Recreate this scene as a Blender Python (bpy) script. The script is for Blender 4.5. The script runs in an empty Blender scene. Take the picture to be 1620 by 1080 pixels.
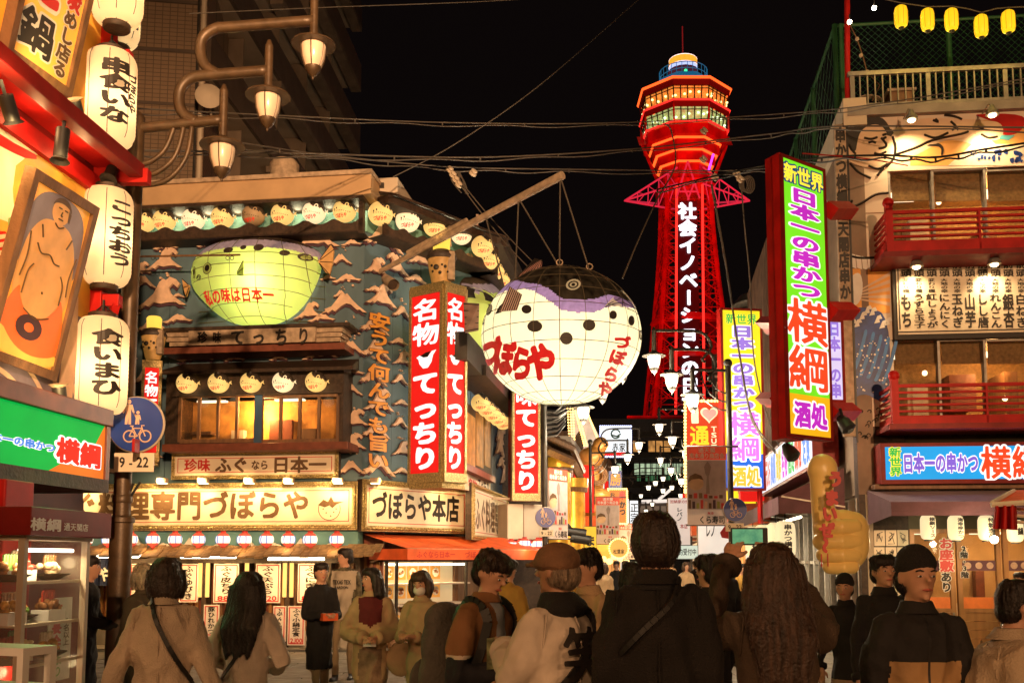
import bpy,bmesh,math,random
import numpy as np
from mathutils import Vector,Matrix
random.seed(7)
rng=np.random.default_rng(11)
S=bpy.context.scene
COL=S.collection
FOC,TILT,CY,HCAM=1575.0,math.radians(5.5),732.0,1.6
cd=bpy.data.cameras.new('camera')
cd.sensor_width=36.0
cd.lens=36.0*FOC/1620.0
cd.shift_y=(CY-540.0)/1620.0
cd.clip_start=0.05
cd.clip_end=3000.0
cam=bpy.data.objects.new('camera',cd)
cam.location=(0,0,HCAM)
cam.rotation_euler=(math.radians(90)+TILT,0,0)
COL.objects.link(cam)
S.camera=cam
wd=bpy.data.worlds.new('World')
S.world=wd
wd.use_nodes=True
wn=wd.node_tree
wn.nodes['Background'].inputs['Strength'].default_value=1.0
wn.nodes['Background'].inputs['Color'].default_value=(0.0032,0.0020,0.0019,1)
S.view_settings.view_transform='Standard'
S.view_settings.look='None'
S.view_settings.exposure=0.0
S.view_settings.gamma=1.0
S.cycles.use_denoising=True
S.cycles.max_bounces=5
S.cycles.diffuse_bounces=3
S.cycles.glossy_bounces=3
S.cycles.transmission_bounces=4
S.cycles.transparent_max_bounces=8
S.cycles.sample_clamp_indirect=3.0
S.cycles.caustics_reflective=False
S.cycles.caustics_refractive=False
def ray(px,py):
 a=(px-810.0)/FOC
 b=(CY-py)/FOC
 return Vector((a,math.cos(TILT)-b*math.sin(TILT),math.sin(TILT)+b*math.cos(TILT)))
CAM=Vector((0,0,HCAM))
def W(px,py,D):
 d=ray(px,py)
 return CAM+d*(D/d.y)
def gx(px,D,z=None):
 """x of the upright line that passes pixel column px (at eye level) at depth D"""
 return W(px,884,D).x
def proj(p):
 p=Vector(p)-CAM
 f=Vector((0,math.cos(TILT),math.sin(TILT)));u=Vector((0,-math.sin(TILT),math.cos(TILT)))
 t=p.dot(f)
 return 810+FOC*p.x/t,CY-FOC*p.dot(u)/t
class Frame:
 """an upright plane: u runs left to right, v up, n towards the viewer"""
 def __init__(s,P,Q):
  s.O=Vector((P[0],P[1],0.0))
  s.U=Vector((Q[0]-P[0],Q[1]-P[1],0.0)).normalized()
  s.V=Vector((0,0,1))
  s.N=s.U.cross(s.V)
 def w(s,u,v,n=0.0):
  return s.O+s.U*u+s.V*v+s.N*n
 def uv(s,px,py,n=0.0):
  d=ray(px,py)
  t=(s.O+s.N*n-CAM).dot(s.N)/d.dot(s.N)
  p=CAM+d*t-s.O
  return p.dot(s.U),p.z
 def rect(s,x0,y0,x1,y1,n=0.0):
  """pixel corners (left top, right bottom) -> u0, u1, v0, v1"""
  ym,xm=(y0+y1)/2,(x0+x1)/2
  u0=s.uv(x0,ym,n)[0];u1=s.uv(x1,ym,n)[0]
  return u0,u1,s.uv(xm,y1,n)[1],s.uv(xm,y0,n)[1]
 def hit(s,px,py,off=0.0):
  return s.w(*s.uv(px,py,off),off)
MATS={}
def mat(name,col,rough=0.6,metal=0.0,var=0.12,scale=6.0,bump=0.0,bscale=60.0,emit=None,es=0.0,spec=0.5,trans=0.0,streak=0.0,alpha=1.0,evar=0.0):
 if name in MATS:return MATS[name]
 m=bpy.data.materials.new(name);m.use_nodes=True
 nt=m.node_tree;N=nt.nodes;L=nt.links
 b=N['Principled BSDF'];out=N['Material Output']
 b.inputs['Roughness'].default_value=rough
 b.inputs['Metallic'].default_value=metal
 b.inputs['Specular IOR Level'].default_value=spec
 b.inputs['Base Color'].default_value=(*col,1)
 tc=N.new('ShaderNodeTexCoord')
 if var>0:
  no=N.new('ShaderNodeTexNoise');no.inputs['Scale'].default_value=scale;no.inputs['Detail'].default_value=5
  mp=N.new('ShaderNodeMapping');mp.inputs['Scale'].default_value=(1,1,1 if streak==0 else 1-streak)
  L.new(tc.outputs['Object'],mp.inputs['Vector']);L.new(mp.outputs['Vector'],no.inputs['Vector'])
  mx=N.new('ShaderNodeMix');mx.data_type='RGBA'
  mx.inputs['A'].default_value=(*[c*(1-var*1.6)for c in col],1)
  mx.inputs['B'].default_value=(*[min(1,c*(1+var*1.2))for c in col],1)
  rp=N.new('ShaderNodeMapRange');rp.inputs['From Min'].default_value=0.3;rp.inputs['From Max'].default_value=0.7
  L.new(no.outputs['Fac'],rp.inputs['Value']);L.new(rp.outputs['Result'],mx.inputs['Factor'])
  L.new(mx.outputs['Result'],b.inputs['Base Color'])
 if bump>0:
  n2=N.new('ShaderNodeTexNoise');n2.inputs['Scale'].default_value=bscale;n2.inputs['Detail'].default_value=4
  L.new(tc.outputs['Object'],n2.inputs['Vector'])
  bp=N.new('ShaderNodeBump');bp.inputs['Strength'].default_value=bump;bp.inputs['Distance'].default_value=0.02
  L.new(n2.outputs['Fac'],bp.inputs['Height']);L.new(bp.outputs['Normal'],b.inputs['Normal'])
 if emit is not None:
  b.inputs['Emission Color'].default_value=(*emit,1)
  b.inputs['Emission Strength'].default_value=es
  if evar>0:
   n3=N.new('ShaderNodeTexNoise');n3.inputs['Scale'].default_value=2.2;n3.inputs['Detail'].default_value=2
   L.new(tc.outputs['Object'],n3.inputs['Vector'])
   r3=N.new('ShaderNodeMapRange');r3.inputs['From Min'].default_value=0.3;r3.inputs['From Max'].default_value=0.7
   r3.inputs['To Min'].default_value=es*(1-evar);r3.inputs['To Max'].default_value=es*(1+evar)
   L.new(n3.outputs['Fac'],r3.inputs['Value']);L.new(r3.outputs['Result'],b.inputs['Emission Strength'])
 if trans>0:
  t=N.new('ShaderNodeBsdfTranslucent');t.inputs['Color'].default_value=(*col,1)
  ms=N.new('ShaderNodeMixShader');ms.inputs['Fac'].default_value=trans
  L.new(b.outputs['BSDF'],ms.inputs[1]);L.new(t.outputs['BSDF'],ms.inputs[2]);L.new(ms.outputs['Shader'],out.inputs['Surface'])
 if alpha<1:
  t=N.new('ShaderNodeBsdfTransparent')
  ms=N.new('ShaderNodeMixShader');ms.inputs['Fac'].default_value=alpha
  L.new(t.outputs['BSDF'],ms.inputs[1]);L.new(b.outputs['BSDF'],ms.inputs[2]);L.new(ms.outputs['Shader'],out.inputs['Surface'])
 MATS[name]=m
 return m
def lit(name,col,es=1.0,evar=0.08,**k):
 """a back-lit panel, tube or lamp glass"""
 return mat(name,tuple(c*0.28 for c in col),rough=0.6,spec=0.12,var=0.0,emit=col,es=es,evar=evar,**k)
class MB:
 def __init__(s):s.v=[];s.f=[];s.m=[];s.smooth=False
 def add(s,vs,fs,mi=0):
  o=len(s.v);s.v+=[tuple(p)for p in vs]
  s.f+=[tuple(i+o for i in f)for f in fs];s.m+=[mi]*len(fs)
  return s
 def hexa(s,c,mi=0):
  return s.add(c,[(0,3,2,1),(4,5,6,7),(0,1,5,4),(1,2,6,5),(2,3,7,6),(3,0,4,7)],mi)
 def box(s,F,u0,u1,v0,v1,n0,n1,mi=0):
  return s.hexa([F.w(u0,v0,n1),F.w(u1,v0,n1),F.w(u1,v0,n0),F.w(u0,v0,n0),F.w(u0,v1,n1),F.w(u1,v1,n1),F.w(u1,v1,n0),F.w(u0,v1,n0)],mi)
 def pbox(s,F,x0,y0,x1,y1,n0,n1,mi=0):
  return s.box(F,*F.rect(x0,y0,x1,y1,n1),n0,n1,mi)
 def cube(s,x0,x1,y0,y1,z0,z1,mi=0):
  return s.hexa([(x0,y0,z0),(x1,y0,z0),(x1,y1,z0),(x0,y1,z0),(x0,y0,z1),(x1,y0,z1),(x1,y1,z1),(x0,y1,z1)],mi)
 def prism(s,F,poly,n0,n1,mi=0,back=True):
  """poly: (u, v) list, counter-clockwise or not"""
  k=len(poly)
  a=sum(poly[i][0]*poly[(i+1)%k][1]-poly[(i+1)%k][0]*poly[i][1]for i in range(k))
  if a<0:poly=poly[::-1]
  vs=[F.w(u,v,n1)for u,v in poly]+[F.w(u,v,n0)for u,v in poly]
  fs=[tuple(range(k))]+[(i+k,(i+1)%k+k,(i+1)%k,i)for i in range(k)]
  if back:fs.append(tuple(range(2*k-1,k-1,-1)))
  return s.add(vs,fs,mi)
 def tube(s,pts,r,seg=8,mi=0,caps=True):
  pts=[Vector(p)for p in pts];n=len(pts)
  rr=r if isinstance(r,(list,tuple))else[r]*n
  vs=[];prev=None
  for i,p in enumerate(pts):
   d=(pts[min(i+1,n-1)]-pts[max(i-1,0)])
   d=d.normalized()if d.length>1e-9 else Vector((0,0,1))
   if prev is None:
    a=Vector((0,0,1))if abs(d.z)<0.9 else Vector((1,0,0))
    x=d.cross(a).normalized()
   else:
    x=prev-d*prev.dot(d)
    x=x.normalized()if x.length>1e-6 else d.orthogonal().normalized()
   prev=x;y=d.cross(x)
   for j in range(seg):
    t=2*math.pi*j/seg
    vs.append(p+(x*math.cos(t)+y*math.sin(t))*rr[i])
  fs=[(i*seg+j,i*seg+(j+1)%seg,(i+1)*seg+(j+1)%seg,(i+1)*seg+j)for i in range(n-1)for j in range(seg)]
  if caps:fs+=[tuple(range(seg))[::-1],tuple((n-1)*seg+j for j in range(seg))]
  return s.add(vs,fs,mi)
 def lathe(s,c,prof,seg=16,mi=0,ax=None,mif=None,sx=1.0,sy=1.0):
  """prof: (r, z) list bottom to top; ax: axis vector (default up)"""
  c=Vector(c)
  R=Matrix.Identity(3)if ax is None else Vector(ax).normalized().to_track_quat('Z','Y').to_matrix()
  vs=[c+R@Vector((r*math.cos(2*math.pi*j/seg)*sx,r*math.sin(2*math.pi*j/seg)*sy,z))for r,z in prof for j in range(seg)]
  o=len(s.v)
  for i in range(len(prof)-1):
   pass
  fs=[(i*seg+j,i*seg+(j+1)%seg,(i+1)*seg+(j+1)%seg,(i+1)*seg+j)for i in range(len(prof)-1)for j in range(seg)]
  n=len(prof)
  s.add(vs,fs,mi)
  if prof[0][0]>1e-4:s.add(vs[:seg],[tuple(range(seg))[::-1]],mi)
  if prof[-1][0]>1e-4:s.add(vs[(n-1)*seg:],[tuple(range(seg))],mi)
  return s
 def ball(s,c,rx,ry=None,rz=None,seg=16,rings=10,mi=0,mf=None):
  ry=rx if ry is None else ry;rz=rx if rz is None else rz
  c=Vector(c);vs=[];fs=[];ms=[]
  for i in range(rings+1):
   th=math.pi*i/rings-math.pi/2
   for j in range(seg):
    ph=2*math.pi*j/seg
    vs.append(c+Vector((rx*math.cos(th)*math.cos(ph),ry*math.cos(th)*math.sin(ph),rz*math.sin(th))))
  for i in range(rings):
   for j in range(seg):
    f=(i*seg+j,i*seg+(j+1)%seg,(i+1)*seg+(j+1)%seg,(i+1)*seg+j)
    m=(vs[f[0]]+vs[f[2]])/2
    fs.append(f);ms.append(mi if mf is None else mf(m))
  o=len(s.v);s.v+=[tuple(p)for p in vs];s.f+=[tuple(i+o for i in f)for f in fs];s.m+=ms
  return s
 def quad(s,a,b,c,d,mi=0):return s.add([a,b,c,d],[(0,1,2,3)],mi)
def _link(name,data,parent):
 o=bpy.data.objects.new(name,data);COL.objects.link(o)
 if parent is not None:o.parent=parent
 return o
def root_matrix(p):
 M=Matrix.Identity(4)
 while p is not None:
  M=Matrix.LocRotScale(p.location,p.rotation_euler,p.scale)@M
  p=p.parent
 return M
def obj(name,mb,mats,parent=None,smooth=False,bevel=0.0):
 """link a builder as ONE mesh object; world coordinates are turned into the parent's own"""
 me=bpy.data.meshes.new(name)
 arr=np.array(mb.v,dtype=np.float64)
 if len(arr)==0:arr=np.zeros((1,3))
 if parent is None:
  lo,hi=arr.min(0),arr.max(0)
  loc=Vector(((lo[0]+hi[0])/2,(lo[1]+hi[1])/2,lo[2]))
  arr=arr-np.array(loc)
 else:
  Mi=np.array(root_matrix(parent).inverted())
  arr=arr@Mi[:3,:3].T+Mi[:3,3];loc=None
 me.from_pydata(arr.tolist(),[],mb.f)
 if not isinstance(mats,(list,tuple)):mats=[mats]
 for m in mats:me.materials.append(m)
 if len(mats)>1:me.polygons.foreach_set('material_index',mb.m)
 if smooth or mb.smooth:
  me.polygons.foreach_set('use_smooth',[True]*len(me.polygons))
  if smooth!='all':
   try:me.set_sharp_from_angle(angle=math.radians(50))
   except Exception:pass
 me.update()
 o=_link(name,me,parent)
 if loc is not None:o.location=loc
 if bevel>0:
  bv=o.modifiers.new('bevel','BEVEL');bv.width=bevel;bv.segments=2;bv.limit_method='ANGLE'
 return o
def thing(name,label,cat,loc=(0,0,0),rz=0.0,group=None):
 o=bpy.data.objects.new(name,None);COL.objects.link(o)
 o.location=loc;o.rotation_euler=(0,0,rz);o.empty_display_size=0.2
 o['label']=label;o['category']=cat
 if group:o['group']=group
 return o
def tag(o,label=None,cat=None,group=None,kind=None):
 if label:o['label']=label
 if cat:o['category']=cat
 if group:o['group']=group
 if kind:o['kind']=kind
 return o
def dup(o,loc=None,rz=None,label=None,scale=None,parent=None,top=True):
 c=o.copy();COL.objects.link(c);c.parent=parent
 if loc is not None:c.location=loc
 if rz is not None:c.rotation_euler=(0,0,rz)
 if scale is not None:c.scale=(scale,)*3 if not isinstance(scale,tuple)else scale
 if label:c['label']=label
 for ch in list(o.children):dup(ch,parent=c)
 return c
def lamp(name,kind,loc,energy,col=(1,0.8,0.55),size=0.1,target=None,parent=None,spot=60,sy=None,blend=0.6):
 l=bpy.data.lights.new(name,kind);l.energy=energy;l.color=col
 if kind=='AREA':
  l.size=size
  if sy:l.shape='RECTANGLE';l.size_y=sy
 else:l.shadow_soft_size=size
 if kind=='SPOT':l.spot_size=math.radians(spot);l.spot_blend=blend
 o=bpy.data.objects.new(name,l);COL.objects.link(o)
 o.location=loc
 if target is not None:
  o.rotation_euler=(Vector(target)-Vector(loc)).to_track_quat('-Z','Y').to_euler()
 return o
_G={}
_RES=84;_LO=-0.16;_SP=1.32
def _raw(ch):
 """filled outline of one character"""
 if('raw',ch)in _G:return _G[('raw',ch)]
 c=bpy.data.curves.new('t','FONT');c.body=ch;c.resolution_u=3
 o=bpy.data.objects.new('t',c);COL.objects.link(o)
 dg=bpy.context.evaluated_depsgraph_get()
 me=o.evaluated_get(dg).to_mesh();me.calc_loop_triangles()
 vs=np.array([(v.co.x,v.co.y)for v in me.vertices]).reshape(-1,2);fs=[tuple(t.vertices)for t in me.loop_triangles]
 o.evaluated_get(dg).to_mesh_clear()
 bpy.data.objects.remove(o);bpy.data.curves.remove(c)
 _G[('raw',ch)]=(vs,fs)
 return vs,fs
def glyph(ch,off=0.0,res=2):
 """a character thickened like brush lettering: stroke outline swollen by off (in ems), corners softened"""
 k=(ch,off)
 if k in _G:return _G[k]
 vs,fs=_raw(ch)
 if len(vs)==0 or off<=0.004:
  _G[k]=([tuple(v)for v in vs],fs);return _G[k]
 R=_RES;st=_SP/R
 g=_LO+(np.arange(R)+.5)*st
 X,Y=np.meshgrid(g,g+0.0)
 A=np.zeros((R,R),bool)
 for f in fs:
  p=vs[list(f)]
  lo,hi=p.min(0),p.max(0)
  i0,i1=max(0,int((lo[0]-_LO)/st)-1),min(R,int((hi[0]-_LO)/st)+2)
  j0,j1=max(0,int((lo[1]-_LO)/st)-1),min(R,int((hi[1]-_LO)/st)+2)
  if i1<=i0 or j1<=j0:continue
  x,y=X[j0:j1,i0:i1],Y[j0:j1,i0:i1]
  def e(a,b):return(b[0]-a[0])*(y-a[1])-(b[1]-a[1])*(x-a[0])
  d0,d1,d2=e(p[0],p[1]),e(p[1],p[2]),e(p[2],p[0])
  A[j0:j1,i0:i1]|=((d0>=0)&(d1>=0)&(d2>=0))|((d0<=0)&(d1<=0)&(d2<=0))
 D=np.zeros((R,R));rr=off/st;q=int(rr+1)
 P=np.pad(A,q+1).astype(float)
 for dy in range(-q,q+1):
  for dx in range(-q,q+1):
   w=min(1.0,max(0.0,rr+.7-math.hypot(dx,dy)))
   if w>0:np.maximum(D,P[q+1+dy:q+1+dy+R,q+1+dx:q+1+dx+R]*w,out=D)
 for _ in range(2):
  Q=np.pad(D,1);D=(Q[1:-1,1:-1]*2+Q[:-2,1:-1]+Q[2:,1:-1]+Q[1:-1,:-2]+Q[1:-1,2:])/6
 D[0]=D[-1]=0;D[:,0]=D[:,-1]=0
 seg={}
 B=D>.5
 def ip(j,i,j2,i2):
  a,b=D[j,i],D[j2,i2];t=(.5-a)/(b-a)
  return(g[i]+(g[i2]-g[i])*t,g[j]+(g[j2]-g[j])*t)
 T={1:'lb',2:'br',3:'lr',4:'rt',6:'bt',7:'lt',8:'tl',9:'tb',11:'tr',12:'rl',13:'rb',14:'bl'}
 pts={}
 def key(e,j,i):
  if e=='b':kk=('h',j,i);pp=(j,i,j,i+1)
  elif e=='t':kk=('h',j+1,i);pp=(j+1,i,j+1,i+1)
  elif e=='l':kk=('v',j,i);pp=(j,i,j+1,i)
  else:kk=('v',j,i+1);pp=(j,i+1,j+1,i+1)
  if kk not in pts:pts[kk]=ip(*pp)
  return kk
 C=B[:-1,:-1]*1+B[:-1,1:]*2+B[1:,1:]*4+B[1:,:-1]*8
 for j,i in zip(*np.nonzero((C>0)&(C<15))):
  c=int(C[j,i])
  for e in([T[c]]if c in T else(['lb','rt']if c==5 else['br','tl'])):
   seg.setdefault(key(e[0],j,i),[]).append(key(e[1],j,i))
 loops=[]
 while seg:
  s0=next(iter(seg));lp=[s0];cur=s0
  while cur in seg:
   nx=seg[cur].pop()
   if not seg[cur]:del seg[cur]
   if nx==s0:break
   lp.append(nx);cur=nx
  if len(lp)>5:loops.append([pts[k_]for k_ in lp])
 V2,E2=[],[]
 for lp in loops:
  P_=np.array(lp);P_=(np.roll(P_,1,0)+2*P_+np.roll(P_,-1,0))/4
  keep=[0]
  for i in range(1,len(P_)-1):
   a,b,c=P_[keep[-1]],P_[i],P_[i+1]
   ab=c-a;l=np.hypot(*ab)
   if l>1e-9 and(abs(ab[0]*(b[1]-a[1])-ab[1]*(b[0]-a[0]))/l>0.0028 or np.hypot(*(b-a))>.22):keep.append(i)
  if len(keep)<3:continue
  o=len(V2);V2+=[Vector((P_[i][0],P_[i][1]))for i in keep]
  E2+=[(o+i,o+(i+1)%len(keep))for i in range(len(keep))]
 from mathutils.geometry import delaunay_2d_cdt
 r=delaunay_2d_cdt(V2,E2,[],0,1e-6)
 ov,of=r[0],r[2]
 out=[]
 for f in of:
  cx=sum(ov[i].x for i in f)/len(f);cy=sum(ov[i].y for i in f)/len(f)
  i,j=int(round((cx-g[0])/st)),int(round((cy-g[0])/st))
  if 0<=i<R and 0<=j<R and D[j,i]>.5:
   a,b,c=[ov[i]for i in f[:3]]
   out.append(tuple(f)if(b.x-a.x)*(c.y-a.y)-(b.y-a.y)*(c.x-a.x)>0 else tuple(f)[::-1])
 _G[k]=([(v.x,v.y)for v in ov],out)
 return _G[k]
def glyphs_box(ch):
 vs,_=glyph(ch,0.0)
 if not vs:return(0,0,.3,.5)
 return(min(v[0]for v in vs),min(v[1]for v in vs),max(v[0]for v in vs),max(v[1]for v in vs))
def letters(mb,s,mf,off=0.02,vertical=False,mi=0,stretch=1.0,asc=None):
 """lay s out in the unit square and map it with mf(x, y) -> world; a vertical column when vertical"""
 asc=all(ord(c)<256 for c in s)if asc is None else asc
 cells=[]
 if asc:
  x=0.0
  for ch in s:
   if ch==' ':x+=.3;continue
   b=glyphs_box(ch);cells.append((ch,x-b[0]+.04,0.0));x+=b[2]-b[0]+.08
  tot=max(x,1e-3)
  for ch,cx,_ in cells:
   vs,fs=glyph(ch,off)
   mb.add([mf((cx+vx)/tot,(vy+.0)/.73)for vx,vy in vs],fs,mi)
  return mb
 n=len(s)
 for i,ch in enumerate(s):
  if ch in ' \u3000':continue
  vs,fs=glyph(ch,off)
  b=glyphs_box(ch)
  if vertical and ch in 'ー〜―-~':
   cx,cy=(b[0]+b[2])/2,(b[1]+b[3])/2
   vs=[(0.5+(vy-cy),0.38-(vx-cx))for vx,vy in vs]
  elif b[2]-b[0]<.45 and ord(ch)<256:
   cx=(b[0]+b[2])/2;vs=[(vx-cx+.5,vy)for vx,vy in vs]
  ox,oy=0.0,0.12
  pts=[]
  for vx,vy in vs:
   gx_,gy_=vx+ox,vy+oy
   if vertical:pts.append(mf(gx_,1-(i+1-gy_)/n))
   else:pts.append(mf((i+gx_)/n,gy_))
  mb.add(pts,fs,mi)
 return mb
def frame_map(F,u0,u1,v0,v1,n):
 return lambda x,y:F.w(u0+(u1-u0)*x,v0+(v1-v0)*y,n)
def text(F,s,rect,n,m,parent,off=0.025,vertical=False,outline=None,ooff=0.07,name='lettering',two=None,px=True):
 """lettering (and its pale outline) laid on a frame; rect in pixels"""
 r=F.rect(*rect,n)if px else rect
 if outline is not None:
  mb=MB();letters(mb,s,frame_map(F,*r,n),ooff,vertical);obj(name+'_outline',mb,outline,parent)
  n=n+0.006
 mb=MB();letters(mb,s,frame_map(F,*r,n),off,vertical)
 return obj(name,mb,m,parent)
# ==== materials
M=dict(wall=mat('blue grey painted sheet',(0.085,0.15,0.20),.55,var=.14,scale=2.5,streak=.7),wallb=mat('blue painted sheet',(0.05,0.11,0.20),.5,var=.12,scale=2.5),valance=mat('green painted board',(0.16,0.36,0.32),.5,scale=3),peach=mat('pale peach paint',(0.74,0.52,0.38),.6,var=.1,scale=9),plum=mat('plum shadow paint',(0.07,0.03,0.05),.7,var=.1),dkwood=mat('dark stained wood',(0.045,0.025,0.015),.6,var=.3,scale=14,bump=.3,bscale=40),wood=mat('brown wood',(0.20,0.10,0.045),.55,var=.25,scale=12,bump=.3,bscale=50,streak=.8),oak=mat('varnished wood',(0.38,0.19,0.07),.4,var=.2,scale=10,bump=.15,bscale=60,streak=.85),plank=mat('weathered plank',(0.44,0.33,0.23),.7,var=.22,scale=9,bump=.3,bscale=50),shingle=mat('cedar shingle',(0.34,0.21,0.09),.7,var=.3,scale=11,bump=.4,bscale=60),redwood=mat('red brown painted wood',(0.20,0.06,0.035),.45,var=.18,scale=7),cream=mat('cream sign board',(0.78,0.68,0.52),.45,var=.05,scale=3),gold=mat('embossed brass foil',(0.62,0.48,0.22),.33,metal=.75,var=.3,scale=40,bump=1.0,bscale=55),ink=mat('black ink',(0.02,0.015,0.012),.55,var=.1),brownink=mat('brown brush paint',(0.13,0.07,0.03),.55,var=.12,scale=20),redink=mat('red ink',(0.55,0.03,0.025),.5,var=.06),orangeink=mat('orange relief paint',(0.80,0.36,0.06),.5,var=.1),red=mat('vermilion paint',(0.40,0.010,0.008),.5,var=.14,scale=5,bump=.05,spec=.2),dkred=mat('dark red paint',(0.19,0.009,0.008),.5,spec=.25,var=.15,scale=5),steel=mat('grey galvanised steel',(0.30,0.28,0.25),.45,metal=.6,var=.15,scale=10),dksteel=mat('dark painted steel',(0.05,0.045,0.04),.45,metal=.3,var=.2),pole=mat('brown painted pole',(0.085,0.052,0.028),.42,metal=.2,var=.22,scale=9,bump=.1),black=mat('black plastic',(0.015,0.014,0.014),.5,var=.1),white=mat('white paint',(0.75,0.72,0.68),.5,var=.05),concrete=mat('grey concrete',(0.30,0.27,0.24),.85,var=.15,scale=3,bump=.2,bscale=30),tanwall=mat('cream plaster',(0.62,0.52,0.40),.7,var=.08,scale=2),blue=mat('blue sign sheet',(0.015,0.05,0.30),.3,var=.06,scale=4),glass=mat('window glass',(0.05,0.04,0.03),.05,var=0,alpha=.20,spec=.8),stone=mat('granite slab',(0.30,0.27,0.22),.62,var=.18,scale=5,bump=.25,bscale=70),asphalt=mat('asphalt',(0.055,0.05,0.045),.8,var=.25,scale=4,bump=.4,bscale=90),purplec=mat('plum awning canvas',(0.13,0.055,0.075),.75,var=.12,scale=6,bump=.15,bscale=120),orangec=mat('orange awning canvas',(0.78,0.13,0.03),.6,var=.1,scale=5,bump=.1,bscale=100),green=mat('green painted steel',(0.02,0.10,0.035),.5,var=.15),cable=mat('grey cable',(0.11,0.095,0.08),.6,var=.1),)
# ==== ground
GROUND=thing('ground','','ground')
del GROUND['label'];del GROUND['category']
GROUND['kind']='structure'
mb=MB();mb.quad((-420,-60,0),(420,-60,0),(420,900,0),(-420,900,0))
g=obj('road',mb,M['asphalt'],GROUND);g['kind']='structure'
slab=None;k=0
for j in range(16):
 for i in range(18):
  w_,d_=0.90,0.62
  x=-8.2+i*w_+(j%2)*.45;y=7.6+j*d_
  if x<-1.0-.0*y or x>1.0:
   pass
  if slab is None:
   mb=MB();a,b,h=w_/2-.006,d_/2-.006,.02
   mb.add([(-a,-b,0),(a,-b,0),(a,b,0),(-a,b,0),(-a+.008,-b+.008,h),(a-.008,-b+.008,h),(a-.008,b-.008,h),(-a+.008,b-.008,h)],[(0,1,5,4),(1,2,6,5),(2,3,7,6),(3,0,4,7),(4,5,6,7)])
   slab=obj('paving_slab',mb,M['stone'],GROUND);slab['kind']='structure'
   slab.location=(x,y,.002)
  else:
   c=slab.copy();COL.objects.link(c);c.location=(x,y,.002+random.uniform(-.0015,.0015));c.rotation_euler=(random.uniform(-.002,.002),0,0)
  k+=1
mb=MB()
for(y0,y1)in((-6,7.6-.31),(17.9,60)):
 mb.cube(-9,12,y0,y1,.001,.018)
o=obj('pavement',mb,M['stone'],GROUND);o['kind']='structure'
# ==== the pufferfish restaurant
ZA_=(gx(199,18.6),18.6);ZB_=(gx(570,18.0),18.0);ZC_=(gx(743,20.3),20.3)
SD=Vector((.146,1.0)).normalized()
ZF=Frame(ZA_,ZB_);ZK=Frame(ZB_,ZC_);ZS=Frame(ZC_,(ZC_[0]+SD.x,ZC_[1]+SD.y))
LENF=(Vector(ZB_)-Vector(ZA_)).length;LENK=(Vector(ZC_)-Vector(ZB_)).length
U0=-4.6;LENS=9.0
ZTOP=ZF.uv(570,318)[1];ZSIGN=ZF.uv(400,765)[1];ZLOW=ZF.uv(400,842)[1]
rest=thing('restaurant_building','blue grey corner restaurant covered in pale wave reliefs with rows of pufferfish lanterns','building',(ZB_[0],ZB_[1]+2,0))
def core(n):return[ZF.w(U0,0,n),ZF.w(LENF,0,n),ZK.w(LENK,0,n),ZS.w(LENS,0,n)]
mb=MB()
pts=[ZF.w(U0,0,-.12),ZF.w(LENF-.02,0,-.12),ZK.w(LENK-.1,0,-.12),ZS.w(LENS,0,-.12),ZS.w(LENS,0,-5),ZF.w(U0,0,-7)]
n_=len(pts)
mb.add([(p.x,p.y,ZLOW+.0)for p in pts]+[(p.x,p.y,ZTOP+.25)for p in pts],[(i,(i+1)%n_,(i+1)%n_+n_,i+n_)for i in range(n_)]+[tuple(range(n_,2*n_)),tuple(range(n_))[::-1]])
obj('wall',mb,M['wall'],rest)
def panels(F,a,b,z0,z1,w,m,holes=()):
 k=max(1,round((b-a)/w));s=(b-a)/k
 for i in range(k):
  u=a+i*s
  segs=[(z0,z1)]
  for(ha,hb,hz0,hz1)in holes:
   if u+s>ha+.03 and u<hb-.03:
    segs=[q for(p0,p1)in segs for q in((p0,min(p1,hz0)),(max(p0,hz1),p1))if q[1]-q[0]>.05]
  for(p0,p1)in segs:
   mb=MB();mb.box(F,u+.004,u+s-.004,p0,p1,-.1,random.uniform(-.006,.004))
   obj('wall_panel',mb,m,rest)
panels(ZF,U0,LENF,ZSIGN,ZTOP,.75,M['wall'])
panels(ZK,0,LENK-.0,ZSIGN,ZTOP,.72,M['wall'])
panels(ZS,0.02,LENS,ZSIGN,ZTOP,1.0,M['wallb'])
mb=MB()
r=ZF.uv(400,283,.7)[1];r0=ZF.uv(400,316,.7)[1]
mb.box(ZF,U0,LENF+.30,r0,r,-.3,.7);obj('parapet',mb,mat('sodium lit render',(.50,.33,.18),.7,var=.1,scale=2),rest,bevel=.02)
mb=MB();mb.box(ZF,U0,LENF+.33,r-.03,r+.05,-.35,.76);obj('coping',mb,M['plank'],rest)
mb=MB();mb.pbox(ZF,583,281,629,309,-1.2,.1);obj('rooftop_box',mb,M['tanwall'],rest,bevel=.02)
mb=MB();mb.pbox(ZF,592,289,607,297,.1,.14);obj('vent',mb,M['dksteel'],rest)
mb=MB();mb.lathe(ZF.w(*ZF.uv(450,270,-1.2),-1.2),[(.28,-.5),(.3,.1),(.24,.2),(0,.22)],14);obj('roof_tank',mb,M['plank'],rest,smooth=True)
def eave(F,a,b,py_top,py_bot,px,n0,n1,m,ext=0):
 zt=F.uv(px,py_top,n1)[1];zb=F.uv(px,py_bot,n1)[1]
 mb=MB();mb.box(F,a,b,zb,zt,n0,n1);return obj('eave_board',mb,m,rest)
Z1=ZF.uv(570,300,.7)[1];Z2=ZF.uv(570,314,.6)[1]
EC=.62
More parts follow.
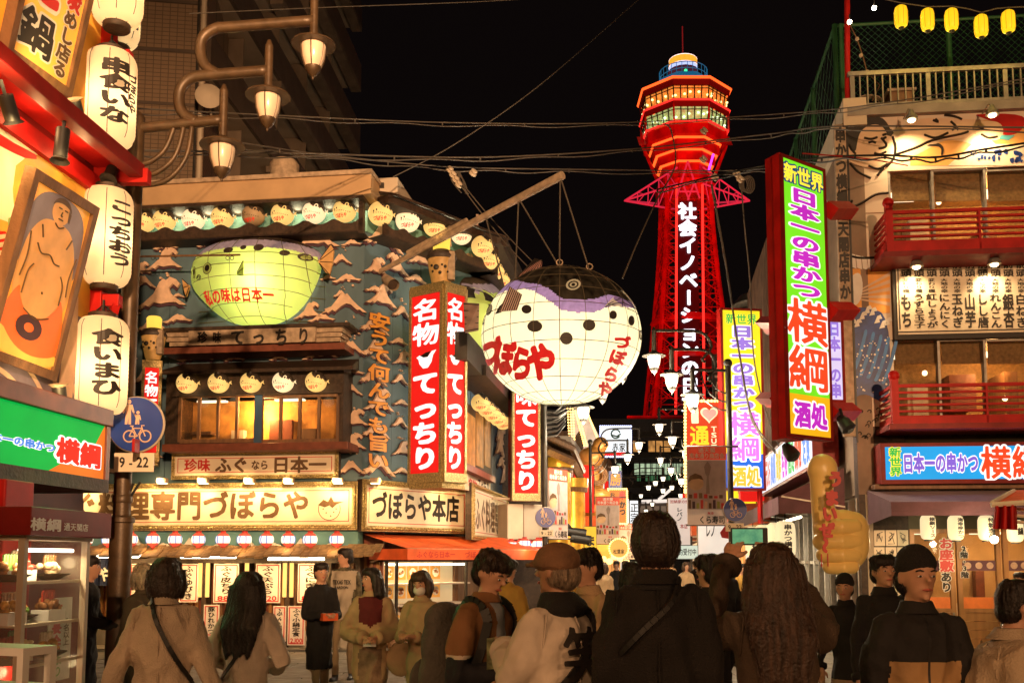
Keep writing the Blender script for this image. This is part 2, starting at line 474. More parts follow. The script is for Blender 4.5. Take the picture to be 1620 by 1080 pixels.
def ring(z0,z1,n0,n1,m,name):
 """a band that follows front, corner and street wall"""
 mb=MB()
 for F,a,b in((ZF,U0,LENF+.22*n1),(ZK,-.10*n1,LENK+.5*n1),(ZS,-.48*n1,LENS)):
  mb.box(F,a,b,z0,z1,n0,n1)
  z0+=.003;z1+=.003;n1+=.003
 return obj(name,mb,m,rest)
ring(Z2-.02,Z1-.0,-.1,.68,M['dkwood'],'eave')
mb=MB()
for F,a,b in((ZK,0,LENK+.35),(ZS,-.3,LENS)):
 mb.add([F.w(a,Z1+.02,.78),F.w(b,Z1+.02,.78),F.w(b,Z1+.38,-.3),F.w(a,Z1+.38,-.3)]+[F.w(a,Z1-.02,.78),F.w(b,Z1-.02,.78),F.w(b,Z1+.34,-.3),F.w(a,Z1+.34,-.3)],[(0,1,2,3),(4,7,6,5),(0,4,5,1),(1,5,6,2),(3,2,6,7),(0,3,7,4)])
obj('roof',mb,M['dkwood'],rest)
zb0,zb1=ZF.uv(400,372,.5)[1],ZF.uv(400,360,.5)[1]
def scallop(F,u0,u1,z0,z1,n,step,up=.09):
 """a board whose top edge rises and dips between the lanterns"""
 P=[];k=max(1,int((u1-u0)/step));s=(u1-u0)/k
 for i in range(k):
  for t in range(8):
   x=t/8;P.append((u0+(i+x)*s,z1+up*abs(math.cos(math.pi*x))**3))
 P.append((u1,z1+up))
 mb=MB()
 for i in range(len(P)-1):
  mb.add([F.w(P[i][0],z0,n),F.w(P[i+1][0],z0,n),F.w(P[i+1][0],P[i+1][1],n),F.w(P[i][0],P[i][1],n),F.w(P[i][0],z0,n-.04),F.w(P[i+1][0],z0,n-.04),F.w(P[i+1][0],P[i+1][1],n-.04),F.w(P[i][0],P[i][1],n-.04)],[(0,1,2,3),(7,6,5,4),(3,2,6,7),(4,5,1,0)])
 return mb
for F,a,b,dn in((ZF,U0,LENF+.1,0),(ZK,0,LENK+.2,.001),(ZS,-.2,LENS,.002)):
 obj('scalloped_board',scallop(F,a,b,zb0,zb1,.5+dn,.52),M['dkwood'],rest)
 mb=MB();mb.box(F,a,b,zb0-.012,zb0-.001,-.0,.48+dn);obj('lantern_shelf',mb,M['dkwood'],rest)
 mb=MB()
 mb.box(F,a+.05,b-.05,zb1,Z2,.0,.02);obj('back_board',mb,M['valance'],rest)
for F,u in((ZF,LENF+.02),(ZK,LENK+.2)):mb=MB();mb.box(F,u,u+.09,zb0-.05,Z1-.02,.38,.50);obj('eave_post',mb,M['dkwood'],rest)
T=[[(0,.02),(.1,.1),(.06,.13),(.22,.2),(.36,.42),(.44,.56),(.5,.5),(.56,.54),(.66,.38),(.8,.2),(1,.0),(.9,.02),(.84,.09),(.78,.08),(.64,.24),(.54,.27),(.42,.19),(.3,.06),(.24,.11),(.14,.02),(.12,.06)],[(0,0),(.2,.14),(.4,.36),(.52,.66),(.6,.74),(.66,.70),(.74,.78),(.86,.72),(.95,.6),(.9,.5),(.84,.57),(.80,.60),(.72,.5),(.76,.36),(.92,.2),(1.1,.05),(.96,.06),(.88,.13),(.7,.13),(.55,.1),(.4,.15),(.3,.04),(.22,.08),(.14,.0)],[(0,.06),(.2,.12),(.35,.27),(.5,.36),(.56,.31),(.64,.32),(.8,.16),(1,.1),(.9,.05),(.8,.09),(.6,.11),(.45,.15),(.36,.06),(.3,.1),(.15,.0)],]
def wave(F,px,py,w,t=0,flip=False,parent=None,n=.012,pal=('peach','plum'),drops=True):
 d=(F.hit(px+w/2,py,n)-F.hit(px-w/2,py,n)).length
 cu,cv=F.uv(px,py,n)
 P=[((x-.5)*(-1 if flip else 1)*d+cu,y*d*.8+cv)for x,y in T[t]]
 mb=MB()
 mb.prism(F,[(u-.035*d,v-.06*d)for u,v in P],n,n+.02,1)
 mb.prism(F,P,n+.021,n+.07,0)
 if drops and t!=2:
  for _ in range(random.choice([0,3,4])):
   q=random.random()*.3;r_=random.uniform(.02,.045)*d*.8
   c=(cu+(random.uniform(-.1,.25))*d,cv+(.62+q)*d*.8)
   mb.prism(F,[(c[0]+r_*math.cos(a),c[1]+r_*math.sin(a))for a in np.linspace(0,2*math.pi,8)[:-1]],n,n+.05,0)
 return obj('wave_relief',mb,[M[pal[0]],M[pal[1]]],parent or rest)
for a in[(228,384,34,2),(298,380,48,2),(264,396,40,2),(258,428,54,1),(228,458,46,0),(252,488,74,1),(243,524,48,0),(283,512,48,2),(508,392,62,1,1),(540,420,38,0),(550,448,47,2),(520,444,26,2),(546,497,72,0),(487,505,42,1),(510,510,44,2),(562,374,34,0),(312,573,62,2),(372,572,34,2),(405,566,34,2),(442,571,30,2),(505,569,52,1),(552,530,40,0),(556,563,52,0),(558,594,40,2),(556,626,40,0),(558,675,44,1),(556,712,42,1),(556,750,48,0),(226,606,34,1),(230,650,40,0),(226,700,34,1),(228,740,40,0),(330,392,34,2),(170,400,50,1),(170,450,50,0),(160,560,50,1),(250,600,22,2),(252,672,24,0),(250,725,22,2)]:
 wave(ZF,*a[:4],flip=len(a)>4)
WPTS=[]
def near_wave(x,y):return any(abs(x-a)<30 and abs(y-b)<22 for a,b in WPTS)
def fill_waves(F,x0,x1,y0,y1,n,bad):
 for _ in range(n):
  x,y=random.uniform(x0,x1),random.uniform(y0,y1)
  if near_wave(x,y)or bad(x,y):continue
  WPTS.append((x,y));wave(F,x,y,random.uniform(22,36),random.choice([0,1,2,2]),flip=random.random()<.4)
WPTS+=[(228,384),(298,380),(264,396),(258,428),(228,458),(252,488),(243,524),(283,512),(508,392),(540,420),(550,448),(546,497),(487,505),(552,530),(556,563),(558,594),(556,626),(558,675),(556,712),(556,750),(226,606),(230,650),(226,700),(228,740)]
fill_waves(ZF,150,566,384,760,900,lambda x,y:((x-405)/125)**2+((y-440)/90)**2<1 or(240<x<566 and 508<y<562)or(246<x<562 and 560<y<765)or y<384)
for a in[(604,394,62,0),(663,420,40,1),(590,434,34,1),(627,434,36,1,1),(598,484,44,1),(655,448,34,2),(590,527,46,0),(633,503,30,0),(592,566,46,0),(628,546,30,2),(588,608,44,0),(632,577,26,1),(630,608,26,0),(594,650,44,1),(632,642,26,2),(592,692,44,0),(630,676,26,0),(596,752,54,0),(632,720,28,1),(590,464,30,2),(700,420,34,0),(632,750,28,2),(735,420,22,1)]:
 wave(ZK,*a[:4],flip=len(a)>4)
for a in[(752,385,12,0),(752,420,12,1),(746,590,7,0),(750,620,8,2),(787,720,12,1),(790,740,10,2),(788,700,10,0),(798,690,9,0),(795,765,9,1),(750,470,8,0),(800,610,10,1),(802,650,9,2)]:
 wave(ZS,*a[:4])
text(ZF if False else ZK,'安うて何んでも旨い',(581,494,617,742),.10,M['orangeink'],rest,off=.035,vertical=True,outline=M['plum'],ooff=.06,name='wall_lettering')
def room(F,r,depth,m_wall,e,parent,n=-.02,hue=(1,.50,.15),fit=True):
 """a shallow lit room behind glass: back wall, side walls, ceiling, floor, furniture and one ceiling lamp"""
 u0,u1,v0,v1=r
 mb=MB()
 A=lambda u,v,nn:F.w(u,v,nn)
 b=n-depth
 mb.quad(A(u0,v0,b),A(u1,v0,b),A(u1,v1,b),A(u0,v1,b))
 mb.quad(A(u0,v0,n),A(u0,v0,b),A(u0,v1,b),A(u0,v1,n));mb.quad(A(u1,v0,b),A(u1,v0,n),A(u1,v1,n),A(u1,v1,b))
 mb.quad(A(u0,v1,b),A(u1,v1,b),A(u1,v1,n),A(u0,v1,n));mb.quad(A(u0,v0,n),A(u1,v0,n),A(u1,v0,b),A(u0,v0,b))
 obj('room_lining',mb,m_wall,parent)
 if fit:
  mb=MB();k=0
  uu=u0+.1
  while uu<u1-.3:
   w=random.uniform(.12,.45);h=random.uniform(.2,.75)*(v1-v0)
   mb.box(F,uu,min(uu+w,u1-.05),v0+random.choice([0,0,.3*(v1-v0)]),v0+h,b+.02,b+random.uniform(.1,depth*.5),k%3);k+=1
   uu+=w+random.uniform(.1,.5)
  obj('room_furniture',mb,[M['wood'],M['cream'],M['redwood']],parent)
 mb=MB();um=(u0+u1)/2
 for q in np.linspace(u0,u1,max(2,int((u1-u0)/1.1))+1)[:-1]:
  mb.box(F,q+.2,q+.75,v1-.05,v1-.02,b+depth*.3,b+depth*.55)
 obj('ceiling_lamp',mb,lit('warm lamp panel',(1,.8,.5),3.0),parent)
 lamp('room_lamp','POINT',F.w(um,v1-.25,n-depth*.45),e,hue,.12)
NB=.55
bay=ZF.rect(262,582,543,712,NB)
def holes_box(F,r,n0,n1,mats,name,parent,opening):
 u0,u1,v0,v1=r;a0,a1,b0,b1=opening
 mb=MB()
 mb.box(F,u0,a0,v0,v1,n0,n1);mb.box(F,a1,u1,v0,v1,n0,n1)
 mb.box(F,a0,a1,v0,b0,n0,n1);mb.box(F,a0,a1,b1,v1,n0,n1)
 return obj(name,mb,mats,parent)
op=ZF.rect(284,626,534,699,NB)
win=thing('x','','')
bpy.data.objects.remove(win)
holes_box(ZF,bay,0.0,NB,M['dkwood'],'bay_frame',rest,op)
room(ZF,(op[0],op[1],op[2],op[3]),.5,mat('amber plaster',(.70,.32,.07),.8,var=.4,scale=3),150,rest,n=NB-.03)
mb=MB();mb.pbox(ZF,256,700,550,712,0,NB+.16);obj('window_sill',mb,M['redwood'],rest,bevel=.01)
mb=MB()
ra=ZF.rect(250,568,556,583,NB+.25)
mb.add([ZF.w(ra[0],ra[2],NB+.25),ZF.w(ra[1],ra[2],NB+.25),ZF.w(ra[1]-.1,ra[3]+.12,0),ZF.w(ra[0]+.1,ra[3]+.12,0),ZF.w(ra[0],ra[2]-.06,NB+.25),ZF.w(ra[1],ra[2]-.06,NB+.25),ZF.w(ra[1]-.1,ra[3]-.1,0),ZF.w(ra[0]+.1,ra[3]-.1,0)],[(0,1,2,3),(4,7,6,5),(0,4,5,1),(1,5,6,2),(3,2,6,7),(0,3,7,4)])
obj('bay_roof',mb,M['dkwood'],rest)
sr=ZF.rect(270,612,540,624,NB+.10)
obj('scalloped_board',scallop(ZF,sr[0],sr[1],sr[2],sr[3],NB+.1,.56,.06),M['dkwood'],rest)
for xa,xb in((284,404),(413,534)):
 w=thing('x','','');bpy.data.objects.remove(w)
 fr=MB();pn=[]
 xs=np.linspace(xa,xb,5)
 for i in range(5):fr.pbox(ZF,xs[i]-2.2,626,xs[i]+2.2,699,NB-.03,NB+.03)
 fr.pbox(ZF,xa,624,xb,628,NB-.028,NB+.028);fr.pbox(ZF,xa,694,xb,700,NB-.028,NB+.028)
 wf=obj('window',fr,M['wood'],rest)
 for i in range(4):
  mb=MB();mb.pbox(ZF,xs[i]+2.2,628,xs[i+1]-2.2,694,NB-.006,NB+.002);obj('pane',mb,M['glass'],wf)
mb=MB();mb.pbox(ZF,402,622,414,704,NB-.02,NB+.05);obj('mullion_post',mb,M['wallb'],rest)
pb=thing('plank_sign','weathered plank sign board with black brush letters under the big yellow wall fish','sign',ZF.w(*ZF.uv(405,545,.4),.4))
for i in range(4):
 y0=519+i*6.6
 mb=MB();r_=ZF.rect(262+3*i,y0,549-3*i,y0+6.2,.4)
 n1=.62-.05*i
 mb.box(ZF,r_[0],r_[1],r_[2],r_[3],.05,n1);obj('plank',mb,M['plank'],pb)
mb=MB();mb.pbox(ZF,258,514,552,519,0,.68);obj('cap_board',mb,M['dkwood'],pb)
mb=MB();mb.pbox(ZF,256,546,545,556,0,.60);obj('ledge_board',mb,M['redwood'],pb)
for s_,x0,x1,y0,y1 in(('珍',312,328,524,543),('味',336,350,524,543),('て',364,388,520,546),('っ',398,420,520,546),('ち',434,456,518,546),('り',470,490,517,545)):
 text(ZF,s_,(x0,y0,x1,y1),.68,M['ink'],pb,off=.04)
mb=MB();mb.box(ZF,*ZF.rect(300,521,500,544,.63)[:2],*ZF.rect(300,521,500,544,.63)[2:],.6,.672);obj('letter_panel',mb,M['plank'],pb)
def brass_sign(label,F,r,n,panel_m=None,fw=.10,group=None,depth=.12,lam=None):
 u0,u1,v0,v1=r
 t=thing('framed_sign',label,'sign',F.w((u0+u1)/2,v0,n),group=group)
 mb=MB();mb.box(F,u0,u1,v0,v1,n-depth,n)
 obj('backing',mb,M['dkwood'],t)
 for k,(a,h)in enumerate(((0,.03),(fw*.36,.055),(fw*.7,.035))):
  b=a+fw*.3
  mb=MB()
  mb.box(F,u0+a,u1-a,v1-b,v1-a,n,n+h);mb.box(F,u0+a,u1-a,v0+a,v0+b,n,n+h)
  mb.box(F,u0+a,u0+b,v0+b,v1-b,n,n+h);mb.box(F,u1-b,u1-a,v0+b,v1-b,n,n+h)
  obj('brass_moulding',mb,M['gold'],t,bevel=.006)
 mb=MB();kk=fw*.52;L=u1-u0
 m_=int(L/.09)
 for i in range(m_):
  for v in(v0+kk,v1-kk):
   c=F.w(u0+(i+.5)*L/m_,v,n+.05);mb.ball(c,.03,.03,.022,6,4)
 for i in range(max(1,int((v1-v0)/.09))):
  for u in(u0+kk,u1-kk):
   c=F.w(u,v0+(i+.5)*.09,n+.05);mb.ball(c,.022,.03,.03,6,4)
 o=obj('brass_bosses',mb,M['gold'],t,smooth=True);o['kind']='stuff'
 mb=MB();mb.box(F,u0+fw,u1-fw,v0+fw,v1-fw,n,n+.02);obj('panel',mb,panel_m or M['cream'],t)
 i_=fw+.05
 mb=MB();q=.012
 mb.box(F,u0+i_,u1-i_,v1-i_-q,v1-i_,n+.02,n+.0235);mb.box(F,u0+i_,u1-i_,v0+i_,v0+i_+q,n+.02,n+.0235)
 mb.box(F,u0+i_,u0+i_+q,v0+i_+q,v1-i_-q,n+.02,n+.0235);mb.box(F,u1-i_-q,u1-i_,v0+i_+q,v1-i_-q,n+.02,n+.0235)
 obj('red_border',mb,M['redink'],t)
 return t
NS=.42
t=brass_sign('longest cream fascia sign in a brass frame with brown letters across the restaurant front',ZF,ZF.rect(6,764,566,839,NS),NS)
text(ZF,'ふぐ料理専門づぼらや',(74,776,490,823),NS+.026,M['brownink'],t,off=.035)
text(ZF,'日本一',(10,780,62,815),NS+.026,M['redink'],t,off=.03)
def fish_mark(F,x,y,w,n,parent,m):
 """small printed pufferfish drawing"""
 mb=MB();r=(F.hit(x+w,y,n)-F.hit(x,y,n)).length/2;cu,cv=F.uv(x+w/2,y,n)
 A=[(cu+r*.72*math.cos(a),cv-.1*r+r*.72*math.sin(a))for a in np.linspace(math.pi*.9,math.pi*2.1,14)]
 mb.tube([F.w(u,v,n)for u,v in A],.006,4)
 mb.prism(F,[(cu-.75*r,cv+.15*r),(cu-.4*r,cv+.5*r),(cu-.1*r,cv+.35*r),(cu+.1*r,cv+.7*r),(cu+.3*r,cv+.35*r),(cu+.95*r,cv+.35*r),(cu+.5*r,cv+.2*r),(cu+.2*r,cv-.05*r),(cu,cv+.12*r),(cu-.3*r,cv)],n,n+.003)
 for a,b in((.3,-.3),(-.2,-.35),(.1,-.55),(-.4,-.1),(.45,-.1)):
  mb.prism(F,[(cu+a*r+.05*r*math.cos(q),cv+b*r+.05*r*math.sin(q))for q in np.linspace(0,6.28,7)[:-1]],n,n+.003)
 return obj('fish_mark',mb,m,parent)
fish_mark(ZF,497,802,48,NS+.026,t,M['brownink'])
t=brass_sign('cream sign in a brass frame on the cut corner above the orange awning',ZK,ZK.rect(572,764,742,842,.34),.34)
text(ZK,'づぼらや本店',(588,779,727,824),.366,M['ink'],t,off=.035)
t=brass_sign('small brass framed cream sign facing the side street beyond the corner',ZS,ZS.rect(746,774,801,856,.25),.25)
text(ZS,'ふぐ料理専門',(752,789,796,843),.276,M['brownink'],t,off=.03)
t=brass_sign('short cream sign with red and black letters under the bay window',ZF,ZF.rect(272,713,536,757,.30),.30,fw=.07)
text(ZF,'珍味',(291,725,333,746),.326,M['redink'],t,off=.03)
text(ZF,'ふぐ',(340,722,393,748),.326,M['brownink'],t,off=.04)
text(ZF,'なら',(397,727,425,743),.326,M['brownink'],t,off=.035)
text(ZF,'日本一',(430,721,517,748),.326,M['brownink'],t,off=.035)
fix=None
spots=[(ZF,140),(ZF,257),(ZF,322),(ZF,395),(ZF,457),(ZF,535),(ZK,594),(ZK,690)]
for i,(F,px)in enumerate(spots):
 p=F.hit(px,762,.62)
 if fix is None:
  fix=thing('sign_lamp','','lamp',p,group='clip lamps above the fascia sign')
  Lf=Frame((p.x,p.y),(p.x+1,p.y))
  z=p.z
  mb=MB();mb.cube(p.x-.09,p.x+.09,p.y-.08,p.y+.06,z-.02,z+.07);obj('housing',mb,M['plank'],fix,bevel=.015)
  mb=MB();mb.cube(p.x-.075,p.x+.075,p.y-.06,p.y+.05,z-.032,z-.022);obj('lens',mb,lit('lamp lens',(1,.75,.4),8),fix)
  mb=MB();mb.tube([(p.x,p.y+.05,z+.03),(p.x,p.y+.25,z+.05),(p.x,p.y+.3,z-.05)],.015,6);obj('arm',mb,M['plank'],fix)
  f=fix
 else:
  f=dup(fix,loc=p)
 f['label']='small clip lamp above the '+['far left end of the fascia sign','fascia sign just right of the blue road sign','left part of the fascia sign','middle of the fascia sign','fascia sign under the second window group','right end of the fascia sign','left half of the corner sign','right half of the corner sign'][i]
 c=F.uv(px,800,0)
 lamp('sign_light','SPOT',p+F.N*.22+Vector((0,0,.05)),84 if F is ZF else 66,(1,.62,.24),.05,target=F.w(c[0],c[1]+.05,.3),spot=115,blend=.9)
r=ZF.rect(6,840,566,876,.30)
mb=MB();mb.box(ZF,r[0],r[1],r[2],r[3],.0,.30);obj('valance',mb,M['valance'],rest)
for i in range(12):wave(ZF,40+i*44,872,46,2 if i%2 else 0,n=.302,drops=False,pal=('cream','plum'))
sh=None
rA=list(ZF.rect(30,872,600,886,.55));rA[2]=ZF.uv(300,878,.98)[1]
for row in range(2):
 for i in range(42):
  u=rA[0]+(i+.5*(row%2))*(rA[1]-rA[0])/42;w=(rA[1]-rA[0])/42
  nn=.98-row*.2;zz=rA[2]+.0+row*.07
  if sh is None:
   mb=MB()
   mb.add([ZF.w(u,zz,nn),ZF.w(u+w*.95,zz,nn),ZF.w(u+w*.95,zz+.12,nn-.26),ZF.w(u,zz+.12,nn-.26),ZF.w(u,zz-.03,nn),ZF.w(u+w*.95,zz-.03,nn),ZF.w(u+w*.95,zz+.09,nn-.26),ZF.w(u,zz+.09,nn-.26)],[(0,1,2,3),(4,7,6,5),(0,4,5,1),(1,5,6,2),(3,2,6,7),(0,3,7,4)])
   sh=obj('shingle',mb,M['shingle'],rest);base=ZF.w(u,zz,nn)
  else:
   c=sh.copy();COL.objects.link(c)
   c.location=ZF.w(u,zz,nn)-base+ZF.N*random.uniform(-.03,.03)+Vector((0,0,random.uniform(-.022,.016)));c.rotation_euler=(0,random.uniform(-.003,.003),0)
WG=-.02
r=ZF.rect(0,886,600,1012,WG)
mb=MB();mb.box(ZF,r[0],r[1],0,ZLOW,-.35,-.25);obj('shop_wall',mb,M['redwood'],rest)
for i in range(62):
 u=r[0]+i*(r[1]-r[0])/62
 if i%1==0:
  mb=MB();mb.box(ZF,u,u+.06,.30,ZLOW-.2,-.25,-.2);obj('lattice_slat',mb,M['oak']if i%3 else M['wood'],rest)
mb=MB();mb.box(ZF,r[0],LENF,.0,.30,-.25,.02);obj('stone_step',mb,M['concrete'],rest,bevel=.01)
mb=MB()
for px in(178,262,323,390,455,520,566):
 u=ZF.uv(px,950,.0)[0];mb.box(ZF,u-.045,u+.045,0,ZLOW,-.2,.03)
mb.box(ZF,r[0],LENF,ZF.uv(400,890)[1],ZF.uv(400,876)[1],-.2,.06)
obj('post_and_beam',mb,M['dkwood'],rest)
slot=lit('yellow lit slot',(1,.62,.18),1.1)
for px in(316,328,390,450,461):
 mb=MB();mb.pbox(ZF,px-3,890,px+3,944,.03,.05);obj('lit_slot',mb,slot,rest)
for x0,x1,y in((286,373,881),(424,513,884),(150,236,880)):
 lt=thing('tube_light','bare fluorescent tube under the shingled roof, '+('left of the three' if x0==150 else 'middle of the three above the menu boards' if x0==286 else 'right of the three near the awning'),'tube light',ZF.hit((x0+x1)/2,y,.55),group='fluorescent tubes over the menu boards')
 a,b=ZF.hit(x0,y,.55),ZF.hit(x1,y,.55)
 mb=MB();mb.tube([a,b],.022,8);obj('tube',mb,lit('fluorescent tube',(1,.86,.6),7),lt)
 mb=MB();mb.tube([a+Vector((0,.03,.04)),b+Vector((0,.03,.04))],.02,6);obj('batten',mb,M['white'],lt)
 lamp('tube_glow','AREA',(a+b)/2+Vector((0,-.02,-.04)),20,(1,.58,.20),(b-a).length,target=(a+b)/2+Vector((0,.55,-1)),sy=.06)
def menu(x0,y0,x1,y1,s_,price,label,n=.07,lean=0,col='ink'):
 t=thing('menu_board',label,'menu board',ZF.hit((x0+x1)/2,y1,n),group='menu boards on the restaurant front')
 r=ZF.rect(x0,y0,x1,y1,n)
 mb=MB();mb.box(ZF,*r,n-.03,n);obj('board',mb,M['white'],t)
 q=.018;mb=MB();u0,u1,v0,v1=r[0]+.02,r[1]-.02,r[2]+.02,r[3]-.02
 mb.box(ZF,u0,u1,v1-q,v1,n,n+.004);mb.box(ZF,u0,u1,v0,v0+q,n,n+.004);mb.box(ZF,u0,u0+q,v0+q,v1-q,n,n+.004);mb.box(ZF,u1-q,u1,v0+q,v1-q,n,n+.004)
 obj('red_border',mb,M['redink'],t)
 w=x1-x0;h=y1-y0
 yb=y0+h*(.78 if price else .93)
 text(ZF,s_,(x0+w*.27,y0+h*.05,x0+w*.73,yb),n+.006,M[col],t,off=.035,vertical=True)
 if price:text(ZF,price,(x0+w*.14,y0+h*.82,x1-w*.14,y1-h*.06),n+.006,M['redink'],t,off=.03,name='price')
menu(205,891,246,952,'天然',None,'white menu board with two red letters just right of the brown lamp pole',col='redink')
menu(284,891,313,952,'ふぐゆびき',None,'white menu board for a hot pot, second in the row, behind the strap wearer')
menu(338,891,377,953,'ふぐ皮ちり','880','white menu board priced 880 between the two women in pale tops')
menu(404,891,443,953,'ふぐ天ぷら','1,320','white menu board priced 1,320 right of the long haired woman')
menu(471,891,511,953,'ふぐにぎり','880','white menu board partly hidden by the dark coated person')
menu(322,956,346,1006,'豚ひれかつ',None,'small leaning board with black letters beside the white sweater',n=.3)
menu(432,958,452,1014,'ふぐ鍋','950','small leaning board partly behind the long haired woman',n=.3)
menu(455,958,482,1020,'ふぐ小鍋定食','2,100','small leaning board priced 2,100 left of the dark coated person',n=.3)
t=thing('door_curtain','dark navy split curtain with a white letter left of the lamp pole','curtain',ZF.hit(155,926,.1))
for a,b in((112,142),(143,177)):
 r_=ZF.rect(a,880,b,926,.1);mb=MB();k=12;vs=[]
 for j in range(2):
  for i in range(k+1):vs.append(ZF.w(r_[0]+(r_[1]-r_[0])*i/k,r_[3]if j else r_[2],.1+.025*math.sin(i*1.3)))
 mb.add(vs,[(i,i+1,i+k+2,i+k+1)for i in range(k)])
 obj('cloth',mb,mat('navy cloth',(.012,.02,.07),.8),t)
text(ZF,'や',(156,896,175,920),.14,M['white'],t,off=.04)
mb=MB();mb.tube([ZF.hit(108,880,.1),ZF.hit(180,880,.1)],.018,6);obj('rail',mb,M['wood'],t)
lan=None
xs=[100,136,172,207,242,277,314,353,387,422,456,491,533]
wl=lit('white paper lantern',(1,.84,.62),1.5);rb=lit('red paper band',(.9,.12,.06),.7);bb=lit('blue paper band',(.25,.4,.9),.7)
for i,px in enumerate(xs):
 p=ZF.hit(px,853,.62);R_=.125
 if lan is None:
  lan=thing('round_lantern','','lantern',p,group='round paper lanterns under the fascia sign')
  c=p
  def mf(m_):return 0 if abs(m_.z-c.z)<.07 else 1
  mb=MB();mb.ball(c,R_,R_,R_*1.02,16,12,mf=mf);obj('paper_body',mb,[wl,rb],lan,smooth='all')
  mb=MB()
  for k in range(3):
   a=-math.pi/2+(k-1)*.9
   mb.tube([(c.x+R_*1.01*math.cos(a)*math.cos(q),c.y+R_*1.01*math.sin(a)*math.cos(q),c.z+R_*1.03*math.sin(q))for q in np.linspace(-.5,.5,5)],.012,5)
  obj('painted_band',mb,bb,lan)
  mb=MB();mb.lathe((c.x,c.y,c.z+R_*.95),[(.05,0),(.05,.03)],10);mb.lathe((c.x,c.y,c.z-R_*1.0-.02),[(.04,0),(.04,.03)],10)
  mb.tube([(c.x,c.y,c.z-R_),(c.x,c.y,c.z-R_-.07)],.01,5);obj('rings',mb,M['redink'],lan)
  l=lan
 else:l=dup(lan,loc=p,rz=random.uniform(-.8,.8))
 l['label']='round red and white lantern in the fascia row, '+['leftmost of all','second from the left end','third from the left end','just right of the lamp pole','fifth from the left end','sixth from the left end','seventh from the left end','in the exact middle','ninth from the left end','fifth from the right end','third from the right end','second from the right end','last before the awning'][i]
 if i%2==0:lamp('lantern_glow','POINT',p+Vector((0,-.25,-.1)),5.0,(1,.58,.24),.12)
aw=thing('orange_awning','orange canvas awning with a lettered valance over the corner food counter','awning',ZK.w(LENK/2,1.9,.8))
za=ZK.uv(650,846,.2)[1];zf=ZK.uv(690,868,1.15)[1]
u0_,u1_=-.05,LENK+.9
mb=MB();k=10
for i in range(k):
 a,b=u0_+(u1_-u0_)*i/k,u0_+(u1_-u0_)*(i+1)/k
 sag=.03*math.sin(math.pi*i/k)
 mb.add([ZK.w(a,za,.12),ZK.w(b,za,.12),ZK.w(b+.1,zf,1.15),ZK.w(a+.1,zf,1.15),ZK.w((a+b)/2,(za+zf)/2-.02,.62)],[(0,4,1),(1,4,2),(2,4,3),(3,4,0)])
obj('canvas',mb,M['orangec'],aw)
mb=MB();mb.box(ZK,u0_+.1,u1_+.1,zf-.19,zf,1.15,1.165);mb.box(ZK,u0_+.08,u0_+.1,zf-.19,zf,.2,1.165);obj('front_valance',mb,M['orangec'],aw)
text(ZK,'ふぐなら日本一',(u0_+.3,u0_+1.3,zf-.16,zf-.03),1.170,M['redink'],aw,off=.02,px=False)
text(ZK,'づぼらや',(u0_+1.55,u0_+2.2,zf-.16,zf-.03),1.170,M['redink'],aw,off=.02,px=False)
mb=MB()
for u in(u0_+.2,u1_-.2):mb.tube([ZK.w(u,za-.5,.1),ZK.w(u,zf-.02,1.1)],.02,6)
mb.tube([ZK.w(u0_+.1,zf-.01,1.14),ZK.w(u1_+.1,zf-.01,1.14)],.022,6);obj('awning_arms',mb,M['plank'],aw)
fc=thing('food_case','glass fronted counter lit inside with plates of food pictures under the orange awning','display case',ZK.w(1.2,0,.3))
c0=ZK.rect(612,888,738,990,.30)
mb=MB();mb.box(ZK,c0[0],c0[1]+.2,c0[2],c0[3],-.3,-.26);obj('back_panel',mb,lit('lit white case back',(1,.72,.36),.50),fc)
mb=MB();mb.box(ZK,c0[0]-.1,c0[1]+.3,0,c0[2],-.3,.5);obj('counter',mb,M['wood'],fc)
mb=MB();mb.box(ZK,c0[0]-.1,c0[1]+.3,c0[3],c0[3]+.07,-.3,.35);obj('case_top',mb,M['dkwood'],fc)
for px in(612,628,738):
 u=ZK.uv(px,940,.3)[0];mb=MB();mb.box(ZK,u-.02,u+.02,c0[2],c0[3],.26,.31);obj('case_post',mb,M['dksteel'],fc)
for k in range(2):
 z=c0[2]+(c0[3]-c0[2])*(.32+.32*k)
 mb=MB();mb.box(ZK,c0[0],c0[1]+.2,z,z+.03,-.25,.22);obj('shelf',mb,M['white'],fc)
pic=[mat('food print %d'%i,c,.4,var=.5,scale=30)for i,c in enumerate([(.45,.2,.05),(.55,.32,.08),(.3,.12,.05)])]
for i in range(18):
 u=c0[0]+.10+(i%6)*.32;z=c0[3]-.34-.36*(i//6)
 mb=MB();mb.box(ZK,u,u+.27,z,z+.26,-.25,-.24);o=obj('picture_card',mb,lit('amber card',(1,.42,.08),.55),fc)
 mb=MB();mb.lathe(ZK.w(u+.13,z+.13,-.235),[(.09,0),(.09,.01)],14,ax=ZK.N);obj('plate_picture',mb,M['white'],fc)
 mb=MB()
 for q in range(5):mb.ball(ZK.w(u+.13+random.uniform(-.05,.05),z+.13+random.uniform(-.04,.04),-.22),.026,seg=6,rings=4)
 obj('dish_picture',mb,pic[i%3],fc)
lamp('case_glow','AREA',ZK.w((c0[0]+c0[1])/2,c0[3]-.03,.15),34,(1,.66,.28),1.4,target=ZK.w((c0[0]+c0[1])/2,c0[2],.3),sy=.1)
for a,b in((0,1),):
 mb=MB();mb.tube([ZK.w(c0[0]+.05,c0[3]-.05,.2),ZK.w(c0[1]+.1,c0[3]-.05,.2)],.02,8);obj('case_tube',mb,lit('fluorescent tube',(1,.86,.6),7),fc)
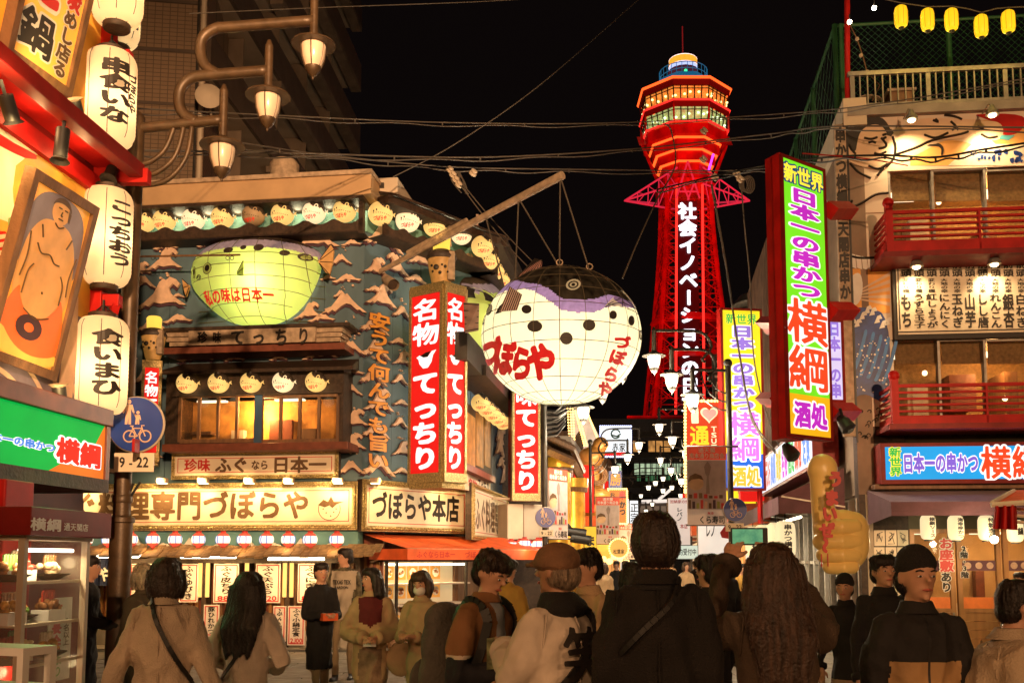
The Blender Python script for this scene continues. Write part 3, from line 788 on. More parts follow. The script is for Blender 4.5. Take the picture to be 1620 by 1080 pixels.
mb=MB();mb.box(ZK,0,LENK,0,za,-.4,-.31);mb.box(ZS,0,LENS,0,ZSIGN,-.4,-.31);obj('shop_wall',mb,M['wood'],rest)
# ==== pufferfish lanterns
fl_body=mat('cream fish paper',(.28,.18,.06),.6,emit=(1,.60,.17),es=.85,evar=.35);fl_white=mat('white fish paper',(.35,.27,.16),.6,emit=(1,.74,.40),es=1.0,evar=.2)
fl_dim=mat('unlit fish paper',(.45,.33,.2),.6)
fl_black=mat('black brushed paper',(.06,.045,.035),.5,var=.6,scale=20)
def make_puffer(label,bodym,R_=.205,group='x'):
 t=thing('pufferfish_lantern',label,'lantern',(0,0,0),group=group)
 sx,sy,sz=R_*1.04,R_*.95,R_
 def capline(x):return(.30+.32*(x/R_))*R_ if x<.35*R_ else .18*R_
 def mf(m_):q=m_.z*.86+m_.x*.50;return 1 if q>R_*(.60+.07*math.sin(5*(m_.x*.86-m_.z*.5)/R_))else 0
 mb=MB();mb.ball((0,0,0),sx,sy,sz,36,26,mf=mf);obj('paper_body',mb,[bodym,fl_black],t,smooth='all')
 def surf(x,z,e=.004):
  q=1-(x/sx)**2-(z/sz)**2
  return Vector((x,-sy*math.sqrt(max(q,.02))-e,z))
 def disc(x,z,r,e=.004,k=9,sxx=1.0):return[surf(x+r*sxx*math.cos(a),z+r*math.sin(a),e)for a in np.linspace(0,2*math.pi,k+1)[:-1]]
 mb=MB()
 for i in range(9):
  x=(-.75+.17*i)*R_;z=(.02+.10*math.sin(i*.5))*R_;mb.add(disc(x,z,.042*R_,k=6),[tuple(range(6))])
 mb.add(disc(-.55*R_,.30*R_,.09*R_,sxx=.6),[tuple(range(9))]);mb.add(disc(-.75*R_,.16*R_,.09*R_,sxx=.5),[tuple(range(9))])
 obj('spots',mb,M['ink'],t)
 mb=MB();mb.add(disc(.36*R_,.60*R_,.17*R_,.006),[tuple(range(9))]);obj('eye',mb,bodym,t)
 mb=MB();mb.add(disc(.36*R_,.60*R_,.09*R_,.009),[tuple(range(9))]);obj('pupil',mb,M['ink'],t)
 mb=MB();mb.add([surf(.60*R_,.24*R_,.008),surf(.90*R_,.22*R_,.012),surf(.74*R_,.44*R_,.010)],[(0,1,2)]);obj('beak',mb,bodym,t)
 mb=MB();letters(mb,'づぼらや',lambda x,y:surf((-.72+1.05*x)*R_,(-.62+.42*y+.16*x)*R_,.006),.04);obj('lettering',mb,mat('bright red paint',(.6,.02,.015),.5,emit=(.9,.02,.01),es=.45),t)
 mb=MB();F_=Frame((0,0),(1,0))
 mb.prism(F_,[(.95*R_,.02*R_),(1.25*R_,.2*R_),(1.2*R_,-.0*R_),(1.28*R_,-.16*R_)],-.01,.01);obj('tail',mb,bodym,t)
 mb=MB();mb.tube([(0,0,R_*.98),(0,0,R_*1.3)],.008,5);mb.lathe((0,0,R_*.95),[(.05,0),(.04,.025)],8);obj('hanger',mb,M['black'],t)
 return t
G1='pufferfish lanterns under the restaurant eaves'
pu=make_puffer('x',fl_body,group=G1);pw=make_puffer('x',fl_white,group=G1);pdim=make_puffer('x',fl_dim,group=G1)
used={}
def place_puffer(p,kind,rz,label,group=G1,sc=1.0):
 src={'y':pu,'w':pw,'d':pdim}[kind]
 if kind not in used:used[kind]=1;o=src;o.location=p;o.rotation_euler=(.36,0,rz)
 else:o=dup(src,loc=p,rz=rz);o.rotation_euler=(.36,0,rz)
 o.scale=(sc,)*3;o['label']=label;o['group']=group
 return o
aF=math.atan2(ZF.U.y,ZF.U.x);aK=math.atan2(ZK.U.y,ZK.U.x);aS=math.atan2(ZS.U.y,ZS.U.x)
row=[(228,350,'y','half hidden behind the lamp pole'),(260,349,'y','first right of the lamp pole'),(306,347,'w','whiter one, second right of the lamp pole'),(352,344,'y','just left of the unlit one'),(401,341,'d','the only unlit one in the row'),(447,339,'y','just right of the unlit one'),(497,336,'w','whiter one above the tail of the wall fish'),(545,334,'y','last before the corner post')]
for x,y,k,l in row:
 place_puffer(ZF.hit(x,y,.40),k,aF+.12,'pufferfish lantern under the front eave, '+l)
 if k!='d':lamp('fish_glow','POINT',ZF.hit(x+24,y-6,.22),7,(1,.85,.5),.1)
for x,y,k,l in[(602,338,'y','first past the corner post'),(645,349,'w','whiter one, second past the corner post'),(687,358,'y','third past the corner post, behind the boom'),(730,371,'w','last one on the cut corner')]:
 place_puffer(ZK.hit(x,y,.40),k,aK-.5,'pufferfish lantern under the corner eave, '+l,sc=1.08 if y<355 else 1.0)
 lamp('fish_glow','POINT',ZK.hit(x+21,y-4,.22),7,(1,.85,.5),.1)
for i,(x,y)in enumerate([(763,390),(772,411),(781,428),(790,442)]):
 place_puffer(ZS.hit(x,y,.40),'y',aS-.9,'pufferfish lantern under the side street eave, %s'%['nearest','second','third','farthest'][i],sc=1.05)
for i,x in enumerate((296,346,397,448,500)):
 place_puffer(ZF.hit(x,606-i*.6,.42+.30),'y' if i!=3 else 'w',aF+.12,'pufferfish lantern over the bay window, %s'%['leftmost','second from the left','middle one','second from the right','rightmost'][i],'pufferfish lanterns over the bay window',.9)
 lamp('fish_glow','POINT',ZF.hit(x,626,.9),1.2,(1,.85,.5),.1)
for i,(x,y)in enumerate([(760,637),(770,646),(779,654),(788,661),(796,667)]):
 place_puffer(ZS.hit(x,y,.45),'y',aS-1.0,'pufferfish lantern over the side street window, %s'%['nearest','second','middle one','fourth','farthest'][i],'pufferfish lanterns over the side street window',.85)
class Blown:
 def __init__(s,F,outline_px,c_px,depth,n=.02):
  s.F=F;s.n=n;s.depth=depth
  s.P=[F.uv(x,y,n+depth*.3)for x,y in outline_px]
  s.c=F.uv(*c_px,n+depth*.3)
  P=s.P
  for _ in range(2):
   Q=[]
   for i in range(len(P)):
    a,b=P[i],P[(i+1)%len(P)]
    Q+=[(.75*a[0]+.25*b[0],.75*a[1]+.25*b[1]),(.25*a[0]+.75*b[0],.25*a[1]+.75*b[1])]
   P=Q
  s.P=P
  s.ang=[math.atan2(v-s.c[1],u-s.c[0])for u,v in P];s.rad=[math.hypot(v-s.c[1],u-s.c[0])for u,v in P]
  order=np.argsort(s.ang);s.a=np.array(s.ang)[order];s.r=np.array(s.rad)[order]
 def R(s,a):return float(np.interp(a,np.concatenate([s.a-2*math.pi,s.a,s.a+2*math.pi]),np.tile(s.r,3)))
 def pt(s,u,v,e=0.0):
  du,dv=u-s.c[0],v-s.c[1];q=math.hypot(du,dv)/s.R(math.atan2(dv,du))
  return s.F.w(u,v,s.n+s.depth*math.sqrt(max(0.0,1-min(q,1)**2.4))+e)
 def mesh(s,mf,seg=150,rings=44):
  mb=MB();vs=[s.pt(*s.c)];uv=[s.c]
  for k in range(1,rings+1):
   t=math.sin(math.pi/2*k/rings)
   for j in range(seg):
    a=2*math.pi*j/seg-math.pi
    u,v=s.c[0]+t*s.R(a)*math.cos(a),s.c[1]+t*s.R(a)*math.sin(a);uv.append((u,v));vs.append(s.pt(u,v))
  fs=[(0,1+j,1+(j+1)%seg)for j in range(seg)]
  for k in range(rings-1):
   o=1+k*seg
   fs+=[(o+j,o+seg+j,o+seg+(j+1)%seg,o+(j+1)%seg)for j in range(seg)]
  mb.v=[tuple(p)for p in vs];mb.f=fs
  mb.m=[mf(sum(uv[i][0]for i in f)/len(f),sum(uv[i][1]for i in f)/len(f))for f in fs]
  return mb
 def px(s,x,y):return s.F.uv(x,y,s.n+s.depth*.6)
 def disc(s,x,y,rx,ry,e=.008,k=14):
  c=s.px(x,y);a_=s.px(x+rx,y);b_=s.px(x,y-ry);rx,ry=abs(a_[0]-c[0]),abs(b_[1]-c[1])
  return[s.pt(c[0]+rx*math.cos(q),c[1]+ry*math.sin(q),e)for q in np.linspace(0,2*math.pi,k+1)[:-1]]
 def line(s,pts,r,e=.004,n=10):
  Q=[]
  for i in range(len(pts)-1):
   a,b=s.px(*pts[i]),s.px(*pts[i+1])
   for t in np.linspace(0,1,n)[:(n if i==len(pts)-2 else n-1)]:Q.append(s.pt(a[0]+(b[0]-a[0])*t,a[1]+(b[1]-a[1])*t,e))
  return Q,r
 def txt(s,st,x0,y0,x1,y1,off=.035,slope=0.0):
  mb=MB()
  def mf(x,y):
   u,v=s.px(x0+(x1-x0)*x,y1+(y0-y1)*y+slope*x);return s.pt(u,v,.012)
  return letters(mb,st,mf,off)
yg=mat('yellow green fish cloth',(.62,.72,.22),.55,var=.08,scale=3,emit=(.78,.86,.13),es=.22,evar=.06,trans=.55)
purp=mat('grey purple fish cloth',(.30,.26,.33),.6,var=.2,scale=10,emit=(.5,.38,.45),es=.16)
capm=mat('dark fish back cloth',(.05,.035,.03),.6,var=.3,scale=12)
wf=thing('wall_pufferfish','large yellow green pufferfish lantern mounted on the wave wall with red letters','lantern',ZF.w(*ZF.uv(410,512),0))
out=[(298,452),(298,420),(308,402),(325,388),(350,377),(385,369),(420,368),(455,374),(485,384),(507,398),(503,425),(495,448),(478,478),(455,500),(425,512),(395,514),(360,508),(335,492),(315,472)]
B=Blown(ZF,out,(410,438),.62)
def ypx(F,u,v,n):return proj(F.w(u,v,n))
def mfw(u,v):
 x,y=proj(ZF.w(u,v,.4))
 yc=384+.0010*(x-400)**2;yb=yc+12
 if x>500:return 0
 return 2 if y<yc-4 else(1 if y<yb-2 else 0)
obj('cloth_body',B.mesh(mfw),[yg,purp,capm],wf,smooth='all')
mb=MB()
for y in(404,422,441,461,482,500):
 q,r_=B.line([(300,y+4),(350,y),(410,y-1),(470,y+1),(505,y+4)],.006);mb.tube(q,r_,4)
for x in(335,372,412,455,485):
 q,r_=B.line([(x+(410-x)*.3,372),(x-2,400),(x,440),(x+(410-x)*.05,470),(x+(410-x)*.35,510)],.006);mb.tube(q,r_,4)
obj('seam_lines',mb,mat('olive seam',(.12,.12,.03),.7),wf)
mb=MB()
for a in((367,400,8,5),(391,396,5,4),(415,396,8,6),(455,404,8,5),(483,407,10,6)):mb.add(B.disc(*a),[tuple(range(14))])
obj('back_spots',mb,capm,wf)
for(x,y,rx)in((306,430,3.5),(333,428,8)):
 mb=MB();mb.add(B.disc(x,y,rx,9,.006),[tuple(range(14))]);obj('eye_ring',mb,M['ink'],wf)
 mb=MB();mb.add(B.disc(x,y,rx*.86,8,.01),[tuple(range(14))]);obj('eye_white',mb,yg,wf)
 mb=MB();mb.add(B.disc(x,y-.5,rx*.55,5.2,.015),[tuple(range(14))]);obj('pupil',mb,M['ink'],wf)
mb=MB()
for q in(0,1):mb.tube([p for p in B.disc(316,440,4.5-q*2,3.8-q*2,.006)]+[B.disc(316,440,4.5-q*2,3.8-q*2,.006)[0]],.007,4)
obj('mouth',mb,M['ink'],wf)
obj('lettering',B.txt('私の味は日本一',320,460,438,482,.035,-1),mat('bright red paint',(.6,.02,.015),.5,emit=(.9,.02,.01),es=.45),wf)
def fin(F,tip,n,m1,m2,parent,name='fin',rays=8,d=.05):
 P=[F.uv(*q,n)for q in tip]
 mb=MB();mb.prism(F,P,n-d,n);o=obj(name,mb,m1,parent)
 mb=MB();a=P[0]
 for i in range(1,len(P)):
  for t in np.linspace(0,1,max(2,rays//(len(P)-1))):
   b=P[i];c=P[(i+1)%len(P)]if i+1<len(P)else b
   e=(b[0]+(c[0]-b[0])*t,b[1]+(c[1]-b[1])*t)
   mb.tube([F.w(a[0]*.85+e[0]*.15,a[1]*.85+e[1]*.15,n+.003),F.w(e[0],e[1],n+.003)],.007,4)
   if i+1>=len(P):break
 obj(name+'_rays',mb,m2,parent)
tanfin=mat('tan fin cloth',(.60,.36,.14),.6,var=.15)
fin(ZF,[(503,414),(523,387),(528,395),(526,415),(521,434),(514,430)],.5,tanfin,M['ink'],wf,'tail_fin')
fin(ZF,[(300,452),(288,441),(290,455),(294,469)],.35,tanfin,M['ink'],wf,'small_fin',5)
fin(ZF,[(373,434),(385,412),(384,436)],.70,yg,M['ink'],wf,'side_fin',6,.02)
lamp('wall_fish_lamp','POINT',ZF.hit(412,448,.30),48,(1,.95,.55),.10)
rl=thing('hanging_rail','thin brown rail with small hooks reaching from the lamp pole to the wall fish','rail',ZF.hit(300,404,.9))
mb=MB();mb.tube([ZF.hit(150,407,.9),ZF.hit(380,403,.9)],.018,6);obj('bar',mb,M['wood'],rl)
for x in(242,249,360,367):
 mb=MB();mb.tube([ZF.hit(x+3*math.cos(a),408+3*math.sin(a),.9)for a in np.linspace(0,6.28,9)],.006,4);obj('hook',mb,M['dksteel'],rl)
gf=thing('side_pufferfish','green pufferfish lantern with one big eye on the side street wall behind the hanging fish','lantern',ZS.w(*ZS.uv(765,600),0))
out=[(741,500),(741,455),(747,440),(760,437),(775,446),(786,470),(790,520),(788,565),(778,600),(762,606),(748,585),(742,545)]
B2=Blown(ZS,out,(764,515),.7)
def mfg(u,v):
 x,y=proj(ZS.w(u,v,.4));return 2 if y<449 else(1 if y<464 else 0)
obj('cloth_body',B2.mesh(mfg,90,30),[yg,purp,capm],gf,smooth='all')
for rr,m_,e in((13,M['ink'],.01),(11,yg,.02),(7,M['ink'],.03)):
 mb=MB();mb.add(B2.disc(763,468,rr*.7,rr,e),[tuple(range(14))]);obj('eye' if rr!=7 else 'pupil',mb,m_,gf)
lamp('side_fish_lamp','POINT',ZS.hit(765,520,.4),16,(1,.95,.55),.1)
# ==== the great hanging fish
HC=W(888,532,16.0);A_,B_,C_=1.305,1.15,1.135
hf=thing('hanging_pufferfish','huge cream pufferfish lantern with black and purple back hung on ropes from the boom','lantern',HC-Vector((0,0,C_)))
def eh(px,py,e=0.0):
 """where the sight line meets the shell"""
 d=ray(px,py);o=CAM-HC
 a,b,c=A_+e,B_+e,C_+e
 D=Vector((d.x/a,d.y/b,d.z/c));O=Vector((o.x/a,o.y/b,o.z/c))
 qa,qb,qc=D.dot(D),2*D.dot(O),O.dot(O)-1
 ds=qb*qb-4*qa*qc
 if ds<0:
  t=-qb/(2*qa);p=o+d*t;q=Vector((p.x/a,p.y/b,p.z/c));p=p/q.length
  return HC+p
 return HC+o+d*((-qb-math.sqrt(ds))/(2*qa))
hcream=mat('cream lantern cloth',(.85,.82,.62),.55,var=.04,scale=3,emit=(.98,.85,.50),es=.26,evar=.05,trans=.6)
hpurp=mat('brushed purple cloth',(.28,.20,.50),.55,var=.25,scale=9,emit=(.3,.2,.5),es=.12,trans=.3)
hblack=mat('brushed black cloth',(.022,.020,.016),.38,var=.6,scale=9,streak=.75)
up=[(757,480),(775,465),(800,447),(815,443),(833,447),(853,450),(868,456),(880,466),(890,473),(910,474),(940,473),(962,466),(975,468),(1000,478),(1020,492)]
dn=[(757,500),(770,477),(780,469),(800,460),(827,456),(845,460),(860,470),(873,478),(887,490),(910,494),(940,495),(958,486),(975,484),(1000,487),(1020,494)]
def li(T_,x):return float(np.interp(x,[p[0]for p in T_],[p[1]for p in T_]))
def mfh(m_):
 q=m_-HC;q=HC+Vector((q.x,-abs(q.y),q.z));x,y=proj(q)
 if y<li(up,x):return 2
 return 1 if y<li(dn,x)else 0
mb=MB();mb.ball(HC,A_,B_,C_,240,170,mf=mfh);obj('cloth_body',mb,[hcream,hpurp,hblack],hf,smooth='all')
seam=mat('dark seam wire',(.10,.08,.05),.7)
mb=MB()
for i in range(1,12):
 th=math.pi*i/12-math.pi/2
 mb.tube([HC+Vector((A_*1.002*math.cos(th)*math.cos(p),B_*1.002*math.cos(th)*math.sin(p),C_*1.002*math.sin(th)+.0))for p in np.linspace(0,2*math.pi,41)],.006,4,caps=False)
for j in range(10):
 p=math.pi*j/10+.25
 mb.tube([HC+Vector((A_*1.002*math.cos(t_)*math.cos(p),B_*1.002*math.cos(t_)*math.sin(p),C_*1.002*math.sin(t_)))for t_ in np.linspace(0,2*math.pi,49)],.006,4,caps=False)
obj('seam_lines',mb,seam,hf)
def hdisc(x,y,rx,ry,rot=0,e=.006,k=16):
 return[eh(x+rx*math.cos(a)*math.cos(rot)-ry*math.sin(a)*math.sin(rot),y+rx*math.cos(a)*math.sin(rot)+ry*math.sin(a)*math.cos(rot),e)for a in np.linspace(0,2*math.pi,k+1)[:-1]]
for a in((846,516,12,9),(932,514,10,9),(896,535,10,10),(999,507,5,8),(970,498,6,7),(1014,530,3,8),(774,490,4,9,.3),(833,489,8,7),(764,508,2.5,6)):mb=MB();mb.add(hdisc(*a),[tuple(range(16))]);obj('body_spot',mb,M['ink'],hf)
for rx,ry,m_,e in((13,9.5,M['ink'],.008),(12,8.6,hcream,.014),(8.5,6,M['ink'],.02),(6,4,hcream,.026),(3,2.4,M['ink'],.032)):
 mb=MB();mb.add(hdisc(907,450,rx,ry,-.2,e),[tuple(range(16))]);obj('eye',mb,m_,hf)
mb=MB();mb.add([eh(x,y,.014)for x,y in((957,484),(968,472),(979,462),(984,458),(990,464),(1000,476),(1006,487),(985,484))],[tuple(range(8))]);obj('beak',mb,hcream,hf)
mb=MB()
for L_ in(((957,485),(972,480),(985,478),(1006,488)),((962,481),(985,470),(1003,484)),((984,458),(985,484))):mb.tube([eh(x,y,.02)for x,y in L_],.007,4)
obj('beak_lines',mb,M['ink'],hf)
def htext(s_,cx,cy,w,h,rot,off,name='lettering',e=.016):
 c_,s__=math.cos(rot),math.sin(rot);mb=MB()
 def mf(x,y):
  a,b=(x-.5)*w,(.5-y)*h;return eh(cx+a*c_-b*s__,cy+a*s__+b*c_,e)
 letters(mb,s_,mf,off);return obj(name,mb,mat('glossy red paint',(.60,.02,.02),.4,emit=(.7,.02,.02),es=.25),hf)
for a in(('づ',776,556,26,56,.18),('ぼ',798,566,32,58,.15),('ら',825,574,36,56,.1),('や',856,572,46,62,.08)):htext(*a,.065)
for a in(('づ',984,541,26,24,.25),('ぼ',977,565,26,25,.3),('ら',967,592,26,26,.4),('や',957,615,24,24,.5)):htext(*a,.06)
def hfin(pts,D0,D1,m1,name,rays=7,base=0):
 P=[W(x,y,d)for(x,y),d in zip(pts,np.linspace(D0,D1,len(pts)))]
 mb=MB();n=len(P);off=Vector((.0,.035,0))
 mb.add([p for p in P]+[p+off for p in P],[tuple(range(n)),tuple(range(2*n-1,n-1,-1))]+[(i+n,(i+1)%n+n,(i+1)%n,i)for i in range(n)])
 obj(name,mb,m1,hf)
 mb=MB()
 a,b,c,d=P[0],P[1],P[2],P[3]
 for t in np.linspace(.05,.95,rays):mb.tube([a.lerp(d,t)-off*.2,b.lerp(c,t)-off*.2],.009,4)
 obj(name+'_rays',mb,M['ink'],hf)
hfin([(815,441),(846,409),(858,412),(857,421)],15.7,15.9,mat('rose fin cloth',(.45,.22,.18),.6,emit=(.4,.15,.1),es=.15),'dorsal_fin',8)
hfin([(790,492),(806,453),(826,466),(818,490)],14.98,14.95,mat('grey rose fin cloth',(.5,.36,.34),.6),'side_fin',8)
mb=MB();mb.add([eh(x,y,.01)for x,y in((783,497),(790,484),(797,478),(793,494))],[(0,1,2,3)]);obj('fin_shadow_patch',mb,M['ink'],hf)
hfin([(758,480),(733,478),(736,526),(757,522)],16.1,16.3,mat('brown tail cloth',(.24,.15,.13),.65,var=.2),'tail_fin',5)
lamp('hanging_fish_lamp','POINT',HC+Vector((0,.0,-.2)),115,(1,.93,.68),.15)
bm=thing('boom_pole','long tan pole slanting out from the corner wall and carrying the great fish','pole',ZK.hit(602,428,.0))
P0,P1=ZK.hit(600,430,.05),W(890,277,15.2)
mb=MB();mb.tube([P0,P0.lerp(P1,.5),P1],[.045,.06,.07],10);obj('pole',mb,M['plank'],bm,smooth=True)
q=P0.lerp(P1,.18);q2=P0.lerp(P1,.52)
mb=MB();mb.tube([q+Vector((0,0,.07)),q2+Vector((0,0,.09))],.05,8);obj('sleeve',mb,M['plank'],bm)
pu_=ZK.hit(712,366,.7)
mb=MB();mb.tube([ZK.hit(712,390,.5),ZK.hit(712,358,.5),P0.lerp(P1,.40)],.04,6);obj('prop',mb,M['plank'],bm)
def rope(a,b,r=.012,sag=.0,n=8,name='rope',m='cable',par=None,seg=5):
 a,b=Vector(a),Vector(b)
 mb=MB();mb.tube([a.lerp(b,t)-Vector((0,0,sag*4*t*(1-t)))for t in np.linspace(0,1,n)],r,seg);return obj(name,mb,M[m],par)
E1=P1-(P1-P0).normalized()*.05;E2=P0.lerp(P1,.79)
for a,x,y in((E1,885,415),(E1,938,412),(E2,883,409),(E2,797,418),(P0.lerp(P1,.62),778,437)):
 rope(a,eh(x,y),par=hf,name='rope')
mb=MB()
for x in(885,938):mb.tube([eh(x,414)+Vector((.05*math.cos(a),0,.05+.05*math.sin(a)))for a in np.linspace(0,6.28,10)],.012,5)
obj('eye_bolts',mb,M['plank'],hf)
# ==== tall red lettered sign boxes
redlit=lit('back lit red acrylic',(.95,.018,.012),.80);whitelit=lit('back lit white letter',(1,.93,.88),1.15)
def red_box(label,Fa,ra,Fb=None,rb=None,s_='名物◆てっちり',fishm=True,depth=.5):
 """a tall brass edged box; face a (and face b round its corner) in frame units"""
 t=thing('red_sign_box',label,'sign',Fa.w((ra[0]+ra[1])/2,ra[2],0))
 for F,r in((Fa,ra),(Fb,rb)):
  if F is None:continue
  u0,u1,v0,v1=r;b=.05
  mb=MB()
  mb.box(F,u0,u1,v1-.13,v1,-.1,.05);mb.box(F,u0,u1,v0,v0+.16,-.1,.05);mb.box(F,u0,u0+b,v0+.16,v1-.13,-.1,.045);mb.box(F,u1-b,u1,v0+.16,v1-.13,-.1,.045)
  obj('brass_edge',mb,M['gold'],t)
  mb=MB();mb.box(F,u0+b,u1-b,v0+.16,v1-.13,-.06,.02);obj('red_panel',mb,redlit,t)
  a0,a1,h0,h1=u0+b,u1-b,v0+.16,v1-.13
  n=len(s_);cell=(h1-h0-.1)/n
  for i,ch in enumerate(s_):
   vv1=h1-.06-i*cell;vv0=vv1-cell*.96
   if ch=='◆':
    mb=MB();cu,cv=(a0+a1)/2,(vv0+vv1)/2;w=(a1-a0)*.36
    mb.prism(F,[(cu+w*x,cv+w*y)for x,y in((-.9,.15),(-.6,.3),(-.2,.1),(.2,.1),(.6,.5),(1.0,.55),(.7,.2),(.55,-.3),(.2,-.7),(-.25,-.7),(-.6,-.35),(-.7,0))],.02,.026)
    obj('fish_mark',mb,whitelit,t)
    mb=MB();mb.prism(F,[(cu+w*x,cv+w*y)for x,y in((-.5,.25),(0,.45),(.5,.5),(.2,.1),(-.2,.1))],.026,.03);obj('fish_mark_back',mb,M['ink'],t)
   else:
    text(F,ch,(a0+.02*(a1-a0),a1-.02*(a1-a0),vv0,vv1),.026,whitelit,t,off=.055 if ch in 'てっちり' else .03,px=False)
 return t
R0=(gx(699,16.9),16.9);R1=(gx(646,17.35),17.35);R2=(gx(735,17.3),17.3)
Fa=Frame(R1,R0);Fb=Frame(R0,R2);la=(Vector(R0)-Vector(R1)).length;lb=(Vector(R2)-Vector(R0)).length
z0,z1=Fa.uv(690,762)[1],Fa.uv(690,452)[1]
t=red_box('tallest red sign box with white letters standing on the restaurant corner',Fa,(0,la-.0,z0,z1),Fb,(.0,lb,z0,z1))
mb=MB();c_=[Vector(R1),Vector(R0),Vector(R2),Vector((gx(700,17.9),17.9))]
for zz0,zz1,k in((z1,z1+.06,1.04),(z0-.1,z0,1.0),(z0,z1,.93)):
 m_=sum(c_,Vector((0,0)))/4;P=[m_+(p-m_)*k for p in c_]
 mb.add([(p.x,p.y,zz0)for p in P]+[(p.x,p.y,zz1)for p in P],[(3,2,1,0),(4,5,6,7)]+[(i,(i+1)%4,(i+1)%4+4,i+4)for i in range(4)])
obj('box_core',mb,M['gold'],t)
m_=sum(c_,Vector((0,0)))/4
tf=thing('fish_head_lantern','tan pufferfish head lantern with a glowing yellow hat on top of the tallest red sign','lantern',(m_.x,m_.y,z1+.06))
cz=z1+.06
tan_lit=mat('tan fish shell',(.5,.30,.12),.5,var=.2,scale=8,emit=(.8,.36,.06),es=.16)
mb=MB();mb.lathe((m_.x,m_.y,cz),[(.14,0),(.17,.08),(.22,.3),(.25,.5),(.22,.6),(.1,.68),(0,.7)],20);obj('head',mb,tan_lit,tf,smooth='all')
mb=MB();mb.lathe((m_.x,m_.y,cz),[(.26,.5),(.28,.54),(.24,.62),(.15,.68),(.0,.71)],20);obj('cap',mb,capm,tf,smooth='all')
mb=MB();mb.lathe((m_.x,m_.y,cz+.66),[(.10,0),(.15,.04),(.16,.24),(.13,.28),(0,.28)],14);obj('hat',mb,lit('amber lamp glass',(1,.62,.08),1.2),tf,smooth=True)
mb=MB()
for a,z_,r_ in((-1.9,.32,.05),(-1.2,.33,.03),(-1.6,.22,.03),(-2.3,.36,.025),(-2.2,.25,.02),(-1.0,.24,.02),(-1.45,.36,.02)):
 mb.ball((m_.x+.235*math.cos(a),m_.y+.235*math.sin(a),cz+z_),r_,.02,r_,8,6)
obj('face_spots',mb,M['ink'],tf)
F_=Frame((m_.x,m_.y-.0),(m_.x+1,m_.y))
mb=MB();mb.box(F_,.12,.25,cz+.1,cz+.62,.05,.2);obj('side_fin',mb,M['plank'],tf,bevel=.02)
lamp('hat_glow','POINT',(m_.x,m_.y-.3,cz+.85),4,(1,.6,.15),.08)
Fl=Frame((gx(214,17.6),17.6),(gx(246,17.7),17.7));ll=.34
zl0,zl1=Fl.uv(230,730)[1],Fl.uv(230,570)[1]
red_box('narrow red sign box half hidden behind the lamp pole and the blue road sign',Fl,(0,ll,zl0,zl1),s_='名物てっちり')
mb=MB();mb.box(Fl,.02,ll-.02,zl0-.05,zl1+.03,-.4,-.1);tag(obj('sign_box_core',mb,M['gold']),'brass sided back of the narrow red sign behind the pole','sign back')
p=Fl.w(ll/2,zl1+.04,-.15)
tf2=dup(tf,loc=p,label='tan pufferfish head lantern with a yellow hat behind the lamp pole');tf2.scale=(.85,)*3
Ff=Frame((gx(810,21.2),21.2),(gx(856,21.35),21.35));lf=.62
zf0,zf1=Ff.uv(835,792)[1],Ff.uv(835,565)[1]
t=red_box('red projecting sign with white letters below the great fish on the side street',Ff,(0,lf,zf0,zf1),s_='珍味てっちり')
mb=MB();mb.box(Ff,.01,lf-.01,zf0,zf1,-.4,-.1);obj('box_core',mb,M['dkred'],t)
for zz in(zf0+.05,zf1-.3):mb=MB();mb.tube([Ff.w(0,zz,-.2),Ff.w(-1.0,zz+.02,-.3)],.03,6);obj('bracket',mb,M['plank'],t)
lamp('red_spill','AREA',Ff.w(lf/2,(zf0+zf1)/2,.3),12,(1,.08,.05),.6,target=Ff.w(lf/2,(zf0+zf1)/2,3),sy=2)
sb=ZS.rect(742,610,806,755,.3)
mb=MB();mb.box(ZS,sb[0],sb[1],sb[3]-.2,sb[3],-.05,.62);obj('side_bay_roof',mb,M['dkwood'],rest)
mb=MB();mb.pbox(ZS,737,652,778,742,.0,.1);obj('side_window_frame',mb,M['dkwood'],rest)
for a,b in((739,752),(754,765),(767,776)):
 mb=MB();mb.pbox(ZS,a,656,b,738,.1,.12);obj('side_window_panel',mb,mat('amber shutter',(.42,.2,.06),.5,var=.3,scale=5,emit=(.7,.3,.05),es=.10),rest)
mb=MB();mb.pbox(ZS,734,742,784,752,.0,.35);obj('side_window_sill',mb,M['redwood'],rest)
t=thing('small_side_sign','small white sign with red and black letters under the side street window','sign',ZS.hit(757,780,.2))
mb=MB();mb.pbox(ZS,736,752,776,781,.1,.2);obj('panel',mb,M['cream'],t)
text(ZS,'名物',(741,757,755,776),.205,M['redink'],t,off=.03);text(ZS,'てっちり',(756,758,774,778),.205,M['ink'],t,off=.035)
t=thing('bamboo_spout','short cut bamboo stub sticking out of the corner wall under the boom','pipe',ZK.hit(620,448,.1))
a,b=ZK.hit(610,441,.02),ZK.hit(623,451,.45)
mb=MB();mb.tube([a,b],[.09,.11],14,caps=False);obj('stalk',mb,M['plank'],t,smooth=True)
mb=MB();mb.tube([a,a.lerp(b,.9)],.085,14);obj('hollow',mb,M['dkwood'],t)
mb=MB();r_=ZS.rect(739,560,800,600,.55)
mb.box(ZS,r_[0],r_[1],r_[2],r_[3],.2,.55);obj('side_canopy',mb,M['dksteel'],rest)
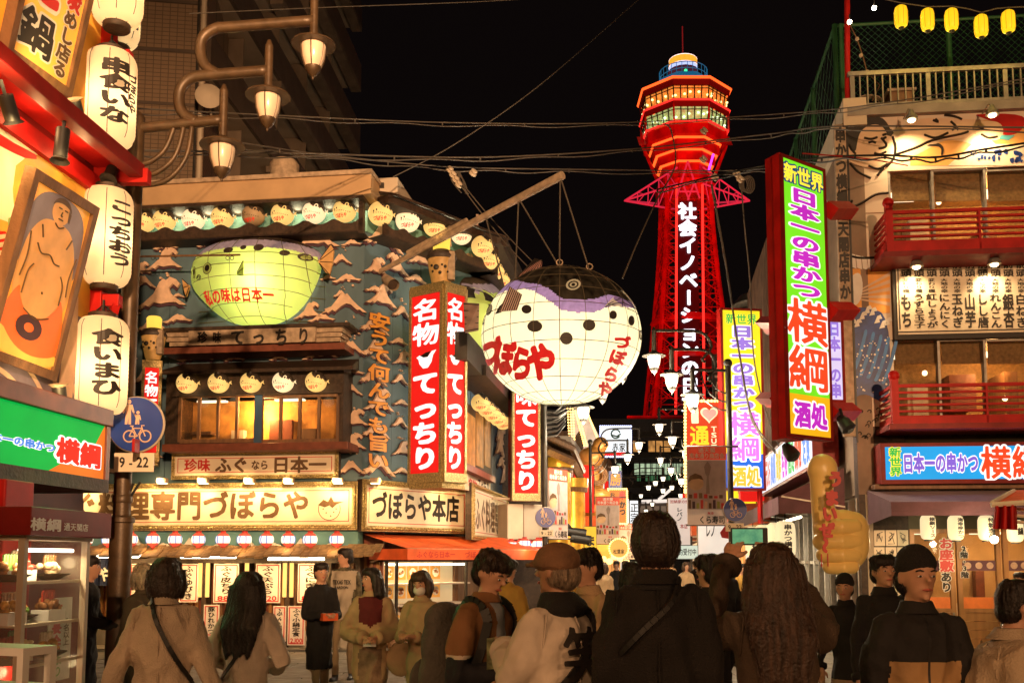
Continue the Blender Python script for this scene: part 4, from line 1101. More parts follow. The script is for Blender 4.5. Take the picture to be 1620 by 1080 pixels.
# ==== apartment block behind (upper left)
TB=(gx(302,26.6),26.6);TA=(gx(120,26.2),26.2)
AF=Frame(TA,TB);AD=Vector((.057,1.0)).normalized()
AS=Frame(TB,(TB[0]+AD.x,TB[1]+AD.y))
apt=thing('apartment_block','dark tiled apartment block with stacked balconies rising behind the wave restaurant','building',(TB[0]-2,TB[1]+4,0))
aw_=(Vector(TB)-Vector(TA)).length
def grid_mat(name,col,grout,sx,sz,rough=.6):
 m=mat(name,col,rough,var=.15,scale=2)
 nt=m.node_tree;N=nt.nodes;L=nt.links
 b=N['Principled BSDF']
 tc=N.new('ShaderNodeTexCoord');br=N.new('ShaderNodeTexBrick');br.offset=0
 br.inputs['Scale'].default_value=1;br.inputs['Brick Width'].default_value=sx;br.inputs['Row Height'].default_value=sz
 br.inputs['Mortar Size'].default_value=.012;br.inputs['Color1'].default_value=(*col,1);br.inputs['Color2'].default_value=(*[c*.9 for c in col],1);br.inputs['Mortar'].default_value=(*grout,1)
 mp=N.new('ShaderNodeMapping');mp.inputs['Rotation'].default_value=(math.radians(90),0,0)
 L.new(tc.outputs['Object'],mp.inputs['Vector']);L.new(mp.outputs['Vector'],br.inputs['Vector']);L.new(br.outputs['Color'],b.inputs['Base Color'])
 return m
tilem=grid_mat('small brown wall tile',(.22,.145,.09),(.10,.065,.04),.20,.12)
aptc=mat('dim balcony concrete',(.17,.125,.09),.8,var=.2,scale=1.5,streak=.5)
aptd=mat('dark balcony parapet',(.085,.06,.045),.7,var=.15,scale=2)
mb=MB();mb.box(AF,-4,aw_,0,34,-12,0);obj('tiled_wall',mb,tilem,apt)
for py in(80,2,165):
 z=AF.uv(230,py)[1];mb=MB();mb.box(AF,-4,aw_,z,z+.08,0,.03);obj('wall_joint',mb,aptd,apt)
mb=MB();u=AF.uv(297,884)[0];mb.tube([AF.w(u,0,.12),AF.w(u,34,.12)],.07,8);obj('drain_pipe',mb,M['tanwall'],apt)
u=AF.uv(288,884)[0];mb=MB();mb.tube([AF.w(u,0,.08),AF.w(u,34,.08)],.035,6);obj('thin_pipe',mb,M['dksteel'],apt)
mb=MB();mb.box(AS,.0,20.6,0,36,-10,-1.4);obj('recessed_wall',mb,aptc,apt)
zend=[AS.uv(548,y,.15)[1]for y in(28,122,222)]
D_end=46.2
LS=(D_end-TB[1])/AD.y
st=3.05
zb_=1.6+(884-222)/FOC*(D_end)*1.01
for k in range(-2,6):
 z=zb_+k*st
 mb=MB();mb.box(AS,.02,LS,z,z+.16,-1.5,.0);obj('balcony_slab',mb,M['tanwall']if False else mat('balcony soffit',(.30,.235,.17),.8,var=.12,scale=1),apt)
 mb=MB();mb.box(AS,.02,LS,z-.0,z+1.15,.0,.12);obj('parapet',mb,aptd,apt)
 mb=MB();mb.box(AS,LS*.34,LS,z-.22,z-.003,-.35,.125);obj('parapet_drop',mb,aptc,apt)
 mb=MB();mb.box(AS,LS-.12,LS,z+.16,z+1.15,-1.4,0);obj('end_parapet',mb,aptc,apt)
 for j in range(1,5):
  u=LS*j/5.2
  mb=MB();mb.box(AS,u,u+.05,z+1.25-3.0+.2,z-.02,-1.38,-.25);obj('partition_panel',mb,aptc,apt)
 for j in range(4):
  u=LS*(j+.3)/4.6;mb=MB();mb.box(AS,u,u+1.7,z+.2,z+2.2,-1.39,-1.36);obj('balcony_window',mb,M['black'],apt)
mb=MB();c=AF.uv(333,160,.6);p=AF.w(c[0],c[1],.9)
mb.lathe(p,[(.36,0),(.3,.05),(.05,.12),(0,.12)],18,ax=(.3,-1,.1));mb.tube([p,p+Vector((-.1,.6,-.3))],.03,6)
obj('satellite_dish',mb,M['tanwall'],apt,smooth=True)
# ==== lamp pole with three unlit lanterns and the road sign
DP=9.0
PX=gx(190,DP)
lp=thing('street_lamp','brown curled lamp pole with three unlit lanterns at upper left','street lamp',(PX,DP,0))
pm=M['pole']
top=W(214,200,DP).z
mb=MB();mb.tube([(PX,DP,0),(PX,DP,W(190,822,DP).z)],.098,16);obj('pole_base',mb,pm,lp,smooth=True)
mb=MB();mb.tube([(PX,DP,W(190,822,DP).z),(PX,DP,top+.08)],.076,16);obj('pole',mb,pm,lp,smooth=True)
mb=MB();z=W(190,822,DP).z
mb.lathe((PX,DP,z-.03),[(.10,0),(.115,.01),(.115,.05),(.08,.07)],16);z=W(190,790,DP).z
mb.lathe((PX,DP,z-.03),[(.084,0),(.088,.01),(.088,.06),(.08,.07)],16);obj('collar',mb,pm,lp,smooth=True)
mb=MB();mb.lathe((PX,DP,top+.08),[(.08,0),(.05,.05),(0,.07)],12);obj('pole_cap',mb,pm,lp)
def P(x,y):return W(x,y,DP)
def curve(pts,n=6):
 """smooth path through pixel points"""
 Q=[Vector(p)for p in pts];out=[]
 for i in range(len(Q)-1):
  p0,p1,p2,p3=Q[max(i-1,0)],Q[i],Q[i+1],Q[min(i+2,len(Q)-1)]
  for t in np.linspace(0,1,n+1)[:-1]:
   out.append(.5*((2*p1)+(-p0+p2)*t+(2*p0-5*p1+4*p2-p3)*t*t+(-p0+3*p1-3*p2+p3)*t**3))
 return out+[Q[-1]]
for pts,r in(([(216,204),(260,199),(352,190)],.050),([(310,193),(290,180),(283,160),(287,138),(303,124),(330,119),(424,112)],.052),([(345,118),(325,105),(317,82),(321,60),(340,46),(365,43),(497,33)],.052)):
 mb=MB();mb.tube(curve([P(*q)for q in pts]),r,10);obj('curled_arm',mb,pm,lp,smooth='all')
for pts in([(216,262),(240,255),(262,235),(276,200)],[(216,280),(250,272),(278,245),(291,199)],[(216,294),(262,286),(294,250),(304,198)]):
 mb=MB();mb.tube(curve([P(*q)for q in pts]),.026,8);obj('brace_rod',mb,pm,lp,smooth='all')
lant_glass=mat('frosted lamp glass',(.80,.66,.52),.25,var=.2,scale=6,streak=.8,spec=.6)
lg_lit=lit('bright lamp glass',(1,.84,.60),3.2,evar=0)
def lantern_head(parent,p,R_,glass,pole_up,m=None,litlamp=False,seg=16):
 """hat-shaped shade, ribbed tulip glass and turned finial hanging from an upright; p = centre of the shade rim"""
 m=m or pm;x,y,z=p
 h=thing('lantern_head','','')
 del h['label'];del h['category']
 h.parent=parent;Mi=root_matrix(parent).inverted();h.location=Mi@Vector(p)
 mb=MB();mb.lathe(p,[(R_,0),(R_*.98,R_*.07),(R_*.6,R_*.22),(R_*.3,R_*.34),(R_*.16,R_*.5),(R_*.12,R_*.5)],seg);obj('lamp_shade',mb,m,h,smooth=True)
 g=[(R_*.20,-R_*1.20),(R_*.36,-R_*1.0),(R_*.50,-R_*.6),(R_*.56,-R_*.1),(R_*.54,0)]
 mb=MB();mb.lathe(p,g,seg);obj('lamp_glass',mb,glass,h,smooth=True)
 mb=MB()
 for j in range(6):
  a=2*math.pi*(j+.5)/6
  mb.tube([(x+r_*1.05*math.cos(a),y+r_*1.05*math.sin(a),z+q)for r_,q in g],R_*.025,4)
 obj('lamp_ribs',mb,m,h)
 mb=MB();mb.lathe(p,[(0,-R_*1.62),(R_*.06,-R_*1.55),(R_*.05,-R_*1.48),(R_*.2,-R_*1.36),(R_*.34,-R_*1.16),(R_*.37,-R_*1.02),(R_*.30,-R_*1.0),(0,-R_*1.0)],seg);obj('finial',mb,m,h,smooth=True)
 mb=MB();mb.tube([(x,y,z+R_*.4),(x,y,z+pole_up*.86)],R_*.19,10);mb.lathe((x,y,z+pole_up*.86),[(R_*.19,0),(R_*.08,R_*.3),(0,R_*.33)],10);obj('stem',mb,m,h,smooth=True)
 return h
for(x,y,up)in((352,232,110),(424,153,100),(496,72,130)):
 lantern_head(lp,W(x,y,DP),.212,lant_glass,up/175.0)
sp=thing('path_sign','round blue pedestrian and bicycle sign on the near lamp pole','road sign',W(215,745,8.72))
SF=Frame((gx(150,8.75),8.75),(gx(280,8.75),8.75))
def figures(F,cx,cy,R_,n,parent,m):
 """adult leading a child above a bicycle"""
 mb=MB()
 def U(x,y):c=F.uv(cx,cy,n);return(c[0]+x*R_,c[1]+y*R_)
 def poly(P_):mb.prism(F,[U(*p)for p in P_],n,n+.002)
 def circ(x,y,r):poly([(x+r*math.cos(a),y+r*math.sin(a))for a in np.linspace(0,6.283,13)[:-1]])
 circ(-.27,.80,.085)
 poly([(-.40,.70),(-.14,.70),(-.06,.42),(-.10,.38),(-.19,.56),(-.17,.0),(-.26,.0),(-.27,.30),(-.30,.0),(-.39,.0),(-.36,.56),(-.44,.38),(-.49,.42)])
 circ(.06,.42,.06);poly([(-.03,.34),(.13,.34),(.18,.16),(.14,.15),(.11,.24),(.12,-.0),(.06,-.0),(.05,.14),(.03,0),(-.03,0),(-.01,.22),(-.09,.42),(-.12,.40)])
 for x in(-.22,.34):
  c=[U(x+.20*math.cos(a),-.42+.20*math.sin(a))for a in np.linspace(0,6.283,19)]
  mb.tube([F.w(u,v,n+.001)for u,v in c],.022*R_*1.2,4,caps=False)
 for L_ in(((-.22,-.42),(-.10,-.14),(.22,-.14),(.34,-.42)),((-.10,-.14),(.06,-.42),(.22,-.14)),((-.22,-.42),(.06,-.42)),((-.14,-.06),(-.10,-.14)),((-.2,-.06),(-.08,-.06)),((.22,-.14),(.20,-.04),(.30,-.04))):
  mb.tube([F.w(*U(*q),n+.001)for q in L_],.020*R_*1.2,4)
 return obj('pictogram',mb,m,parent)
def path_sign(t,F,cx,cy,rpx,n,plate,pcx,pm_):
 R_=(F.hit(cx+rpx,cy,n)-F.hit(cx,cy,n)).length;c=F.uv(cx,cy,n)
 mb=MB();mb.lathe(F.w(*c,n-.03),[(R_,0),(R_*1.0,.02),(R_*.97,.03),(R_*.95,.028)],40,ax=F.N);obj('rim',mb,M['tanwall'],t)
 mb=MB();mb.lathe(F.w(*c,n-.01),[(R_*.955,0),(R_*.955,.022),(0,.022)],40,ax=F.N);obj('blue_disc',mb,M['blue'],t)
 figures(F,cx,cy,R_,n+.014,t,M['peach'])
 mb=MB();mb.pbox(F,*plate,n-.02,n);obj('time_plate',mb,M['cream'],t,bevel=.004)
 x0,y0,x1,y1=plate;w=x1-x0
 text(F,'9 - 22',(x0+w*.13,y0+(y1-y0)*.2,x1-w*.12,y1-(y1-y0)*.25),n+.003,M['ink'],t,off=.025)
path_sign(sp,SF,215,671,45,.0,(180,716,243,746),0,None)
mb=MB()
for y in(660,735):mb.tube([SF.hit(182,y,-.03),SF.hit(215,y,-.03)],.015,6)
obj('clamp',mb,M['steel'],sp)
mb=MB();mb.tube([P(204,790),P(222,762)],.012,5);mb.tube([P(204,780),P(211,764)],.012,5);obj('sign_stub',mb,M['black'],lp)
# ==== left restaurant with giant paper lanterns
LD=Vector((.089,1.0)).normalized()
LQ=Vector((gx(131,8.6),8.6));LP_=LQ-LD*4.2
LF=Frame(LP_,LQ);LL=4.2
lb_=thing('lantern_restaurant','bright red and yellow restaurant front with sumo posters at the left edge','building',(LQ.x-1,LQ.y-1,0))
yel=mat('yellow orange print',(.80,.42,.06),.5,var=.25,scale=2.0)
mb=MB();mb.box(LF,-1,LL,0,8.5,-.3,-.02);mb.box(LF,LL-.3,LL,0,8.5,-6,-.3);obj('wall',mb,M['dkred'],lb_)
zc=LF.uv(125,262,.0)[1]
zg1,zg0=LF.uv(100,664,.45)[1],LF.uv(100,762,.45)[1]
def art(z0,z1,m,name,u0=0,u1=LL-.05):mb=MB();mb.box(LF,u0,u1,z0,z1,-.02,0);return obj(name,mb,m,lb_)
art(zc+.12,8.4,yel,'upper_print');art(zg1,zc,yel,'lower_print')
def blob(pts_px,m,name,n=.004,F=LF,par=lb_):
 mb=MB();mb.prism(F,[F.uv(x,y,n)for x,y in pts_px],n-.003,n);return obj(name,mb,m,par)
blob([(-40,175),(0,195),(20,205),(45,225),(60,245),(40,250),(25,262),(20,300),(25,360),(18,440),(0,500),(-40,520)],mat('pale cream print',(.80,.70,.50),.5,var=.05),'soup_print',.002)
blob([(-30,190),(0,212),(22,226),(45,238),(58,246),(58,252),(40,250),(18,240),(-30,214)],M['red'],'ladle_print',.006)
blob([(-20,340),(10,350),(28,362),(25,400),(14,440),(-20,455)],M['orangeink'],'noodle_print',.007)
blob([(-20,365),(8,366),(18,376),(16,405),(6,425),(-20,440)],M['red'],'meat_print',.010)
blob([(14,345),(22,342),(28,350),(26,362),(18,366),(13,356)],mat('leek green print',(.2,.42,.12),.5),'leek_print',.013)
for i in range(5):
 blob([(-10+i*2,372+i*13),(10,370+i*12),(13,376+i*12),(-6,380+i*13)],M['peach'],'noodle_line',.014)
wv=thing('wave_mural','purple mural with pale curved wave lines under the sumo poster','mural',LF.w(3.0,zg1,.02))
mb=MB();r_=(0.0,LL-.12,zg1+.0,LF.uv(60,470,.01)[1])
mb.box(LF,*r_,.001,.008);obj('mural_board',mb,mat('dusty purple print',(.20,.16,.22),.6,var=.12),wv)
for k in range(7):
 rr=.22+.17*k;c=(LF.uv(-60,690,.01)[0]+.2,zg1-.25)
 P0_=[(c[0]+rr*math.cos(a)*1.35,c[1]+rr*math.sin(a)*1.1)for a in np.linspace(.15,1.9,22)];w_=.035
 P1_=[(c[0]+(rr+w_)*math.cos(a)*1.35,c[1]+(rr+w_)*math.sin(a)*1.1)for a in np.linspace(1.9,.15,22)]
 P0_=[p for p in P0_ if p[0]<LL-.15];P1_=[p for p in P1_ if p[0]<LL-.15]
 if len(P0_)>3 and len(P1_)>3:
  mb=MB();mb.prism(LF,P0_+P1_,.009,.014);obj('wave_line',mb,M['peach'],wv)
blob([(88,640),(100,560),(118,470),(124,470),(122,560),(112,650)],M['peach'],'foam_print',.018,par=wv)
cz0=zc
mb=MB();mb.box(LF,-1,LL+.02,cz0-.0,cz0+.13,.30,.42);obj('canopy_front_beam',mb,M['dkred'],lb_,bevel=.008)
mb=MB();mb.box(LF,-1,LL,cz0+.09,cz0+.13,.0,.30);obj('canopy_soffit',mb,M['red'],lb_)
mb=MB();mb.box(LF,-1,LL,cz0-.16,cz0+.0,.0,.05);obj('canopy_wall_beam',mb,M['red'],lb_)
mb=MB();mb.box(LF,-1,LL-.05,cz0+.13,cz0+.135,.05,.40);obj('canopy_cap',mb,M['dkred'],lb_)
mb=MB();mb.box(LF,LL-.06,LL+.06,zg1-.2,8.4,-.02,.10);obj('corner_post',mb,M['red'],lb_,bevel=.006)
def bracket(py,x1,label,pyb=None,brace=True,h=.11,px0=135):
 z=LF.uv(px0,py,.05)[1];o=LF.w(LL,z,.1);e=W(x1,py,LQ.y)
 L_=e.x-o.x
 mb=MB();mb.cube(o.x,o.x+L_,o.y-.05,o.y+.05,z-h/2,z+h/2);ob=obj('bracket_beam',mb,M['red'],lb_,bevel=.006)
 if brace:
  mb=MB();a=Vector((o.x,o.y-.02,z-.5));b=Vector((o.x+L_*.75,o.y-.02,z-.03))
  mb.tube([a,b],.045,4);obj('bracket_brace',mb,M['red'],lb_)
 return Vector((o.x+L_*.5,o.y,z))
bracket(54,210,'');bracket(258,238,'',brace=False,h=.13);bracket(466,192,'')
mb=MB();p=LF.w(LL,zg1-.06,.45);e=W(216,686,LQ.y)
mb.cube(p.x,e.x,p.y-.06,p.y+.06,zg1-.12,zg1+.0);obj('sign_beam_end',mb,M['red'],lb_,bevel=.006)
def paper_mat(name,es):return mat(name,(.88,.76,.58),.6,var=.03,emit=(1,.72,.38),es=es,evar=.05,trans=.62)
pap=paper_mat('oiled lantern paper',.22)
def big_lantern(label,px,y0,y1,rpx,D,s_,n_off,group='giant paper lanterns',power=10,tpos=(.56,.16,.84),asz=1.0):
 t_,b_=W(px,y0,D),W(px,y1,D);H=t_.z-b_.z;R_=rpx/FOC*D
 c=Vector((W(px,(y0+y1)/2,D).x,D,b_.z))
 t=thing('paper_lantern',label,'lantern',c,group=group)
 def rad(z):
  q=min(z,1-z)/.16
  return R_*(1.0 if q>=1 else .52+.48*math.sqrt(max(0,1-(1-q)**2)))
 prof=[]
 for i in range(49):
  z=i/48;prof.append((rad(z)+(.0018 if i%2 else 0),z*H))
 mb=MB();mb.lathe(c,prof,36);
 mb.f=mb.f[:-2];mb.m=mb.m[:-2]
 obj('paper_shell',mb,pap,t,smooth='all')
 mb=MB()
 for j in range(8):
  a=2*math.pi*j/8+.35
  mb.tube([c+Vector(((rad(z)+.003)*math.cos(a),(rad(z)+.003)*math.sin(a),z*H))for z in np.linspace(0,1,17)],.0035,4)
 obj('seam_wires',mb,M['dkwood'],t)
 mb=MB();mb.lathe(c+Vector((0,0,-.045)),[(R_*.50,0),(R_*.54,.01),(R_*.54,.05),(R_*.48,.055)],24);obj('bottom_ring',mb,M['dkwood'],t,smooth=True)
 mb=MB();mb.lathe(c+Vector((0,0,H-.01)),[(R_*.54,0),(R_*.56,.04),(R_*.50,.05)],24);obj('top_ring',mb,M['dkwood'],t,smooth=True)
 mb=MB();mb.tube([c+Vector((0,0,H+.03)),c+Vector((0,0,H+.16))],.012,5);mb.tube([c+Vector((-R_*.4,0,H+.04)),c+Vector((0,0,H+.12)),c+Vector((R_*.4,0,H+.04))],.008,4);obj('hanging_wire',mb,M['black'],t)
 if s_:
  cols=s_ if isinstance(s_,list)else[s_]
  for k,col in enumerate(cols):
   a0=-math.pi/2+n_off+k*.72;w_=(.98 if k==0 else .50)*asz;zt,zb=(1-tpos[1]),(1-tpos[2])
   if k:zt-=.1;zb+=.16
   def mf(x,y,a0=a0,w_=w_,zt=zt,zb=zb):
    a=a0+(x-.5)*w_*1.25;z=zb+(zt-zb)*y;r_=rad(max(0,min(1,z)))+.004
    return c+Vector((r_*math.cos(a),r_*math.sin(a),z*H))
   mb=MB();letters(mb,col,mf,.05,vertical=True);obj('lettering',mb,M['ink'],t)
 lamp('lantern_bulb','POINT',c+Vector((0,0,H*.45)),power,(1,.72,.38),.045)
 return t
big_lantern('topmost giant paper lantern, cut off by the top edge of the picture',188,-128,40,41,8.35,'串かつせ',.72)
big_lantern('giant paper lantern partly hidden behind the topmost one',190,-60,74,33,8.9,'横綱',.9,power=8)
big_lantern('giant paper lantern with two letter columns beside the red corner post',173,84,232,42,8.5,['串食いな','づぼらや'],.62)
big_lantern('giant paper lantern above the middle red bracket, right of the sumo poster',168,300,452,40,8.55,'こっちおう',1.02)
big_lantern('lowest front giant paper lantern with four brush letters, above the blue road sign',160,503,655,41,8.5,'食いまひ',.62)
big_lantern('giant paper lantern behind the sumo poster and above the middle bracket',148,320,470,33,9.1,None,.9,power=8)
big_lantern('giant paper lantern half hidden behind the lowest front one',150,540,676,30,9.1,None,.9,power=8)
def chaikin(P_,k=2):
 for _ in range(k):P_=[q for i in range(len(P_))for q in((.75*P_[i][0]+.25*P_[(i+1)%len(P_)][0],.75*P_[i][1]+.25*P_[(i+1)%len(P_)][1]),(.25*P_[i][0]+.75*P_[(i+1)%len(P_)][0],.25*P_[i][1]+.75*P_[(i+1)%len(P_)][1]))]
 return P_
def leaning(label,quad_px,nb,nt,face,frame_w=.07):
 """quad: bottom-left, bottom-right, top-right, top-left; the top leans out into the street"""
 t=thing('leaning_poster',label,'poster',LF.hit(*quad_px[0],nb))
 c=[LF.hit(*quad_px[0],nb),LF.hit(*quad_px[1],nb),LF.hit(*quad_px[2],nt),LF.hit(*quad_px[3],nt)]
 nrm=(c[1]-c[0]).cross(c[3]-c[0]).normalized()
 def S_(x,y,e=0.0):return c[0].lerp(c[1],x).lerp(c[3].lerp(c[2],x),y)+nrm*e
 fw=frame_w/(c[1]-c[0]).length;fh=frame_w/(c[3]-c[0]).length
 for(x0,x1,y0,y1)in((0,fw,0,1),(1-fw,1,0,1),(fw,1-fw,0,fh),(fw,1-fw,1-fh,1)):
  mb=MB();mb.hexa([S_(x0,y0,.03),S_(x1,y0,.03),S_(x1,y0,-.06),S_(x0,y0,-.06),S_(x0,y1,.03),S_(x1,y1,.03),S_(x1,y1,-.06),S_(x0,y1,-.06)])
  obj('frame_bar',mb,M['wood'],t)
 mb=MB();mb.hexa([S_(0.01,.01,.0),S_(.99,.01,.0),S_(.99,.01,-.05),S_(.01,.01,-.05),S_(.01,.99,.0),S_(.99,.99,.0),S_(.99,.99,-.05),S_(.01,.99,-.05)]);obj('panel',mb,face,t)
 def shp(P_,m,name,e=.004):
  P_=chaikin(P_)if len(P_)>6 else P_;mb=MB();mb.add([S_(x,y,e)for x,y in P_],[tuple(range(len(P_)))]);return obj(name,mb,m,t)
 return t,S_,shp
amber=mat('amber back lit print',(.75,.38,.08),.4,var=.1,emit=(1,.36,.03),es=.50,evar=.35)
t,S_,shp=leaning('framed amber poster leaning out at the top left with red and black brush letters',[(5,85),(108,156),(152,-40),(52,-130)],.05,.40,amber)
for s_,x0,x1,y0,y1,m_,oc in(('こ',.16,.62,.50,.92,'redink',.10),('鍋',.10,.62,.14,.46,'ink',.05),):
 for off,e,mm in((oc+.03,.004,M['white']),(oc*.55,.008,M[m_])):
  mb=MB();letters(mb,s_,lambda x,y:S_(x0+(x1-x0)*x,y0+(y1-y0)*y,e),off);obj('lettering' if mm is not M['white']else 'lettering_outline',mb,mm,t)
for s_,y0,y1,m_ in(('く炭',.62,.96,'redink'),('めし店る',.10,.62,'brownink')):
 for off,e,mm in((.10,.004,M['white']),(.045,.008,M[m_])):
  mb=MB();letters(mb,s_,lambda x,y:S_(.66+.22*x,y0+(y1-y0)*y,e),off,vertical=True);obj('lettering' if mm is not M['white']else 'lettering_outline',mb,mm,t)
t,S_,shp=leaning('wood framed poster of a standing sumo wrestler leaning out from the wall',[(-30,560),(84,602),(153,328),(52,264)],.04,.46,amber)
slate=mat('slate print',(.20,.17,.19),.5,emit=(.4,.2,.15),es=.25);skin=mat('skin print',(.60,.31,.12),.5,emit=(1,.36,.06),es=.30,evar=.2)
olive=mat('vermilion print',(.70,.12,.03),.5,emit=(1,.14,.01),es=.45)
shp([(.08,.45),(.92,.45),(.92,.80),(.84,.90),(.66,.95),(.34,.95),(.16,.90),(.08,.80)],slate,'backdrop_print')
shp([(.10,.42),(.12,.56),(.16,.70),(.28,.79),(.40,.81),(.60,.81),(.72,.79),(.84,.70),(.90,.56),(.92,.42),(.80,.30),(.20,.30)],skin,'body_print',.007)
shp([(.50+.13*math.cos(a),.865+.065*math.sin(a))for a in np.linspace(0,6.283,19)[:-1]],skin,'head_print',.010)
shp([(.50+.145*math.cos(a),.875+.068*math.sin(a))for a in np.linspace(.1,3.04,12)]+[(.40,.905),(.50,.915),(.60,.905)],M['brownink'],'hair_print',.013);shp([(.60,.90),(.645,.88),(.64,.83),(.61,.84)],M['brownink'],'sideburn_print',.013)
shp([(.46,.95),(.50,.975),(.55,.95)],M['brownink'],'topknot_print',.015)
shp([(.08,.30),(.22,.44),(.24,.36),(.40,.30),(.62,.30),(.78,.37),(.80,.45),(.92,.32),(.95,.05),(.05,.05)],olive,'apron_print',.010)
shp([(.24,.38),(.26,.50),(.38,.57),(.60,.57),(.74,.50),(.77,.40),(.68,.31),(.50,.28),(.32,.31)],skin,'belly_print',.013)
def ring_(cx,cy,r0,r1,m,name,e,sx=1.0,k=20):
 mb=MB();A_=np.linspace(0,2*math.pi,k+1)
 mb.add([S_(cx+r*math.cos(a)*1.35*sx,cy+r*math.sin(a)*.5,e)for r in(r0,r1)for a in A_[:-1]],[(i,(i+1)%k,(i+1)%k+k,i+k)for i in range(k)]);obj(name,mb,m,t)
ring_(.46,.225,.05,.135,M['plum'],'apron_ring_print',.016)
for(a,b,c_,d)in((.08,.08,.50,.02),(.50,.02,.95,.10)):pass
gl=mat('gold band print',(.65,.42,.10),.4,emit=(1,.5,.05),es=.45)
shp([(.06,.22),(.30,.11),(.55,.08),(.80,.10),(.94,.14),(.94,.045),(.06,.045)],gl,'gold_band_print',.014)
def pl(P_,name='drawn_line',w=.006):
 mb=MB();mb.tube(curve([S_(x,y,.02)for x,y in P_],5),w,4);obj(name,mb,M['brownink'],t)
for P_ in([(.28,.66),(.36,.62),(.48,.63),(.56,.60),(.64,.60)],[(.24,.38),(.25,.50),(.30,.55)],[(.77,.40),(.76,.50),(.70,.55)],[(.32,.31),(.5,.28),(.68,.31)],[(.16,.70),(.19,.58),(.16,.46)],[(.86,.68),(.82,.56),(.84,.46)],[(.44,.885),(.48,.885)],[(.53,.885),(.57,.885)],[(.50,.87),(.49,.85),(.51,.85)],[(.47,.83),(.53,.83)],[(.33,.70),(.28,.76)],[(.68,.70),(.73,.76)],[(.50,.43),(.51,.42)],[(.44,.80),(.50,.785),(.57,.80)]):
 pl(P_)
lamp('sumo_backlight','AREA',LF.hit(60,560,.75),9,(1,.6,.15),.4,target=LF.hit(60,420,.1))
sl=None
sp_px=[((8,150),(20,190),.36,'at the far left under the canopy'),((100,205),(95,250),.34,'under the canopy above the sumo poster'),((178,268),(172,282),.18,'under the end of the red beam'),((117,160),(125,190),.30,'standing on the canopy beside the upper poster'),((93,612),(97,650),.30,'standing on the green sign')]
for(a,b,n,w_)in sp_px:
 A_,B_=LF.hit(*a,n),LF.hit(*b,n)
 s_=thing('spot_lamp','black spot lamp '+w_,'spot lamp',B_,group='black spot lamps on the left restaurant')
 mb=MB();mb.tube([A_,B_],.052,12);obj('housing',mb,M['black'],s_,smooth=True)
 mb=MB();up_=A_ if a[1]>600 or a[0]==117 else B_
 mb.tube([up_,up_+(up_-(A_+B_)/2)*.25],[.05,.075],12,caps=False);obj('hood',mb,M['plank']if up_ is A_ else M['black'],s_)
 mb=MB();o_=B_ if up_ is A_ else A_
 mb.tube([o_,o_+(o_-up_).normalized()*.10],.014,6);obj('stem',mb,M['black'],s_)
for(p,tg,e)in(((20,200),(10,300),34),((95,240),(60,330),20),((118,150),(80,60),26),((6,130),(0,40),20),((150,280),(110,300),10),((97,615),(70,560),14)):
 lamp('spot_light','SPOT',LF.hit(*p,.45),e,(1,.66,.26),.04,target=LF.hit(*tg,.0),spot=120,blend=.9)
for p in((60,170),(130,235)):lamp('soffit_glow','POINT',LF.hit(*p,.2)-Vector((0,0,.1)),3.5,(1,.55,.22),.05)
gs=thing('green_sign','green back lit sign box with blue and red letters in a dark red frame','sign',LF.w(LL-1,zg0,.5))
n1=.62
u_end=LF.uv(168,720,n1)[0]
zt,zb=LF.uv(166,674,n1)[1],LF.uv(166,765,n1)[1]
mb=MB();mb.box(LF,-1,u_end,zb-.05,zt+.0,.05,n1-.03);obj('cabinet',mb,M['dkred'],gs)
mb=MB();mb.box(LF,-1,u_end+.02,zt,zt+.13,.03,n1+.04);obj('top_rail',mb,M['redwood'],gs,bevel=.006)
mb=MB();mb.box(LF,-1,u_end+.02,zb-.07,zb+.03,.03,n1+.02);obj('bottom_rail',mb,M['dkwood'],gs)
mb=MB();mb.box(LF,u_end-.04,u_end+.02,zb+.03,zt,n1-.03,n1+.02);obj('end_rail',mb,M['redwood'],gs)
mb=MB();mb.box(LF,-1,u_end-.04,zb+.03,zt,n1-.03,n1);obj('green_panel',mb,lit('green acrylic',(.0,.50,.06),.85),gs)
mb=MB();a=LF.uv(110,764,n1)[0]
mb.prism(LF,[(LF.uv(75,764,n1)[0],zb+.03),(u_end-.04,zb+.03),(u_end-.04,zt-.0),(LF.uv(152,690,n1)[0],zt-.15)],n1,n1+.004);obj('orange_corner',mb,lit('orange acrylic',(.95,.22,.02),.8),gs)
wl2=lit('white acrylic outline',(1,.95,.9),1.1)
zz0,zz1=zb+.10,zt-.16
for s_,x0,x1,m_,k in(('日本一の串かつ',-40,84,lit('light blue acrylic',(.10,.30,.95),.8),.8),('横綱',86,158,lit('red acrylic letter',(.95,.03,.01),.8),1)):
 a,b=LF.uv(x0,720,n1)[0],LF.uv(x1,720,n1)[0]
 text(LF,s_,(a,b,zz0+(.06 if k<1 else 0),zz1-(.06 if k<1 else 0)),n1+.008,m_,gs,off=.045,outline=wl2,ooff=.12,px=False)
lamp('green_spill','AREA',LF.w(u_end-.7,(zt+zb)/2,n1+.1),9,(.1,1,.25),.8,target=LF.w(u_end-.7,zb-1,n1+3),sy=.3)
mb=MB();mb.box(LF,-1,LL-.02,0,zb-.08,-.02,.0);obj('entrance_wall',mb,M['dkred'],lb_)
mb=MB();mb.box(LF,LF.uv(4,900,.6)[0]-.25,LF.uv(14,900,.6)[0],0,zb-.08,.3,.75);obj('entrance_pillar',mb,M['red'],lb_,bevel=.01)
